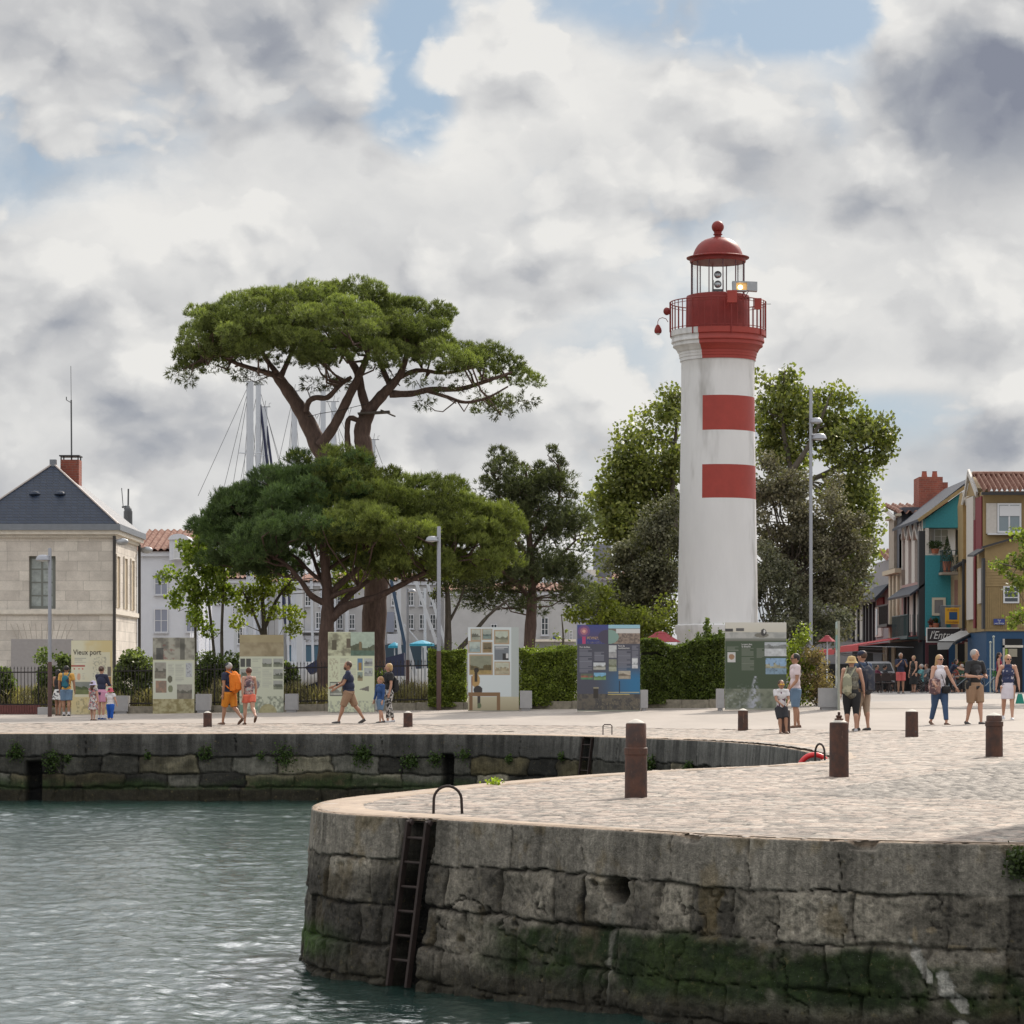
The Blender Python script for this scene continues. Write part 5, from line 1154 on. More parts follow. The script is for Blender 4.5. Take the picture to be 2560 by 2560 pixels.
# 4 engravings
c = Canvas(820, 1580, 936, 1780, col=(.58, .61, .44)); c.tex(820, 1582, 877, 1640, (.58, .60, .42), (.14, .13, .09), .10, 41); c.pic(877, 1580, 936, 1639, (.38, .46, .38), (.10, .10, .06), (.10, .16, .12), .68, 43); c.rect(830, 1600, 842, 1625, (.10, .09, .06)); c.rect(866, 1596, 877, 1620, (.12, .10, .07)); c.rect(898, 1604, 904, 1625, (.2, .16, .09))
c.tex(823, 1646, 846, 1700, 0, (.30, .25, .18), .16, 44, .5); c.rect(894, 1646, 907, 1676, (.12, .22, .34)); c.rect(896, 1656, 904, 1676, (.32, .20, .06)); c.pic(894, 1680, 907, 1702, (.24, .30, .26), (.10, .10, .06), (.3, .25, .15), .6, 46)
for a in ((911, 1646, 932, 1666), (911, 1670, 932, 1690)): c.pic(*a, (.40, .43, .42), (.14, .15, .15), (.34, .36, .34), .6, int(a[1]))
c.lines(850, 1646, 872, 1656, (.2, .2, .2)); c.lines(850, 1660, 890, 1700, (.36, .37, .32)); c.pic(826, 1707, 862, 1738, (.46, .48, .40), (.14, .14, .12), (.4, .41, .36), .7, 48, (.10, .10, .09), 1.6)
k = (c.Y > 1726-(c.X-890)*.35) & (c.Y < 1722+(c.X-890)*.2) & (c.X > 890) & (c.X < 922); c.C[k] = (.17, .16, .14)
c.tex(820, 1752, 936, 1780, 0, (.24, .26, .23), .13, 49, .46)
panel(c, 89.2, 'panel with old engravings of harbour towers, behind the man in navy')
# 5 picture gallery
c = Canvas(1170, 1568, 1297, 1776, 1.2, col=(.60, .65, .66)); c.rect(1276, 1568, 1297, 1776, (.42, .46, .45)); c.grad(1170, 1742, 1297, 1776, (.50, .46, .33), (.38, .33, .22)); c.rect(1170, 1568, 1278, 1742, (.60, .655, .67)); 
FR = (.40, .30, .20)
for a, s_ in (((1179, 1574, 1201, 1600), 1), ((1207, 1574, 1229, 1598), 2), ((1238, 1578, 1270, 1607), 3), ((1173, 1605, 1201, 1630), 4), ((1208, 1607, 1229, 1630), 5), ((1176, 1639, 1229, 1685), 6), ((1238, 1656, 1272, 1685), 7)):
    cs = {1: ((.42, .44, .38), (.08, .08, .06), (.3, .32, .26)), 2: ((.34, .38, .34), (.10, .13, .12), (.2, .26, .24)), 3: ((.46, .50, .42), (.14, .15, .11), (.3, .3, .22)), 4: ((.40, .46, .42), (.3, .34, .32), (.28, .36, .36)), 5: ((.16, .13, .08), (.05, .04, .02), (.22, .16, .08)), 6: ((.24, .25, .18), (.05, .05, .03), (.34, .25, .10)), 7: ((.46, .47, .38), (.26, .22, .14), (.40, .36, .26))}[s_]
    c.pic(*a, *cs, .6 if s_ != 6 else .7, s_+60, FR, 2.2 if s_ not in (3, 6) else 3.2)
c.rect(1236, 1614, 1272, 1650, (.17, .19, .21)); c.rect(1256, 1633, 1271, 1650, (.03, .03, .03)); c.rect(1265, 1634, 1271, 1646, (.6, .6, .6)); c.lines(1238, 1617, 1270, 1625, (.7, .7, .7), 4, .8)
c.ell(1191, 1676, 6, 7, (.03, .025, .02)); c.ell(1189, 1701, 11, 17, (.42, .27, .11)); c.rect(1186, 1676, 1193, 1704, (.04, .03, .02)); c.rect(1178, 1690, 1182, 1732, (.26, .15, .10), .9); c.ell(1195, 1725, 11, 11, (.04, .035, .035)); c.rect(1194, 1738, 1201, 1770, (.05, .045, .04)); c.ell(1198, 1764, 5, 7, (.12, .15, .08))
c.rect(1171, 1731, 1250, 1740, (.22, .13, .065)); c.rect(1173, 1740, 1181, 1776, (.19, .11, .055)); c.rect(1242, 1736, 1251, 1776, (.22, .13, .065))
panel(c, 88.0, 'white gallery panel showing framed pictures and a seated visitor on a bench')
# 6 dark blue
c = Canvas(1443, 1562, 1600, 1775, 1.2, col=(.075, .078, .105)); c.grad(1520, 1660, 1600, 1738, (.085, .10, .16), (.04, .20, .36)); k = c.m(1443, 1650, 1600, 1775); f = sst(1480, 1590, c.X[k])[:, None]*sst(1655, 1700, c.Y[k])[:, None]; c.C[k] = np.array([.075, .078, .105])*(1-f)+np.array([.03, .16, .32])*f
c.tex(1443, 1735, 1600, 1775, (.05, .05, .055), (.15, .13, .10), .12, 71); c.tex(1485, 1745, 1600, 1775, 0, (.30, .26, .16), .25, 72, .60); c.lines(1520, 1730, 1598, 1740, (.75, .6, .2), 5, .55); c.rect(1484, 1722, 1496, 1745, (.04, .035, .03)); c.rect(1483, 1718, 1497, 1722, (.3, .28, .2)); c.rect(1548, 1702, 1549.4, 1732, (.03, .04, .06))
c.rect(1443, 1562, 1521, 1610, (.05, .06, .20)); c.grad(1443, 1562, 1521, 1596, (.05, .07, .24), (.09, .07, .14)); 
for r_, cc_ in ((15, (.20, .08, .20)), (9, (.45, .18, .2)), (4, (.8, .45, .35))): c.ell(1460, 1578, r_, r_, cc_, .7)
c.rect(1456, 1592, 1464, 1610, (.45, .06, .16)); c.tex(1468, 1592, 1521, 1599, 0, (.70, .46, .14), .7, 75, .46, 2); c.tex(1468, 1603, 1521, 1608, 0, (.30, .24, .16), .7, 76, .5, 2)
c.rect(1521, 1562, 1600, 1571, (.30, .52, .62)); c.rect(1521, 1571, 1600, 1610, (.16, .13, .11)); c.tex(1535, 1582, 1600, 1610, (.10, .08, .07), (.34, .27, .22), .3, 77); c.ell(1521, 1592, 26, 18, (.22, .34, .30)); c.rect(1540, 1572, 1600, 1583, (.60, .60, .58)); k = c.m(1443, 1562, 1521, 1610) & (((c.X-1521)/26)**2+((c.Y-1592)/18)**2 < 1); c.C[k] = (.07, .06, .10)
TX = (.26, .27, .32)
for a in ((1449, 1623, 1480, 1640), (1449, 1643, 1480, 1680), (1486, 1630, 1510, 1652), (1545, 1626, 1576, 1674), (1580, 1614, 1596, 1645)): c.lines(*a, TX, 2.6, .8)
for a, cs in (((1484, 1656, 1514, 1675), ((.55, .58, .60), (.12, .12, .10), (.42, .42, .38))), ((1485, 1682, 1515, 1700), ((.20, .42, .62), (.08, .14, .05), (.18, .30, .14))), ((1522, 1613, 1541, 1644), ((.50, .52, .53), (.25, .26, .27), (.36, .36, .37))), ((1522, 1648, 1542, 1678), ((.24, .26, .20), (.09, .10, .05), (.32, .34, .26))), ((1546, 1677, 1577, 1697), ((.44, .40, .33), (.16, .13, .10), (.34, .30, .24))), ((1580, 1646, 1595, 1671), ((.60, .62, .64), (.22, .24, .26), (.55, .56, .58))), ((1452, 1684, 1482, 1699), ((.12, .14, .10), (.35, .08, .07), (.10, .22, .12)))): c.pic(*a, *cs, .55, int(a[0]*7+a[1]))
panel(c, 85.4, 'dark blue panel with fireworks and a harbour at night', [('Port de fêtes', 1449, 1620, 5, M_INKW, .72), ('Port de', 1545, 1617, 5, M_INKW, .8), ('manifestations', 1545, 1622.5, 5, M_INKW, .72)])
# 7 green storm
c = Canvas(1813, 1556, 1966, 1770, 1.25, col=(.058, .085, .052)); c.grad(1813, 1556, 1966, 1584, (.62, .60, .54), (.58, .55, .47)); c.tex(1813, 1580, 1966, 1602, (.30, .31, .30), (.46, .46, .44), .10, 81); c.rect(1813, 1572, 1832, 1579, (.06, .06, .06)); c.rect(1840, 1571, 1860, 1578, (.10, .10, .10)); c.ell(1904, 1588, 18, 6, (.14, .13, .10), .8); c.ell(1909, 1581, 7, 9, (.05, .05, .05)); c.ell(1911, 1579, 2.5, 5, (.6, .6, .6)); c.grad(1813, 1596, 1966, 1603, (.24, .25, .23), (.12, .13, .10))
c.pic(1912, 1606, 1966, 1641, (.42, .45, .48), (.10, .11, .10), (.52, .54, .56), .35, 83); c.pic(1914, 1646, 1966, 1686, (.28, .42, .60), (.40, .36, .2), (.22, .32, .42), .5, 84); c.tex(1914, 1646, 1966, 1684, 0, (.03, .03, .03), .11, 85, .60)
c.rect(1819, 1631, 1839, 1655, (.55, .55, .54)); c.ell(1829, 1642, 7, 7, (.33, .20, .12))
for a in ((1818, 1617, 1846, 1627), (1854, 1620, 1884, 1641), (1854, 1643, 1885, 1677), (1892, 1620, 1910, 1644)): c.lines(*a, (.22, .24, .20), 2.6, .8)
c.tex(1813, 1722, 1966, 1770, (.10, .12, .085), (.24, .26, .20), .08, 86); k = c.m(1813, 1690, 1966, 1770); d_ = np.abs(c.X[k]-1884-(1769-c.Y[k])*.06)/(3+(c.Y[k]-1690)*.20); f = (np.clip(1.3-d_, 0, 1)*sst(.35, .6, fbm(c.X[k]*.16, c.Y[k]*.16, 4, 87)))[:, None]; c.C[k] = c.C[k]*(1-f)+np.array([.42, .44, .50])*f
k = c.m(1813, 1700, 1880, 1770); f = sst(.55, .75, fbm(c.X[k]*.2, c.Y[k]*.2, 4, 88))[:, None]*.5*sst(1700, 1740, c.Y[k])[:, None]; c.C[k] = c.C[k]*(1-f)+np.array([.40, .42, .42])*f
panel(c, 83.8, 'dark green panel with a storm picture on top and spray at its foot', [('Le port dans', 1854, 1613, 5, M_INKW, .75), ('la tempête', 1854, 1618.5, 5, M_INKW, .75)])
# 8 seen edge on
q = 82.; a = Wp(2100, 1552, q); b = Wp(2115, 1763, q); z0 = float(gz2(a.x, q)); t = thing('display_panel', (a.x, q, z0), 'narrow pale panel seen almost edge on beside the couple from behind', 'display panel', 'exhibition panels along the promenade')
mb = MB(); A_ = Vector((a.x, q, 0)); B_ = Vector((b.x+.02, q+2.2, 0)); mb.prism([(A_.x, A_.y, z0), (B_.x, B_.y, z0), (B_.x, B_.y, a.z), (A_.x, A_.y, a.z)], (-.07, 0.0, 0)); mb.build('board', M_EDGE, t)
cv = Canvas(0, 0, 60, 190, 2, (.55, .60, .58)); cv.pic(0, 0, 60, 60, (.42, .52, .50), (.42, .38, .16), (.22, .42, .40), .4, 91)
for y in (75, 100, 130, 150): cv.pic(8, y, 26, y+16, (.35, .4, .42), (.1, .12, .12), (.2, .25, .22), .5, y)
cv.rect(30, 70, 52, 130, (.66, .68, .68))
u = cv.X/60; v = cv.Y/190; V = np.stack([A_.x+.004+(B_.x-A_.x)*u+.0, A_.y+(B_.y-A_.y)*u-.003, a.z-(a.z-z0)*v], -1).reshape(-1, 3); V[:, 0] -= .0
V2 = V.copy(); V2[:, 0] += .0; idx = np.arange(cv.X.size).reshape(cv.X.shape); Fc = np.stack([idx[:-1, :-1], idx[:-1, 1:], idx[1:, 1:], idx[1:, :-1]], -1).reshape(-1, 4)
V[:, 0] -= .078; mesh_np('print', V, Fc, M_PRINT, t, cv.C.reshape(-1, 3))
for a, lb in (((283, 320, 1740, 1786, 95.9), 'grey block beside the Vieux port panel'), ((489, 526, 1736, 1784, 94.6), 'grey block beside the sepia panel'), ((712, 744, 1735, 1782, 92.2), 'grey block beside the sandy topped panel'), ((1300, 1330, 1724, 1775, 88.), 'grey block beside the white gallery panel'), ((1602, 1620, 1719, 1772, 85.4), 'grey block beside the dark blue panel'), ((1793, 1811, 1716, 1772, 83.8), 'pale block at the left of the dark green panel'), ((938, 947, 1727, 1780, 89.2), 'narrow visible edge of a block behind the boy in blue'), ((2050, 2098, 1706, 1762, 82.4), 'broad pale block beside the edge on panel')):
    ballast(*a, lb)
q = 96.5; a, b = Wp(101, 1771, q), Wp(116, 1790, q); mb = MB(); mb.box(a.x-.1, b.x+.1, q, q+.5, .0, .27); tag(mb.build('stone_block', M_CONC), 'small stone block at the foot of the left lamp post', 'stone block')

# ================================================================ RAILING AND LOW WALL
fq = lambda px: float(np.interp(px, [-120, 1170, 1300, 1800], [98.4, 92.0, 90.6, 87.2]))
FP = [(X_(p_, fq(p_)), fq(p_)) for p_ in np.linspace(-120, 1166, 150)]
t = thing('iron_fence', (FP[0][0], FP[0][1], 0.1), 'dark iron picket fence running behind the panels on the left', 'fence')
mb = MB()
for x, q in FP: g = float(gz2(x, q)); mb.beam((x, q, g+.30), (x, q, g+1.60), .020, .020); mb.add([(x-.022, q, g+1.60), (x+.022, q, g+1.60), (x, q+.01, g+1.70), (x, q-.02, g+1.60)], [(0, 3, 2), (3, 1, 2), (0, 2, 1)])
mb.build('pickets', M_IRON, t)
for z in (.36, 1.48):
    mb = MB()
    for (xa, qa), (xb, qb_) in zip(FP[:-1:10], FP[10::10]): mb.beam((xa, qa, float(gz2(xa, qa))+z), (xb, qb_, float(gz2(xb, qb_))+z), .02, .045)
    mb.build('crossbar', M_IRON, t)
for x, q in FP[8::17]: g = float(gz2(x, q)); mb = MB(); mb.beam((x, q+.04, g), (x, q+.04, g+1.66), .05, .05); mb.build('post', M_IRON, t)
M_KERB = mat('old_kerb_stone', (.24, .215, .17), .9, noise=.35, nscale=6, bump=.02, bscale=12)
mb = MB(); px_ = 120.
while px_ < 1800:
    w_ = random.uniform(50, 85); y = fq(px_)-.25; y2 = fq(px_+w_)-.25; xa, xb = X_(px_+.7, y), X_(px_+w_-.7, y2); g = float(gz2(xa, y)); M_ = Matrix.Translation((xa, y, g)) @ Matrix.Rotation(math.atan2(y2-y, xb-xa), 4, 'Z'); mb.box(0, math.hypot(xb-xa, y2-y), 0, .3, -.05, .27+random.uniform(-.02, .02), M_); px_ += w_
o = mb.build('low_wall', M_KERB); tag(o, 'low wall of rough pale stones under the railing and hedges', 'low wall')
q = 97.2; mb = MB(); a, b = X_(-120, q), X_(101, q); n = int((b-a)/.09)
for i in range(n): mb.box(a+i*.09, a+i*.09+.078, q, q+.05, .02, .34)
mb.box(a, b, q+.052, q+.09, .05, .30); tag(mb.build('planter_edge', mat('reddish_wood', (.14, .05, .045), .8, noise=.3, nscale=12)), 'dark red slatted wooden edging at the far left', 'edging')

# ================================================================ BUILDINGS: helpers
M_FRAMEW = mat('white_window_frame', (.62, .63, .66), .5); M_PANE = mat('window_pane', (.045, .055, .065), .08, spec=.8); M_ZINC = mat('zinc', (.20, .215, .24), .4, .5, noise=.12, nscale=3); M_DARKP = mat('black_downpipe', (.022, .022, .026), .5)
def wmat(name, col, **kw): return mat(name, col, kw.pop('rough', .85), **kw)
def boxf(parent, name, x0, x1, y0, y1, qa, qb, m_):
    """front-facing box: px rectangle measured at depth qa, reaching back to qb"""
    a, b = Wp(x0, y0, qa), Wp(x1, y1, qa); mb = MB(); mb.box(a.x, b.x, qa, qb, b.z, a.z); return mb.build(name, m_, parent)
def win_f(parent, x0, x1, y0, y1, q, nx=2, ny=2, fr=M_FRAMEW, pane=M_PANE, fw=2.2, name='window', deep=.10, bar=1.1):
    s_ = q/F; a, b = Wp(x0, y0, q), Wp(x1, y1, q); mb = MB(); w_ = fw*s_; bw = bar*s_; Y0, Y1 = q-.035, q+.02
    mb.box(a.x, a.x+w_, Y0, Y1, b.z, a.z); mb.box(b.x-w_, b.x, Y0, Y1, b.z, a.z); mb.box(a.x+w_, b.x-w_, Y0, Y1, a.z-w_, a.z); mb.box(a.x+w_, b.x-w_, Y0, Y1, b.z, b.z+w_)
    for i in range(1, nx): x = a.x+(b.x-a.x)*i/nx; mb.box(x-bw, x+bw, Y0+.005, Y1, b.z+w_, a.z-w_)
    for i in range(1, ny): z = b.z+(a.z-b.z)*i/ny; mb.box(a.x+w_, b.x-w_, Y0+.009, Y1, z-bw*.7, z+bw*.7)
    f = mb.build(name, fr, parent); mb = MB(); mb.box(a.x+w_*.6, b.x-w_*.6, q-.012, q+.01, b.z+w_*.6, a.z-w_*.6); mb.build('pane', pane, f); return f
def tile_mat(name, c1, c2, sx=14, sz=9):
    m = bpy.data.materials.new(name); m.use_nodes = True; nt = m.node_tree; nt.nodes.clear(); T = NT(nt); v = T.n('ShaderNodeTexCoord').outputs['Object']
    c = T.mix(T.ramp(T.noise(v, 5, 5, .7), .35, .65), c1, c2)
    P = T.n('ShaderNodeBsdfPrincipled', {'Base Color': c, 'Roughness': .85, 'Specular IOR Level': .12}); T.L.new(P.outputs[0], T.n('ShaderNodeOutputMaterial').inputs[0]); return m
M_TILE = tile_mat('roman_tiles', (.15, .065, .048), (.26, .16, .125)); M_SLATE = mat('slate', (.030, .034, .048), .6, noise=.22, nscale=10, spec=.25); M_RAKE = mat('pale_barge_board', (.50, .48, .46), .6)
def tiled_roof(parent, p00, p10, p01, p11, n, rows=6, r=.075, name='roof', m_=None):
    """corrugated roman tile roof. p00-p10 eave (left,right); p01-p11 ridge"""
    p00, p10, p01, p11 = map(Vector, (p00, p10, p01, p11)); k = n*8; nr = rows*2; nv = (p10-p00).cross(p01-p00).normalized(); nv = -nv if nv.z < 0 else nv; V = []
    for i in range(k+1):
        u = i/k; a = p00.lerp(p10, u); b = p01.lerp(p11, u); h = r*math.cos(2*math.pi*u*n)
        for j in range(nr+1):
            v = j/nr; V.append(a.lerp(b, v)+nv*(h+r+(.025 if j % 2 == 0 else 0)))
    idx = np.arange((k+1)*(nr+1)).reshape(k+1, nr+1); Fc = np.stack([idx[:-1, :-1], idx[1:, :-1], idx[1:, 1:], idx[:-1, 1:]], -1).reshape(-1, 4)
    mb_ = mesh_np(name, np.array([tuple(p) for p in V]), Fc, m_ or M_TILE, parent, smooth=False); return mb_

# ---------------------------------------------------------------- stone house at the left
q = 113.; xR = X_(283, q); xL = X_(-70, q); zE = Z_(1330, q); qb = 120.3; z0 = .02
def stone_mat(name, c1, c2, mort, sc, off=.5, bw=.5, rh=.25, axis='X'):
    m = bpy.data.materials.new(name); m.use_nodes = True; nt = m.node_tree; nt.nodes.clear(); T = NT(nt); v = T.n('ShaderNodeTexCoord').outputs['Object']; s_ = T.n('ShaderNodeSeparateXYZ', {0: v})
    vv = T.n('ShaderNodeCombineXYZ', {0: T.math('ADD', s_.outputs[0], s_.outputs[1]), 1: s_.outputs[2]}).outputs[0]
    wv = T.vm('ADD', vv, T.vm('MULTIPLY', T.vm('SUBTRACT', T.n('ShaderNodeTexNoise', {'Vector': vv, 'Scale': .9}).outputs[1], (.5, .5, .5)), (.14, .015, 0)))
    b = T.n('ShaderNodeTexBrick', {'Vector': wv, 'Color1': (*c1, 1), 'Color2': (*c2, 1), 'Mortar': (*mort, 1), 'Scale': sc, 'Mortar Size': .008, 'Mortar Smooth': .2, 'Bias': .1, 'Brick Width': bw, 'Row Height': rh})
    b.offset = off; b.squash = 1.3; b.squash_frequency = 3
    n1 = T.noise(v, 1.4, 5, .6); n2 = T.noise(v, 16, 5, .7); f = T.math('MULTIPLY', T.ramp(n1, .3, .7, .82, 1.14, 'LINEAR'), T.ramp(n2, .3, .7, .90, 1.10, 'LINEAR'))
    c = T.vm('MULTIPLY', b.outputs[0], T.n('ShaderNodeCombineXYZ', {0: f, 1: f, 2: f}).outputs[0])
    P = T.n('ShaderNodeBsdfPrincipled', {'Base Color': c, 'Roughness': .85}); T.L.new(P.outputs[0], T.n('ShaderNodeOutputMaterial').inputs[0]); return m
M_ASH = stone_mat('ashlar_limestone', (.68, .63, .57), (.53, .485, .44), (.35, .325, .29), 1.0, bw=.95, rh=.40)
M_LIME = mat('plain_limestone', (.66, .61, .54), .85, noise=.14, nscale=4)
H = thing('stone_house', (xR, q, z0), 'pale ashlar stone house with a dark hipped slate roof and brick chimney', 'house')
# front wall built round the window opening
wx0, wx1, wy0, wy1 = 72, 139, 1390, 1522
mb = MB(); a, b = Wp(wx0, wy0, q), Wp(wx1, wy1, q)
mb.box(xL, a.x, q, q+.4, z0, zE); mb.box(b.x, xR, q, q+.4, z0, zE); mb.box(a.x, b.x, q, q+.4, a.z, zE); mb.box(a.x, b.x, q, q+.4, z0, b.z)
mb.box(xR-.4, xR, q+.4, qb, z0, zE); mb.box(xL, xL+.4, q+.4, qb, z0, zE); mb.box(xL+.4, xR-.4, qb-.4, qb, z0, zE); mb.build('wall', M_ASH, H)
win_f(H, wx0, wx1, wy0, wy1, q+.24, 2, 4, mat('grey_green_frame', (.17, .18, .165), .6), mat('curtained_pane', (.30, .33, .32), .15, noise=.3, nscale=5, spec=.7), 7, bar=2.6)
# reveals to the right-hand side facade: three blind windows
Xs = xR+.0
def side(px, py, X=None): X = Xs if X is None else X; Y = X*F/(px-CX); return Vector((X, Y, Z_(py, Y)))
M_BLIND = mat('blind_window_stone', (.42, .33, .22), .85, noise=.1, nscale=4)
for i, (c0, c1) in enumerate(((.10, .20), (.41, .51), (.70, .80))):
    Ya, Yb = q+(qb-q)*c0, q+(qb-q)*c1+.1; mb = MB(); mb.box(xR+.003, xR+.012, Ya, Yb, Z_(1518, q), Z_(1388, q)); w_ = mb.build('blind_window', M_BLIND, H)
    mb = MB(); 
    for (u0, u1, v0, v1) in ((Ya-.1, Ya, Z_(1518, q), Z_(1383, q)), (Yb, Yb+.1, Z_(1518, q), Z_(1383, q)), (Ya, Yb, Z_(1388, q), Z_(1383, q))): mb.box(xR+.002, xR+.07, u0, u1, v0, v1)
    mb.build('surround', M_LIME, w_)
def band(name, y0, y1, out, m_, y0b=None):
    mb = MB(); za, zb = Z_(y0, q), Z_(y1, q); mb.box(xL-out, xR+out, q-out, q-.0015, zb, za); mb.box(xR+.0015, xR+out, q-.0015, qb+out, zb, za); return mb.build(name, m_, H)
band('belt_course', 1524, 1535, .10, M_LIME); band('belt_course', 1535.2, 1538, .05, M_LIME)
band('cornice', 1336, 1344, .10, M_LIME); band('cornice', 1326, 1336, .24, M_LIME); band('gutter', 1311, 1326, .33, M_ZINC)
mb = MB(); n = 60
for i in range(n): x = xL+(xR-xL)*i/n; mb.box(x, x+(xR-xL)/n*.55, q-.13, q-.10, Z_(1344, q), Z_(1340, q))
mb.build('dentils', M_LIME, H)
# voussoirs over the blocked arch and grey render below
mb = MB()
for i in range(-5, 6):
    xt = 104+i*15.5; xb = 104+i*12.2; p, r_ = Wp(xt, 1559, q-.003), Wp(xb, 1597, q-.003); mb.beam(p, r_, .022, .006, up=(0, 1, 0))
mb.build('arch_joints', mat('arch_joint_beige', (.42, .37, .32), .9), H)  # even beige lines mark the joints between the voussoirs
a, b = Wp(28, 1598, q), Wp(182, 1790, q); mb = MB(); mb.box(a.x, b.x, q-.03, q-.002, z0, a.z); mb.build('render_patch', mat('grey_render', (.34, .32, .32), .85, noise=.08), H)
for (X, Y, nm) in ((xR+.06, q-.08, 1), (xR+.10, qb-.1, 2)):
    mb = MB(); mb.tube([(X, Y, z0+.1), (X, Y, Z_(1340, q))], .065, 10); mb.build('downpipe', mat('brown_black_pipe', (.045, .04, .038), .6), H, smooth=True)
    mb = MB(); mb.ball((X+.32, Y-.05, Z_(1355, q)), (.26, .12, .15), 14, 8); mb.tube([(X, Y, Z_(1350, q)), (X+.3, Y, Z_(1350, q))], .03, 6); mb.build('wall_lamp', M_GREYM, H, smooth=True)
for i in range(3): Ya = q+1.0+i*2.0; mb = MB(); mb.box(xR+.001, xR+.02, Ya, Ya+.75, .8, 1.9); mb.build('vent_grille', mat('louvre_grey', (.30, .29, .28), .7), H)
# roof
e = .30; zr = Z_(1312, q); A1 = Vector((xL-e, q-e, zr)); A2 = Vector((xR+e-.05, q-e, zr)); A3 = Vector((xR+e-.05, qb+e, zr)); A4 = Vector((xL-e, qb+e, zr)); R1 = Wp(133, 1160, 115.9); R2 = R1+Vector((0, 1.2, 0))
mb = MB(); mb.add([A1, A2, A3, A4, R1, R2], [(0, 1, 4), (1, 2, 5, 4), (2, 3, 5), (3, 0, 4, 5), (3, 2, 1, 0)])
def slate_mat():
    m = bpy.data.materials.new('slate_courses'); m.use_nodes = True; nt = m.node_tree; nt.nodes.clear(); T = NT(nt); v = T.n('ShaderNodeTexCoord').outputs['Object']; s_ = T.n('ShaderNodeSeparateXYZ', {0: v})
    vv = T.n('ShaderNodeCombineXYZ', {0: T.math('ADD', s_.outputs[0], s_.outputs[1]), 1: s_.outputs[2]}).outputs[0]
    b = T.n('ShaderNodeTexBrick', {'Vector': vv, 'Color1': (.016, .026, .050, 1), 'Color2': (.024, .036, .064, 1), 'Mortar': (.016, .02, .03, 1), 'Scale': 1., 'Mortar Size': .012, 'Brick Width': .26, 'Row Height': .125})
    P = T.n('ShaderNodeBsdfPrincipled', {'Base Color': b.outputs[0], 'Roughness': .42, 'Specular IOR Level': .25})
    bp = T.n('ShaderNodeBump', {'Distance': .01, 'Height': b.outputs['Fac']}, invert=True); T.L.new(bp.outputs[0], P.inputs['Normal'])
    T.L.new(P.outputs[0], T.n('ShaderNodeOutputMaterial').inputs[0]); return m
M_SLC = slate_mat(); rf = mb.build('roof', M_SLC, H)
mb = MB(); mb.tube([A2+Vector((0, 0, .02)), R1+Vector((0, 0, .02))], .045, 6); mb.tube([A1+Vector((0, 0, .02)), R1+Vector((0, 0, .02))], .045, 6); mb.build('hip_flashing', mat('lead_flashing', (.34, .30, .28), .5, .4), rf)
mb = MB(); mb.box(R1.x-.13, R1.x+.13, R1.y-.12, R1.y+.12, R1.z-.1, R1.z+.18); mb.build('ridge_cap', M_ZINC, rf)
for px in (88, 151): p = Wp(px, 1236, 114.4); mb = MB(); mb.ball(p, (.26, .3, .15), 12, 6); mb.build('roof_vent', M_SLC, rf, smooth=True)
M_BRICK = stone_mat('red_brick', (.30, .075, .045), (.22, .06, .04), (.26, .15, .12), 1., bw=.25, rh=.10)
a, b = Wp(153, 1150, 116.6), Wp(199, 1210, 116.6); mb = MB(); mb.box(a.x, b.x, 116.4, 117.2, b.z-.8, a.z); ch = mb.build('chimney', M_BRICK, rf)
mb = MB(); mb.box(a.x-.05, b.x+.03, 116.35, 117.25, a.z+.14, a.z+.19)
for xx in (a.x, b.x-.06): mb.box(xx, xx+.05, 116.4, 116.45, a.z, a.z+.14); mb.box(xx, xx+.05, 117.1, 117.15, a.z, a.z+.14)
mb.build('chimney_cap', M_DARKP, ch)
mb = MB(); mb.tube([Wp(179, 1150, 117), Wp(178, 1000, 117)], .035, 6); mb.tube([Wp(178, 1000, 117), Wp(177, 915, 117)], .012, 5); mb.tube([Wp(166, 1000, 117), Wp(180, 1008, 117)], .015, 4); mb.tube([Wp(166, 1000, 117), Wp(166, 992, 117)], .02, 4); mb.build('antenna', M_CHR, ch)
# antenna behind
t = thing('radio_mast', Wp(321, 1740, 140), 'thin radio mast with small aerials behind the slate roof', 'antenna mast'); mb = MB(); mb.tube([Wp(321, 1740, 140), Wp(320, 1278, 140)], .22, 8); mb.tube([Wp(320, 1300, 140), Wp(321, 1222, 140)], .045, 6); mb.build('mast', M_CHR, t); mb = MB()
mb.ball(Wp(320, 1280, 140), (.2, .2, .35), 8, 6); mb.tube([Wp(310, 1272, 140), Wp(318, 1270, 140)], .04, 5); mb.tube([Wp(305, 1268, 140), Wp(316, 1266, 140)], .05, 5); mb.tube([Wp(308, 1268, 140), Wp(304, 1220, 140)], .02, 4); mb.build('aerial', M_CHR, t)

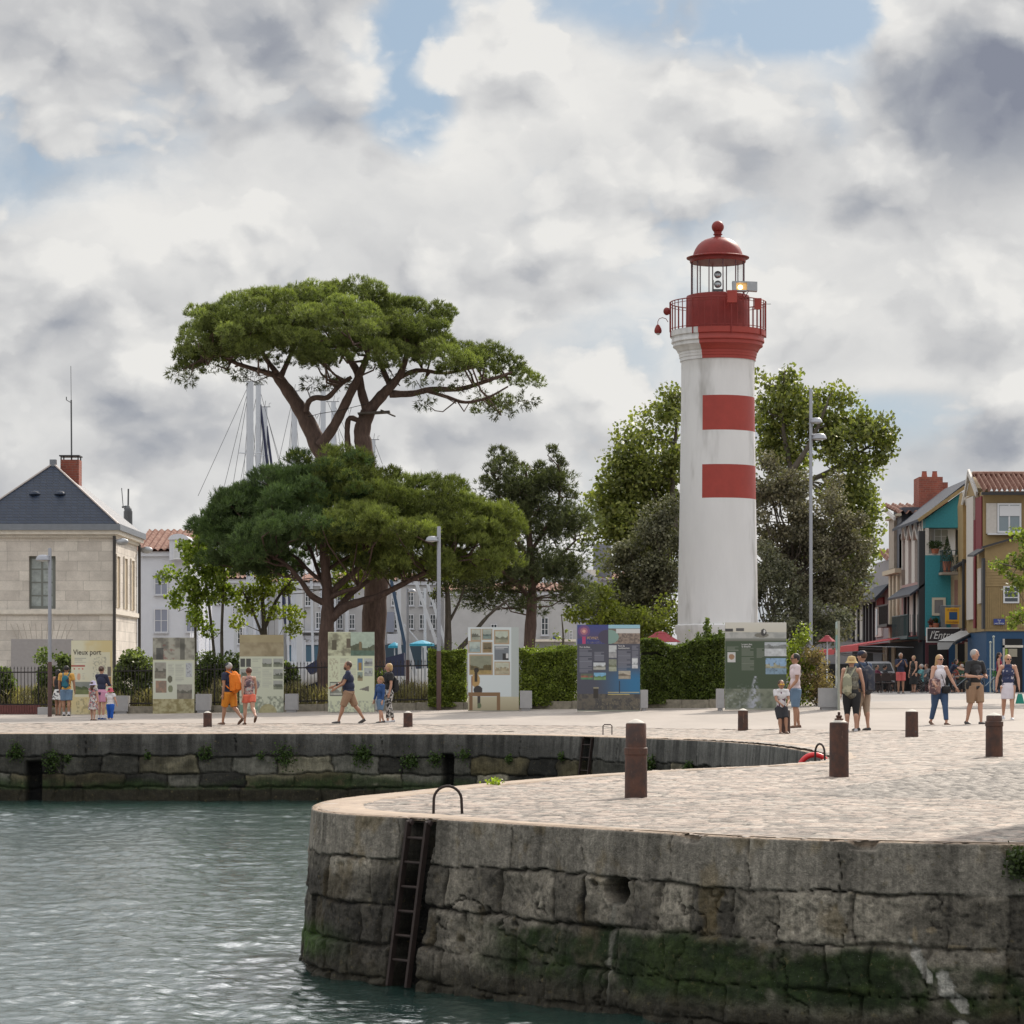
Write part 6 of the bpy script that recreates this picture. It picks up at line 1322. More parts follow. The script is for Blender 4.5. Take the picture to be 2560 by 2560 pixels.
# ---------------------------------------------------------------- white houses behind
M_WH = mat('white_render', (.54, .56, .62), .85, noise=.05, nscale=2); M_WH2 = mat('ivory_render', (.42, .42, .43), .85, noise=.08, nscale=2); M_SHUT = mat('blue_grey_shutter', (.22, .24, .31), .7)
def row_house(x0, x1, ytop, q, dep, m_, label, wins, roof=None, rooftop=None, shut=False, cat='house', sill=True):
    a, b = Wp(x0, ytop, q), Wp(x1, ytop, q); z0 = .1; t = thing('house', ((a.x+b.x)/2, q, z0), label, cat, 'white houses behind the harbour trees')
    mb = MB(); mb.box(a.x, b.x, q, q+dep, z0, a.z); mb.build('wall', m_, t)
    mb = MB(); mb.box(a.x-.1, b.x+.1, q-.15, q-.002, a.z-.25, a.z-.02); mb.build('cornice', M_WH, t)
    for w_ in wins:
        x, y0, y1, wd = w_
        f = win_f(t, x-wd/2, x+wd/2, y0, y1, q-.05, 2, 3 if not shut else 2, M_FRAMEW, M_SHUT if shut else M_PANE, 1.8, bar=.8)
        if sill: mb = MB(); p = Wp(x-wd/2-2, y1, q); r_ = Wp(x+wd/2+2, y1+2.5, q); mb.box(p.x, r_.x, q-.14, q-.002, r_.z, p.z-.01); mb.build('sill', M_WH, f)
    if roof: 
        zt = Z_(rooftop, q+dep*.5); tiled_roof(t, (a.x-.2, q-.25, a.z), (b.x+.2, q-.25, a.z), (a.x-.2, q+dep*.5, zt), (b.x+.2, q+dep*.5, zt), int((b.x-a.x)/.25), 8, .05); mb = MB(); mb.add([(a.x-.2, q-.25, a.z-.02), (b.x+.2, q-.25, a.z-.02), (b.x+.2, q+dep*.5, zt-.02), (a.x-.2, q+dep*.5, zt-.02), (a.x-.2, q+dep, a.z-.02), (b.x+.2, q+dep, a.z-.02)], [(0, 1, 2, 3), (3, 2, 5, 4)]); mb.build('roof_deck', M_TILE, t)
    return t
h1 = row_house(350, 475, 1378, 136, 10, M_WH, 'tall white house with grey blue shutters and dormer right of the stone house', [(403, 1431, 1487, 33), (403, 1522, 1581, 34), (478, 1525, 1580, 26)], True, 1328, shut=True)
a, b = Wp(424, 1343, 135.5), Wp(470, 1400, 135.5); mb = MB(); mb.box(a.x, b.x, 135.4, 138.5, b.z, a.z-.1); dm = mb.build('dormer', M_WH, h1); mb = MB(); mb.lathe([(.46, -.0), (.46, .25)], 20, (0, 0, 0)); 
mb = MB(); mb.prism([(a.x-.05, 135.3, a.z-.12)]+[((a.x+b.x)/2+(-math.cos(t_))*(b.x-a.x+.1)/2, 135.3, a.z-.12+math.sin(t_)*.28) for t_ in np.linspace(.1, 3.04, 10)]+[(b.x+.05, 135.3, a.z-.12)], (0, 3.1, 0)); mb.build('dormer_arch', M_WH, dm)
win_f(dm, 434, 464, 1356, 1398, 135.38, 1, 2, M_FRAMEW, mat('pale_blind', (.50, .52, .55), .6), 2)
row_house(470, 640, 1447, 168, 12, M_WH, 'white house with red tiled roof behind the two maples', [(505, 1540, 1580, 16), (588, 1515, 1535, 14), (600, 1568, 1610, 14), (545, 1480, 1510, 14), (625, 1480, 1515, 14)], True, 1430)
h3 = row_house(640, 826, 1455, 170, 12, M_WH2, 'white house with a tobacco shop on its ground floor behind the boats', [(665, 1480, 1515, 15), (700, 1480, 1515, 15), (735, 1480, 1515, 15), (770, 1480, 1515, 15), (805, 1480, 1515, 15), (660, 1545, 1580, 15), (735, 1545, 1580, 13), (797, 1530, 1572, 16)], True, 1438)
boxf(h3, 'shop_fascia', 716, 812, 1589, 1612, 169.6, 169.95, M_WH); boxf(h3, 'shop_front', 718, 812, 1613, 1665, 169.7, 169.96, mat('blue_shopfront', (.045, .11, .17), .4)); boxf(h3, 'balcony_slab', 716, 812, 1577, 1581, 169.2, 169.97, M_WH)
text('TABAC', 722, 1603.5, 169.5, 7, M_INK, h3, name='sign_lettering'); text('Bar Mart', 757, 1604, 169.5, 8, M_INK, h3, name='sign_lettering', shear=.4)
h4 = row_house(826, 1110, 1452, 172, 12, M_WH2, 'long pale house with tall windows behind the slanting masts', [(x, y, y+36, 15) for x in (850, 880, 986, 1027, 1056, 1082) for y in (1478, 1536)], True, 1436)
boxf(h4, 'shop_front', 960, 1100, 1612, 1700, 171.7, 171.96, mat('teal_shopfront', (.03, .06, .09), .4)); boxf(h4, 'door', 965, 985, 1530, 1580, 171.7, 171.95, M_SHUT); boxf(h4, 'shop_fascia', 968, 1000, 1585, 1609, 171.6, 171.95, M_WH)
h5 = row_house(1110, 1440, 1478, 168, 12, M_WH2, 'pale stone house with a blue street plate behind the hedge', [(1362, 1544, 1588, 18), (1235, 1560, 1590, 16), (1428, 1575, 1600, 8)], True, 1460)
boxf(h5, 'ledge', 1330, 1440, 1598, 1604, 167.6, 167.98, M_LIME); boxf(h5, 'street_plate', 1383, 1394, 1589, 1597, 167.9, 167.96, mat('blue_enamel', (.03, .05, .22), .4)); boxf(h5, 'dark_gate', 1340, 1425, 1620, 1700, 167.8, 167.97, M_DARKP)
h6 = thing('house', (X_(1470, 186), 186, .1), 'grey gabled house with a round chimney stack seen in the gap between trees', 'house', 'white houses behind the harbour trees')
mb = MB(); mb.prism([Wp(1405, 1700, 186), Wp(1405, 1452, 186), Wp(1446, 1418, 186), Wp(1496, 1446, 186), Wp(1620, 1446, 186), Wp(1620, 1700, 186)], (0, 8, 0)); mb.build('wall', mat('grey_gable', (.36, .37, .41), .85), h6)
tiled_roof(h6, Wp(1494, 1455, 185.8), Wp(1620, 1452, 185.8), Wp(1494, 1436, 189), Wp(1620, 1432, 189), 10, 5, .08)
mb = MB(); mb.lathe([(.62, 0), (.62, 2.3), (.55, 2.45), (.2, 2.5)], 20, Wp(1506, 1452, 187.5)); mb.build('chimney_stack', mat('dark_grey_render', (.16, .165, .19), .8), h6, smooth=True)
mb = MB(); p = Wp(1477, 1445, 186.8); mb.box(p.x-.35, p.x+.35, 186.5, 187.2, p.z-.6, p.z+.55); mb.build('chimney', M_LIME, h6)

# ================================================================ BOATS IN THE YARD
M_ALU = mat('silver_mast', (.48, .51, .56), .4, .25, noise=.05, nscale=2); M_NAVY = mat('navy_canvas', (.018, .024, .06), .8); M_HULL = mat('white_hull', (.55, .57, .60), .3); M_HULLB = mat('navy_hull', (.02, .03, .07), .3); M_WIRE = mat('rigging_wire', (.12, .125, .135), .5, .5)
def sailboat(x, q, top, wpx, label, hull=M_HULL, lean=0, stays=((-95, 1300), (60, 1560)), spreaders=(.5, .75), sail=False, boom=1):
    s_ = q/F; g = Vector((X_(x, q), q, .15)); zt = Z_(top, q); t = thing('sailboat', g, label, 'sailboat', 'sailing boats laid up behind the trees')
    L = 4.6; mb = MB(); V = []; N = 12
    for i in range(N+1):
        u = i/N*2-1; w_ = .95*max(.04, (1-abs(u)**2.4))*(.78 if u < 0 else 1); z1 = 1.55+.25*abs(u)**2
        for a in np.linspace(0, math.pi, 9): V.append((g.x+u*L, g.y+math.cos(a)*w_, g.z+z1-math.sin(a)**.7*(1.25*(1-.75*u*u))))
    idx = np.arange((N+1)*9).reshape(N+1, 9); Fc = np.stack([idx[:-1, :-1], idx[1:, :-1], idx[1:, 1:], idx[:-1, 1:]], -1).reshape(-1, 4).tolist(); Fc += [[idx[i, 0], idx[i, 8], idx[i+1, 8], idx[i+1, 0]] for i in range(N)]
    mb.add(V, Fc); hl = mb.build('hull', hull, t, smooth=True)
    mb = MB(); mb.prism([(g.x-1.6, g.y-.5, g.z+1.5), (g.x+1.5, g.y-.5, g.z+1.5), (g.x+.9, g.y-.5, g.z+1.95), (g.x-1.4, g.y-.5, g.z+1.98)], (0, 1., 0)); mb.build('cabin', M_HULL, t)
    tp = Vector((g.x+lean, g.y, zt)); bt = Vector((g.x, g.y, g.z+1.6)); mb = MB(); r = wpx*s_/2; mb.tube([bt, tp], [(r, r*1.3), (r*.92, r*1.2)], 12)
    ms_ = mb.build('mast', M_ALU, t, smooth=True)
    for f in spreaders:
        mb = MB(); c_ = bt.lerp(tp, f); mb.tube([c_+Vector((-.55, .1, .05)), c_, c_+Vector((.55, .1, .05))], .03, 6); mb.build('spreader', M_ALU, ms_)
    mb = MB(); mb.tube([tp+Vector((-.5, 0, .02)), tp+Vector((.3, 0, .02))], .02, 4); mb.tube([tp, tp+Vector((.05, 0, .35))], .012, 4); mb.tube([tp+Vector((.22, 0, 0)), tp+Vector((.24, 0, .22)), tp+Vector((.34, 0, .22))], .01, 4); mb.build('masthead', M_WIRE, ms_)
    mb = MB()
    for dx, y in stays: mb.tube([tp, Wp(x+dx, y, q)], .012, 4)
    for sx in (-.5, .5): mb.tube([tp, bt.lerp(tp, spreaders[0])+Vector((sx, .1, .05)), bt+Vector((sx, .3, 0))], .010, 4)
    mb.build('rigging', M_WIRE, t)
    if False: mb = MB(); z = bt.z+.9; mb.tube([(g.x, g.y, z), (g.x-3.6*boom, g.y, z+.1)], [.17, .13], 8); mb.build('boom_cover', M_NAVY, t, smooth=True)
    if sail: mb = MB(); mb.tube([tp+Vector((.1, 0, -1)), Wp(x+sail, 1560, q)], [.06, .12], 8); mb.build('furled_sail', M_NAVY, t, smooth=True)
    return t
sailboat(625, 140, 955, 15, 'sailing boat with the thickest silver mast, leftmost of the masts', stays=((-130, 1240), (-90, 1500), (-110, 1400), (-12, 1300)), boom=-1)
sailboat(646, 144, 963, 11, 'sailing boat whose mast stands close right of the thickest mast', M_HULLB, sail=70, stays=((-100, 1500), (110, 1350)))
sailboat(662, 150, 1018, 11, 'sailing boat with a lower mast, third from the left', sail=66, stays=((60, 1250), (-30, 1400)))
sailboat(736, 142, 978, 12, 'sailing boat with its mast behind the fork of the umbrella pine', M_HULLB, stays=((60, 1200), (-50, 1200), (-30, 1300)))
sailboat(808, 146, 978, 11, 'sailing boat whose mast rises right of the leaning pine trunk', stays=((85, 1180), (-40, 1300)))
sailboat(834, 152, 1005, 10, 'sailing boat with mast between the two pine trunks', M_HULLB, stays=((60, 1150), (30, 1200)))
sailboat(934, 150, 1100, 8, 'sailing boat with the shortest mast just right of the umbrella pine', stays=((-22, 1180), (22, 1160)), spreaders=(.6,))
# big silver spars and sheer legs between the boats
def spar(a, b, q, w_, label, m_=M_ALU, cat='spar', nm='spar'):
    mb = MB(); mb.beam(Wp(*a, q), Wp(*b, q), w_*q/F, w_*q/F*.8, up=(0, 1, 0)); o = mb.build(nm, m_); tag(o, label, cat, 'masts and spars standing in the boat yard'); return o
spar((970, 1440), (1040, 1690), 138, 9, 'slanting silver spar, leftmost of the three parallel ones'); spar((1035, 1440), (1092, 1610), 139, 8, 'slanting silver spar in the middle of the three parallel ones'); spar((1060, 1430), (1118, 1625), 141, 7, 'thin slanting silver spar nearest the lamp post')
spar((978, 1450), (1018, 1640), 137, 8, 'dark blue lattice boom slanting beside the big pine trunk', mat('dark_blue_boom', (.02, .05, .10), .6)); spar((998, 1440), (999, 1700), 140, 8, 'upright silver mast behind the slanting spars'); spar((1062, 1470), (1063, 1700), 143, 7, 'upright silver mast nearest the lamp post'); spar((760, 1600), (761, 1700), 138, 8, 'short upright silver mast left of the pine trunk')
spar((748, 1430), (749, 1690), 137, 14, 'thick upright silver mast left of the stone pine trunk'); spar((700, 1440), (701, 1600), 141, 9, 'upright silver mast above the sandy topped panel')
spar((588, 1470), (589, 1700), 139, 7, 'upright silver mast behind the right hand maple'); spar((716, 1450), (722, 1690), 140, 5, 'thin silver mast right of the low maple'); spar((778, 1445), (783, 1690), 143, 6, 'thin silver mast close left of the stone pine trunk'); spar((868, 1470), (866, 1700), 141, 8, 'silver mast between the stone pine trunk and the umbrella pine trunk')
spar((985, 1500), (1010, 1690), 143, 4, 'thin slanting rail just right of the umbrella pine trunk'); spar((1010, 1560), (1120, 1690), 144, 3, 'thin slanting guy rail low beside the broad parasol')
mb = MB(); mb.prism([Wp(762, 1668, 136), Wp(812, 1636, 136), Wp(812, 1668, 136), Wp(775, 1686, 136)], (0, 2., 0)); tag(mb.build('boat_cover', M_NAVY), 'dark navy boat cover behind the railing left of the pine trunk', 'boat cover')
mb = MB(); mb.prism([Wp(952, 1648, 136), Wp(1010, 1632, 136), Wp(1010, 1690, 136), Wp(965, 1690, 136)], (0, 2., 0)); tag(mb.build('boat_cover', M_NAVY), 'dark navy boat cover behind the railing right of the pine trunk', 'boat cover')
M_CYAN = mat('turquoise_canvas', (.015, .24, .37), .7)
for (x0, x1, y, q, lb) in ((970, 1003, 1612, 142, 'small turquoise parasol behind the slanting spars'), (1024, 1086, 1607, 141, 'broad turquoise parasol beside the lamp post')):
    a = Wp((x0+x1)/2, y, q); w_ = (x1-x0)/2*q/F; t = thing('parasol', (a.x, q, .2), lb, 'parasol'); mb = MB(); mb.lathe([(w_, -.16), (w_*1.0, -.05), (w_*.5, .06), (.03, .13)], 10, a); mb.build('canopy', M_CYAN, t); mb = MB(); mb.tube([(a.x, q, .2), a+Vector((0, 0, .1))], .03, 8); mb.build('pole', M_ALU, t)
# dark red parasols behind the hedge
M_MAR = mat('dark_red_canvas', (.26, .035, .045), .85, noise=.15, nscale=2)
for (cx, x0, x1, yt, yb, q, lb) in ((1652, 1600, 1706, 1578, 1605, 97, 'large dark red parasol above the hedge left of the lighthouse'), (2068, 2046, 2092, 1588, 1604, 101, 'dark red parasol behind the dry bush')):
    a = Wp(cx, yb, q); w_ = (x1-x0)/2*q/F; h_ = (yb-yt)*q/F; t = thing('parasol', (a.x, q, .3), lb, 'parasol'); mb = MB(); mb.lathe([(w_, 0), (w_*.55, h_*.5), (w_*.32, h_*.78), (w_*.3, h_*.86), (.04, h_)], 9, a, True, .3); mb.build('canopy', M_MAR, t); mb = MB(); mb.tube([(a.x, q, .3), a+Vector((0, 0, .1))], .03, 8); mb.build('pole', M_ALU, t)
# ================================================================ STREET ON THE RIGHT
Xf = 20.1
def SP(px, py, X=Xf): Y = X*F/(px-CX); return Vector((X, Y, Z_(py, Y)))
def Yof(px, X=Xf): return X*F/(px-CX)
M_MUST = mat('mustard_boarding', (.28, .20, .095), .8, noise=.12, nscale=4); M_TURQ = mat('turquoise_shingles', (.03, .21, .25), .75, noise=.16, nscale=12); M_OXB = mat('oxblood_boards', (.17, .022, .03), .75, noise=.1); M_PINK = mat('faded_pink_render', (.32, .20, .19), .85, noise=.1); M_PALE = mat('pale_board', (.50, .47, .44), .75, noise=.08); M_BEIG = mat('beige_render', (.44, .38, .29), .85, noise=.1)
M_STN = mat('weathered_stone', (.30, .26, .22), .85, noise=.18, nscale=3); M_GRYB = mat('grey_boarding', (.24, .235, .25), .8, noise=.1); M_BLUE = mat('royal_blue_front', (.015, .065, .15), .6, noise=.06); M_DRK = mat('dark_interior', (.012, .012, .013), .8); M_MARO = mat('maroon_front', (.09, .022, .03), .7); M_ORB = mat('brick_orange', (.30, .09, .06), .85, noise=.15)
GZ = .42
def vol(parent, name, x0, x1, ya, yb, z0, z1, m_):
    mb = MB(); mb.box(x0, x1, ya, yb, z0, z1); return mb.build(name, m_, parent)
def boards(parent, q, x0, x1, y0, y1, step, horiz, m_, name='boarding'):
    a, b = Wp(x0, y0, q), Wp(x1, y1, q); mb = MB(); s_ = step*q/F
    if horiz:
        z = b.z
        while z < a.z-.01: z2 = min(z+s_, a.z); mb.prism([(a.x, q-.004, z), (a.x, q-.035, z), (a.x, q-.012, z2), (a.x, q-.004, z2)], (b.x-a.x, 0, 0)); z = z2
    else:
        x = a.x
        while x < b.x-.01: x2 = min(x+s_, b.x); mb.box(x, x2-.02, q-.022, q-.004, b.z, a.z); x = x2
    return mb.build(name, m_, parent)
# --- mustard house
q = 128.; xa = X_(2463, q); xb = X_(2760, q)
A = thing('house', (xa, q, GZ), 'mustard yellow boarded corner house with tiled roof and blue ground floor', 'house', 'coloured houses along the street')
z1, z2, z3 = Z_(1570, q), Z_(1358, q), Z_(1226, q)
vol(A, 'wall', xa, xb, q, q+5.3, GZ+3.0, Z_(1375, q), M_MUST)
vol(A, 'upper_wall', X_(2458, q+.5), xb, q+.5, q+5.3, Z_(1375, q), Z_(1226, q), M_MUST)
vol(A, 'ground_floor', xa+.06, xb, q+.05, q+5.3, GZ-.4, z1, M_BLUE)
boards(A, q, 2463, 2700, 1400, 1466, 7, True, M_MUST); boards(A, q, 2463, 2700, 1468, 1570, 5.5, False, M_MUST)
mb = MB(); a_, b_, c_ = Wp(2463, 1372, q), Wp(2520, 1353, q), Wp(2700, 1300, q); mb.prism([(a_.x-.02, q-.003, Z_(1399, q)), (X_(2700, q), q-.003, Z_(1399, q)), c_-Vector((0, .003, 0)), a_-Vector((.02, .003, 0))], (0, .44, 0)); mb.build('sloping_wall', M_MUST, A)
mb = MB(); mb.beam(a_+Vector((-.15, -.05, .06)), c_+Vector((0, -.05, .06)), .3, .09); mb.build('barge_board', mat('black_gutter', (.03, .03, .035), .5), A)
f = win_f(A, 2493, 2553, 1258, 1332, q+.42, 2, 1, M_FRAMEW, mat('grey_pane', (.20, .25, .28), .15, spec=.7), 4.5, bar=2); boxf(f, 'roller_blind', 2499, 2549, 1264, 1290, q+.37, q+.40, M_FRAMEW); boxf(f, 'sill', 2470, 2556, 1333, 1337, q+.3, q+.49, M_FRAMEW)
boxf(A, 'white_corner_panel', 2466, 2492, 1258, 1334, q+.40, q+.49, M_PALE)
win_f(A, 2508, 2548, 1465, 1508, q-.03, 1, 3, M_FRAMEW, M_PANE, 4, bar=2)
boxf(A, 'shop_door', 2510, 2556, 1597, 1750, q-.0, q+.045, M_DRK); boxf(A, 'shop_lintel', 2507, 2558, 1613, 1619, q-.03, q-.003, M_LIME); boxf(A, 'shop_frame', 2507, 2512, 1597, 1750, q-.03, q-.003, M_PALE); boxf(A, 'lit_shop_interior', 2521, 2543, 1622, 1642, q-.02, q-.003, mat('shop_back_wall', (.34, .31, .24), .8)); boxf(A, 'green_poster', 2513, 2519, 1622, 1650, q-.02, q-.003, mat('lime_green', (.28, .38, .06), .6))
rw = xb+.1; 
rA = tiled_roof(A, (X_(2452, q+.3), q+.15, Z_(1231, q)), (rw, q+.15, Z_(1231, q)), (X_(2432, q+2.8), q+2.9, Z_(1190, q+2.8)), (rw, q+2.9, Z_(1190, q+2.8)), 24, 9, .085)
mb = MB(); mb.tube([(X_(2432, q+2.8), q+2.9, Z_(1185, q+2.8)), (rw, q+2.9, Z_(1185, q+2.8))], .13, 8); mb.build('ridge_tiles', M_TILE, A)
vol(A, 'gutter', X_(2452, q+.3), rw, q+.02, q+.16, Z_(1237, q), Z_(1230, q), M_DARKP)
# left (street) flank of the mustard house with red and white strips
XA = xa-.02
def flank(name, p0, p1, y0, y1, m_, out=.12, X=XA, parent=A):
    Ya, Yb = Yof(p1, X), Yof(p0, X); zt = Z_(y0, Ya); zb = Z_(y1, Ya); mb = MB(); mb.box(X-out, X-.003, Ya, Yb, zb, zt); return mb.build(name, m_, parent)
flank('red_strip', 2441, 2456, 1240, 1372, M_OXB, .05); flank('white_strip', 2421, 2438, 1240, 1548, M_PALE, .10); flank('red_strip', 2437, 2441, 1300, 1570, M_OXB, .08); flank('downpipe', 2459, 2463, 1395, 1572, M_DARKP, .1); flank('shutter', 2447, 2456, 1420, 1508, M_PALE, .07)
mb = MB(); Yg0, Yg1 = Yof(2463, XA)+.0, Yof(2418, XA); mb.prism([(XA-.04, Yg0+1.6, Z_(1240, q+1.6)), (XA-.04, Yg1, Z_(1240, q+5)), (XA-.04, (Yg0+1.6+Yg1)/2+.6, Z_(1178, q+3))], (.6, 0, 0)); mb.build('gable', M_MUST, A)
p, r_, s2 = Vector((XA-.12, Yg1, Z_(1240, q+5))), Vector((XA-.12, (Yg0+1.6+Yg1)/2+.6, Z_(1176, q+3))), Vector((XA-.12, Yg0+1.6, Z_(1236, q+1.6))); mb = MB(); mb.beam(r_, s2, .10, .26); mb.beam(p, r_, .10, .20); mb.build('barge_board', M_RAKE, A)
mb = MB(); mb.prism([(XA-.5, q-.02, Z_(1392, q)), (XA-.5, q+1.8, Z_(1392, q+1.8)), (XA-.02, q+1.8, Z_(1376, q+1.8)), (XA-.02, q-.02, Z_(1376, q))], (0, 0, .09)); mb.build('pent_roof', M_DARKP, A)
# --- turquoise house (gable towards us)
q = 136.; X0, X1 = X_(2314, q), X_(2470, q)
B = thing('house', (X0, q, GZ), 'bright turquoise shingled house with white balcony storey and slate roof', 'house', 'coloured houses along the street')
ev = Z_(1297, q); ap = Z_(1212, q)
mb = MB(); mb.prism([(X0, q+.9, Z_(1387, q)), (X1, q+.9, Z_(1387, q)), (X1, q+.9, ev+1.9), (X0, q+.9, ev)], (0, .4, 0)); mb.build('upper_wall', M_PALE, B)
mb = MB(); mb.prism([(X0, q, Z_(1319, q)), (X_(2410, q), q, Z_(1319, q)), (X_(2410, q), q, Z_(1228, q)), (X0, q, ev)], (0, .9, 0)); mb.build('gable', M_TURQ, B)
vol(B, 'wall', X0, X_(2377, q), q, q+.9, GZ+2.9, Z_(1388, q), M_TURQ); vol(B, 'wall_return', X_(2377, q), X1, q+.3, q+.9, GZ+2.9, Z_(1388, q), M_BEIG)
vol(B, 'balcony_parapet', X0, X_(2350, q), q, q+.12, Z_(1388, q), Z_(1384, q), M_PALE); boxf(B, 'corner_post', 2314, 2322, 1320, 1384, q, q+.12, M_PALE)
win_f(B, 2335, 2371, 1322, 1360, q+.85, 2, 2, M_FRAMEW, mat('net_curtain', (.34, .35, .33), .6), 2.2); boxf(B, 'door_panel', 2371, 2388, 1322, 1387, q+.82, q+.88, M_FRAMEW); boxf(B, 'balcony_door', 2391, 2409, 1325, 1387, q+.82, q+.88, M_DRK)
mb = MB(); mb.prism([(X0-.35, q-.25, ev-.13), (X_(2435, q), q-.25, ev+(ap-ev)*1.18), (X_(2435, q), q-.25, ev+(ap-ev)*1.18+.13), (X0-.35, q-.25, ev)], (0, 9.6, 0)); mb.build('roof', M_SLATE, B)
mb = MB(); mb.beam((X0-.4, q-.3, ev-.1), (X_(2410, q), q-.3, ev+(ap-ev)*.98-.1), .06, .16); mb.build('verge', M_MUST, B)
f = win_f(B, 2330, 2364, 1494, 1539, q-.03, 1, 1, mat('cream_frame', (.52, .47, .38), .7), mat('grey_interior', (.18, .17, .17), .7), 6); boxf(B, 'stone_bracket', 2376, 2386, 1430, 1560, q+.1, q+.29, M_BEIG); boxf(B, 'dark_window', 2388, 2396, 1465, 1520, q+.2, q+.29, M_DRK)
win_f(B, 2396, 2409, 1450, 1530, q+.25, 1, 1, M_FRAMEW, M_PALE, 2)
boxf(B, 'ground_floor', 2314, 2470, 1602, 1760, q+.05, q+.8, M_MARO); boxf(B, 'blue_pier', 2372, 2388, 1605, 1745, q-.02, q+.04, M_BLUE); boxf(B, 'pale_pier', 2388, 2394, 1605, 1745, q-.02, q+.04, M_BEIG); boxf(B, 'shop_opening', 2396, 2412, 1610, 1745, q-.02, q+.04, M_DRK); boxf(B, 'shop_opening', 2322, 2368, 1612, 1745, q-.02, q+.04, M_DRK); boxf(B, 'door_leaf', 2412, 2424, 1605, 1745, q-.02, q+.04, M_BEIG); boxf(B, 'grey_box', 2352, 2366, 1515, 1572, q-.4, q-.01, M_ZINC)
# balcony
mb = MB(); z0 = Z_(1432, q); z1 = Z_(1378, q); xa2, xb2 = X_(2349, q), X_(2384, q); Yb = q-.9
mb.box(xa2-.05, xb2+.45, Yb-.03, q-.01, z0-.12, z0); mb.build('balcony_slab', M_STN, B); mb = MB()
for z in (z0+.06, z1): mb.beam((xa2, Yb, z), (xb2+.4, Yb, z), .03); mb.beam((xa2, Yb, z), (xa2, q, z), .03)
for i in range(6): x = xa2+(xb2+.4-xa2)*i/5; mb.beam((x, Yb, z0), (x, Yb, z1), .03); 
for i in range(5): xA_ = xa2+(xb2+.4-xa2)*i/5; xB_ = xa2+(xb2+.4-xa2)*(i+1)/5; mb.beam((xA_, Yb, z0), (xB_, Yb, z1), .018); mb.beam((xB_, Yb, z0), (xA_, Yb, z1), .018)
for i in range(4): y = Yb+.9*i/4; mb.beam((xa2, y, z0), (xa2, y, z1), .02)
mb.build('balcony_railing', mat('dark_green_iron', (.02, .05, .055), .5), B)
def potted(name, c, r, h, potr, poth, label, col=((.06, .09, .03), (.02, .035, .012)), n=900, cone=False):
    t = thing(name, c, label, 'potted plant', 'potted plants on the balcony and sills'); c = Vector(c); mb = MB(); mb.lathe([(potr*.75, 0), (potr, poth), (potr*1.06, poth), (potr*1.06, poth+.03)], 14, c); mb.build('pot', mat('terracotta', (.34, .12, .07), .8), t)
    d = sphere_dirs(n); P_ = np.array(c)+np.array([0, 0, poth+h*.5])+d*np.array([r, r, h*.5])*RNG.uniform(.4, 1.05, (n, 1))
    if cone: u = RNG.uniform(0, 1, n); a = RNG.uniform(0, 6.28, n); rr = r*(1-u)*RNG.uniform(.6, 1.05, n); P_ = np.array(c)+np.stack([rr*np.cos(a), rr*np.sin(a), poth+h*u], -1)
    f = RNG.uniform(0, 1, (n, 1)); V, Fc, C = leafq(P_, .07, np.array(col[1])*(1-f)+np.array(col[0])*f); mesh_np('leaves', V, Fc, M_LEAF, t, C)
p = Wp(2338, 1384, q); potted('potted_plant', (p.x, q+.05, p.z), .42, .45, .2, .2, 'round bushy plant on the turquoise house parapet')
p = Wp(2364, 1432, q); potted('potted_plant', (p.x, q-.5, p.z), .36, 1.25, .24, .5, 'tall conical shrub in a pot on the turquoise house balcony', cone=True)
p = Wp(2395, 1432, q); potted('potted_plant', (p.x, q-.5, p.z), .2, .75, .14, .25, 'slim plant at the right end of the balcony', n=400)
p = Wp(2338, 1571, q); potted('potted_plant', (p.x, q-.2, p.z), .16, .3, .18, .22, 'small terracotta pot above the restaurant sign', n=200); p = Wp(2326, 1571, q); potted('potted_plant', (p.x, q-.2, p.z), .15, .38, .10, .12, 'reddish plant left of the small terracotta pot', ((.22, .07, .06), (.08, .03, .03)), 200)
# between A and B: narrow mustard gable houses (set back)
Cc = thing('house', (X_(2400, 134), 134, GZ), 'narrow mustard gabled house squeezed before the turquoise one', 'house', 'coloured houses along the street')
q2 = 133.6; mb = MB(); mb.prism([Wp(2408, 1570, q2), Wp(2408, 1300, q2), Wp(2407, 1262, q2), Wp(2413, 1228, q2), Wp(2421, 1255, q2), Wp(2421, 1570, q2)], (0, 1.6, 0)); mb.build('wall', M_MUST, Cc)
mb = MB(); mb.beam(Wp(2405, 1262, q2-.1), Wp(2412, 1226, q2-.1), .08, .14); mb.beam(Wp(2411, 1228, q2-.12), Wp(2420, 1262, q2-.12), .12, .24); mb.build('barge_board', M_RAKE, Cc)
mb = MB(); mb.tube([Wp(2408.5, 1398, q2-.2), Wp(2408.5, 1600, q2-.2)], .07, 8); mb.build('downpipe', M_DARKP, Cc); mb = MB(); mb.prism([Wp(2383, 1418, q2-.1), Wp(2418, 1396, q2-.1), Wp(2419, 1404, q2-.1), Wp(2384, 1426, q2-.1)], (0, 1, 0)); mb.build('pent_roof', M_DARKP, Cc)
# big brick chimney + ridge roofs behind
D_ = thing('chimney', (X_(2325, 148), 148, 8), 'large red brick chimney with two clay pots rising above the slate roof', 'chimney'); q3 = 146.5
a, b = Wp(2298, 1192, q3), Wp(2357, 1300, q3); mb = MB(); mb.box(a.x, b.x, q3, q3+2, b.z-3, a.z); c_ = Wp(2369, 1206, q3+.4); mb.box(b.x, c_.x, q3+.3, q3+1.8, b.z-3, c_.z); mb.build('brick_stack', M_BRICK, D_)
for px in (2315, 2341): mb = MB(); p = Wp(px, 1192, q3); mb.lathe([(.16, 0), (.12, .32), (.15, .33)], 12, (p.x, q3+.6, p.z)); mb.build('chimney_pot', M_ORB, D_)
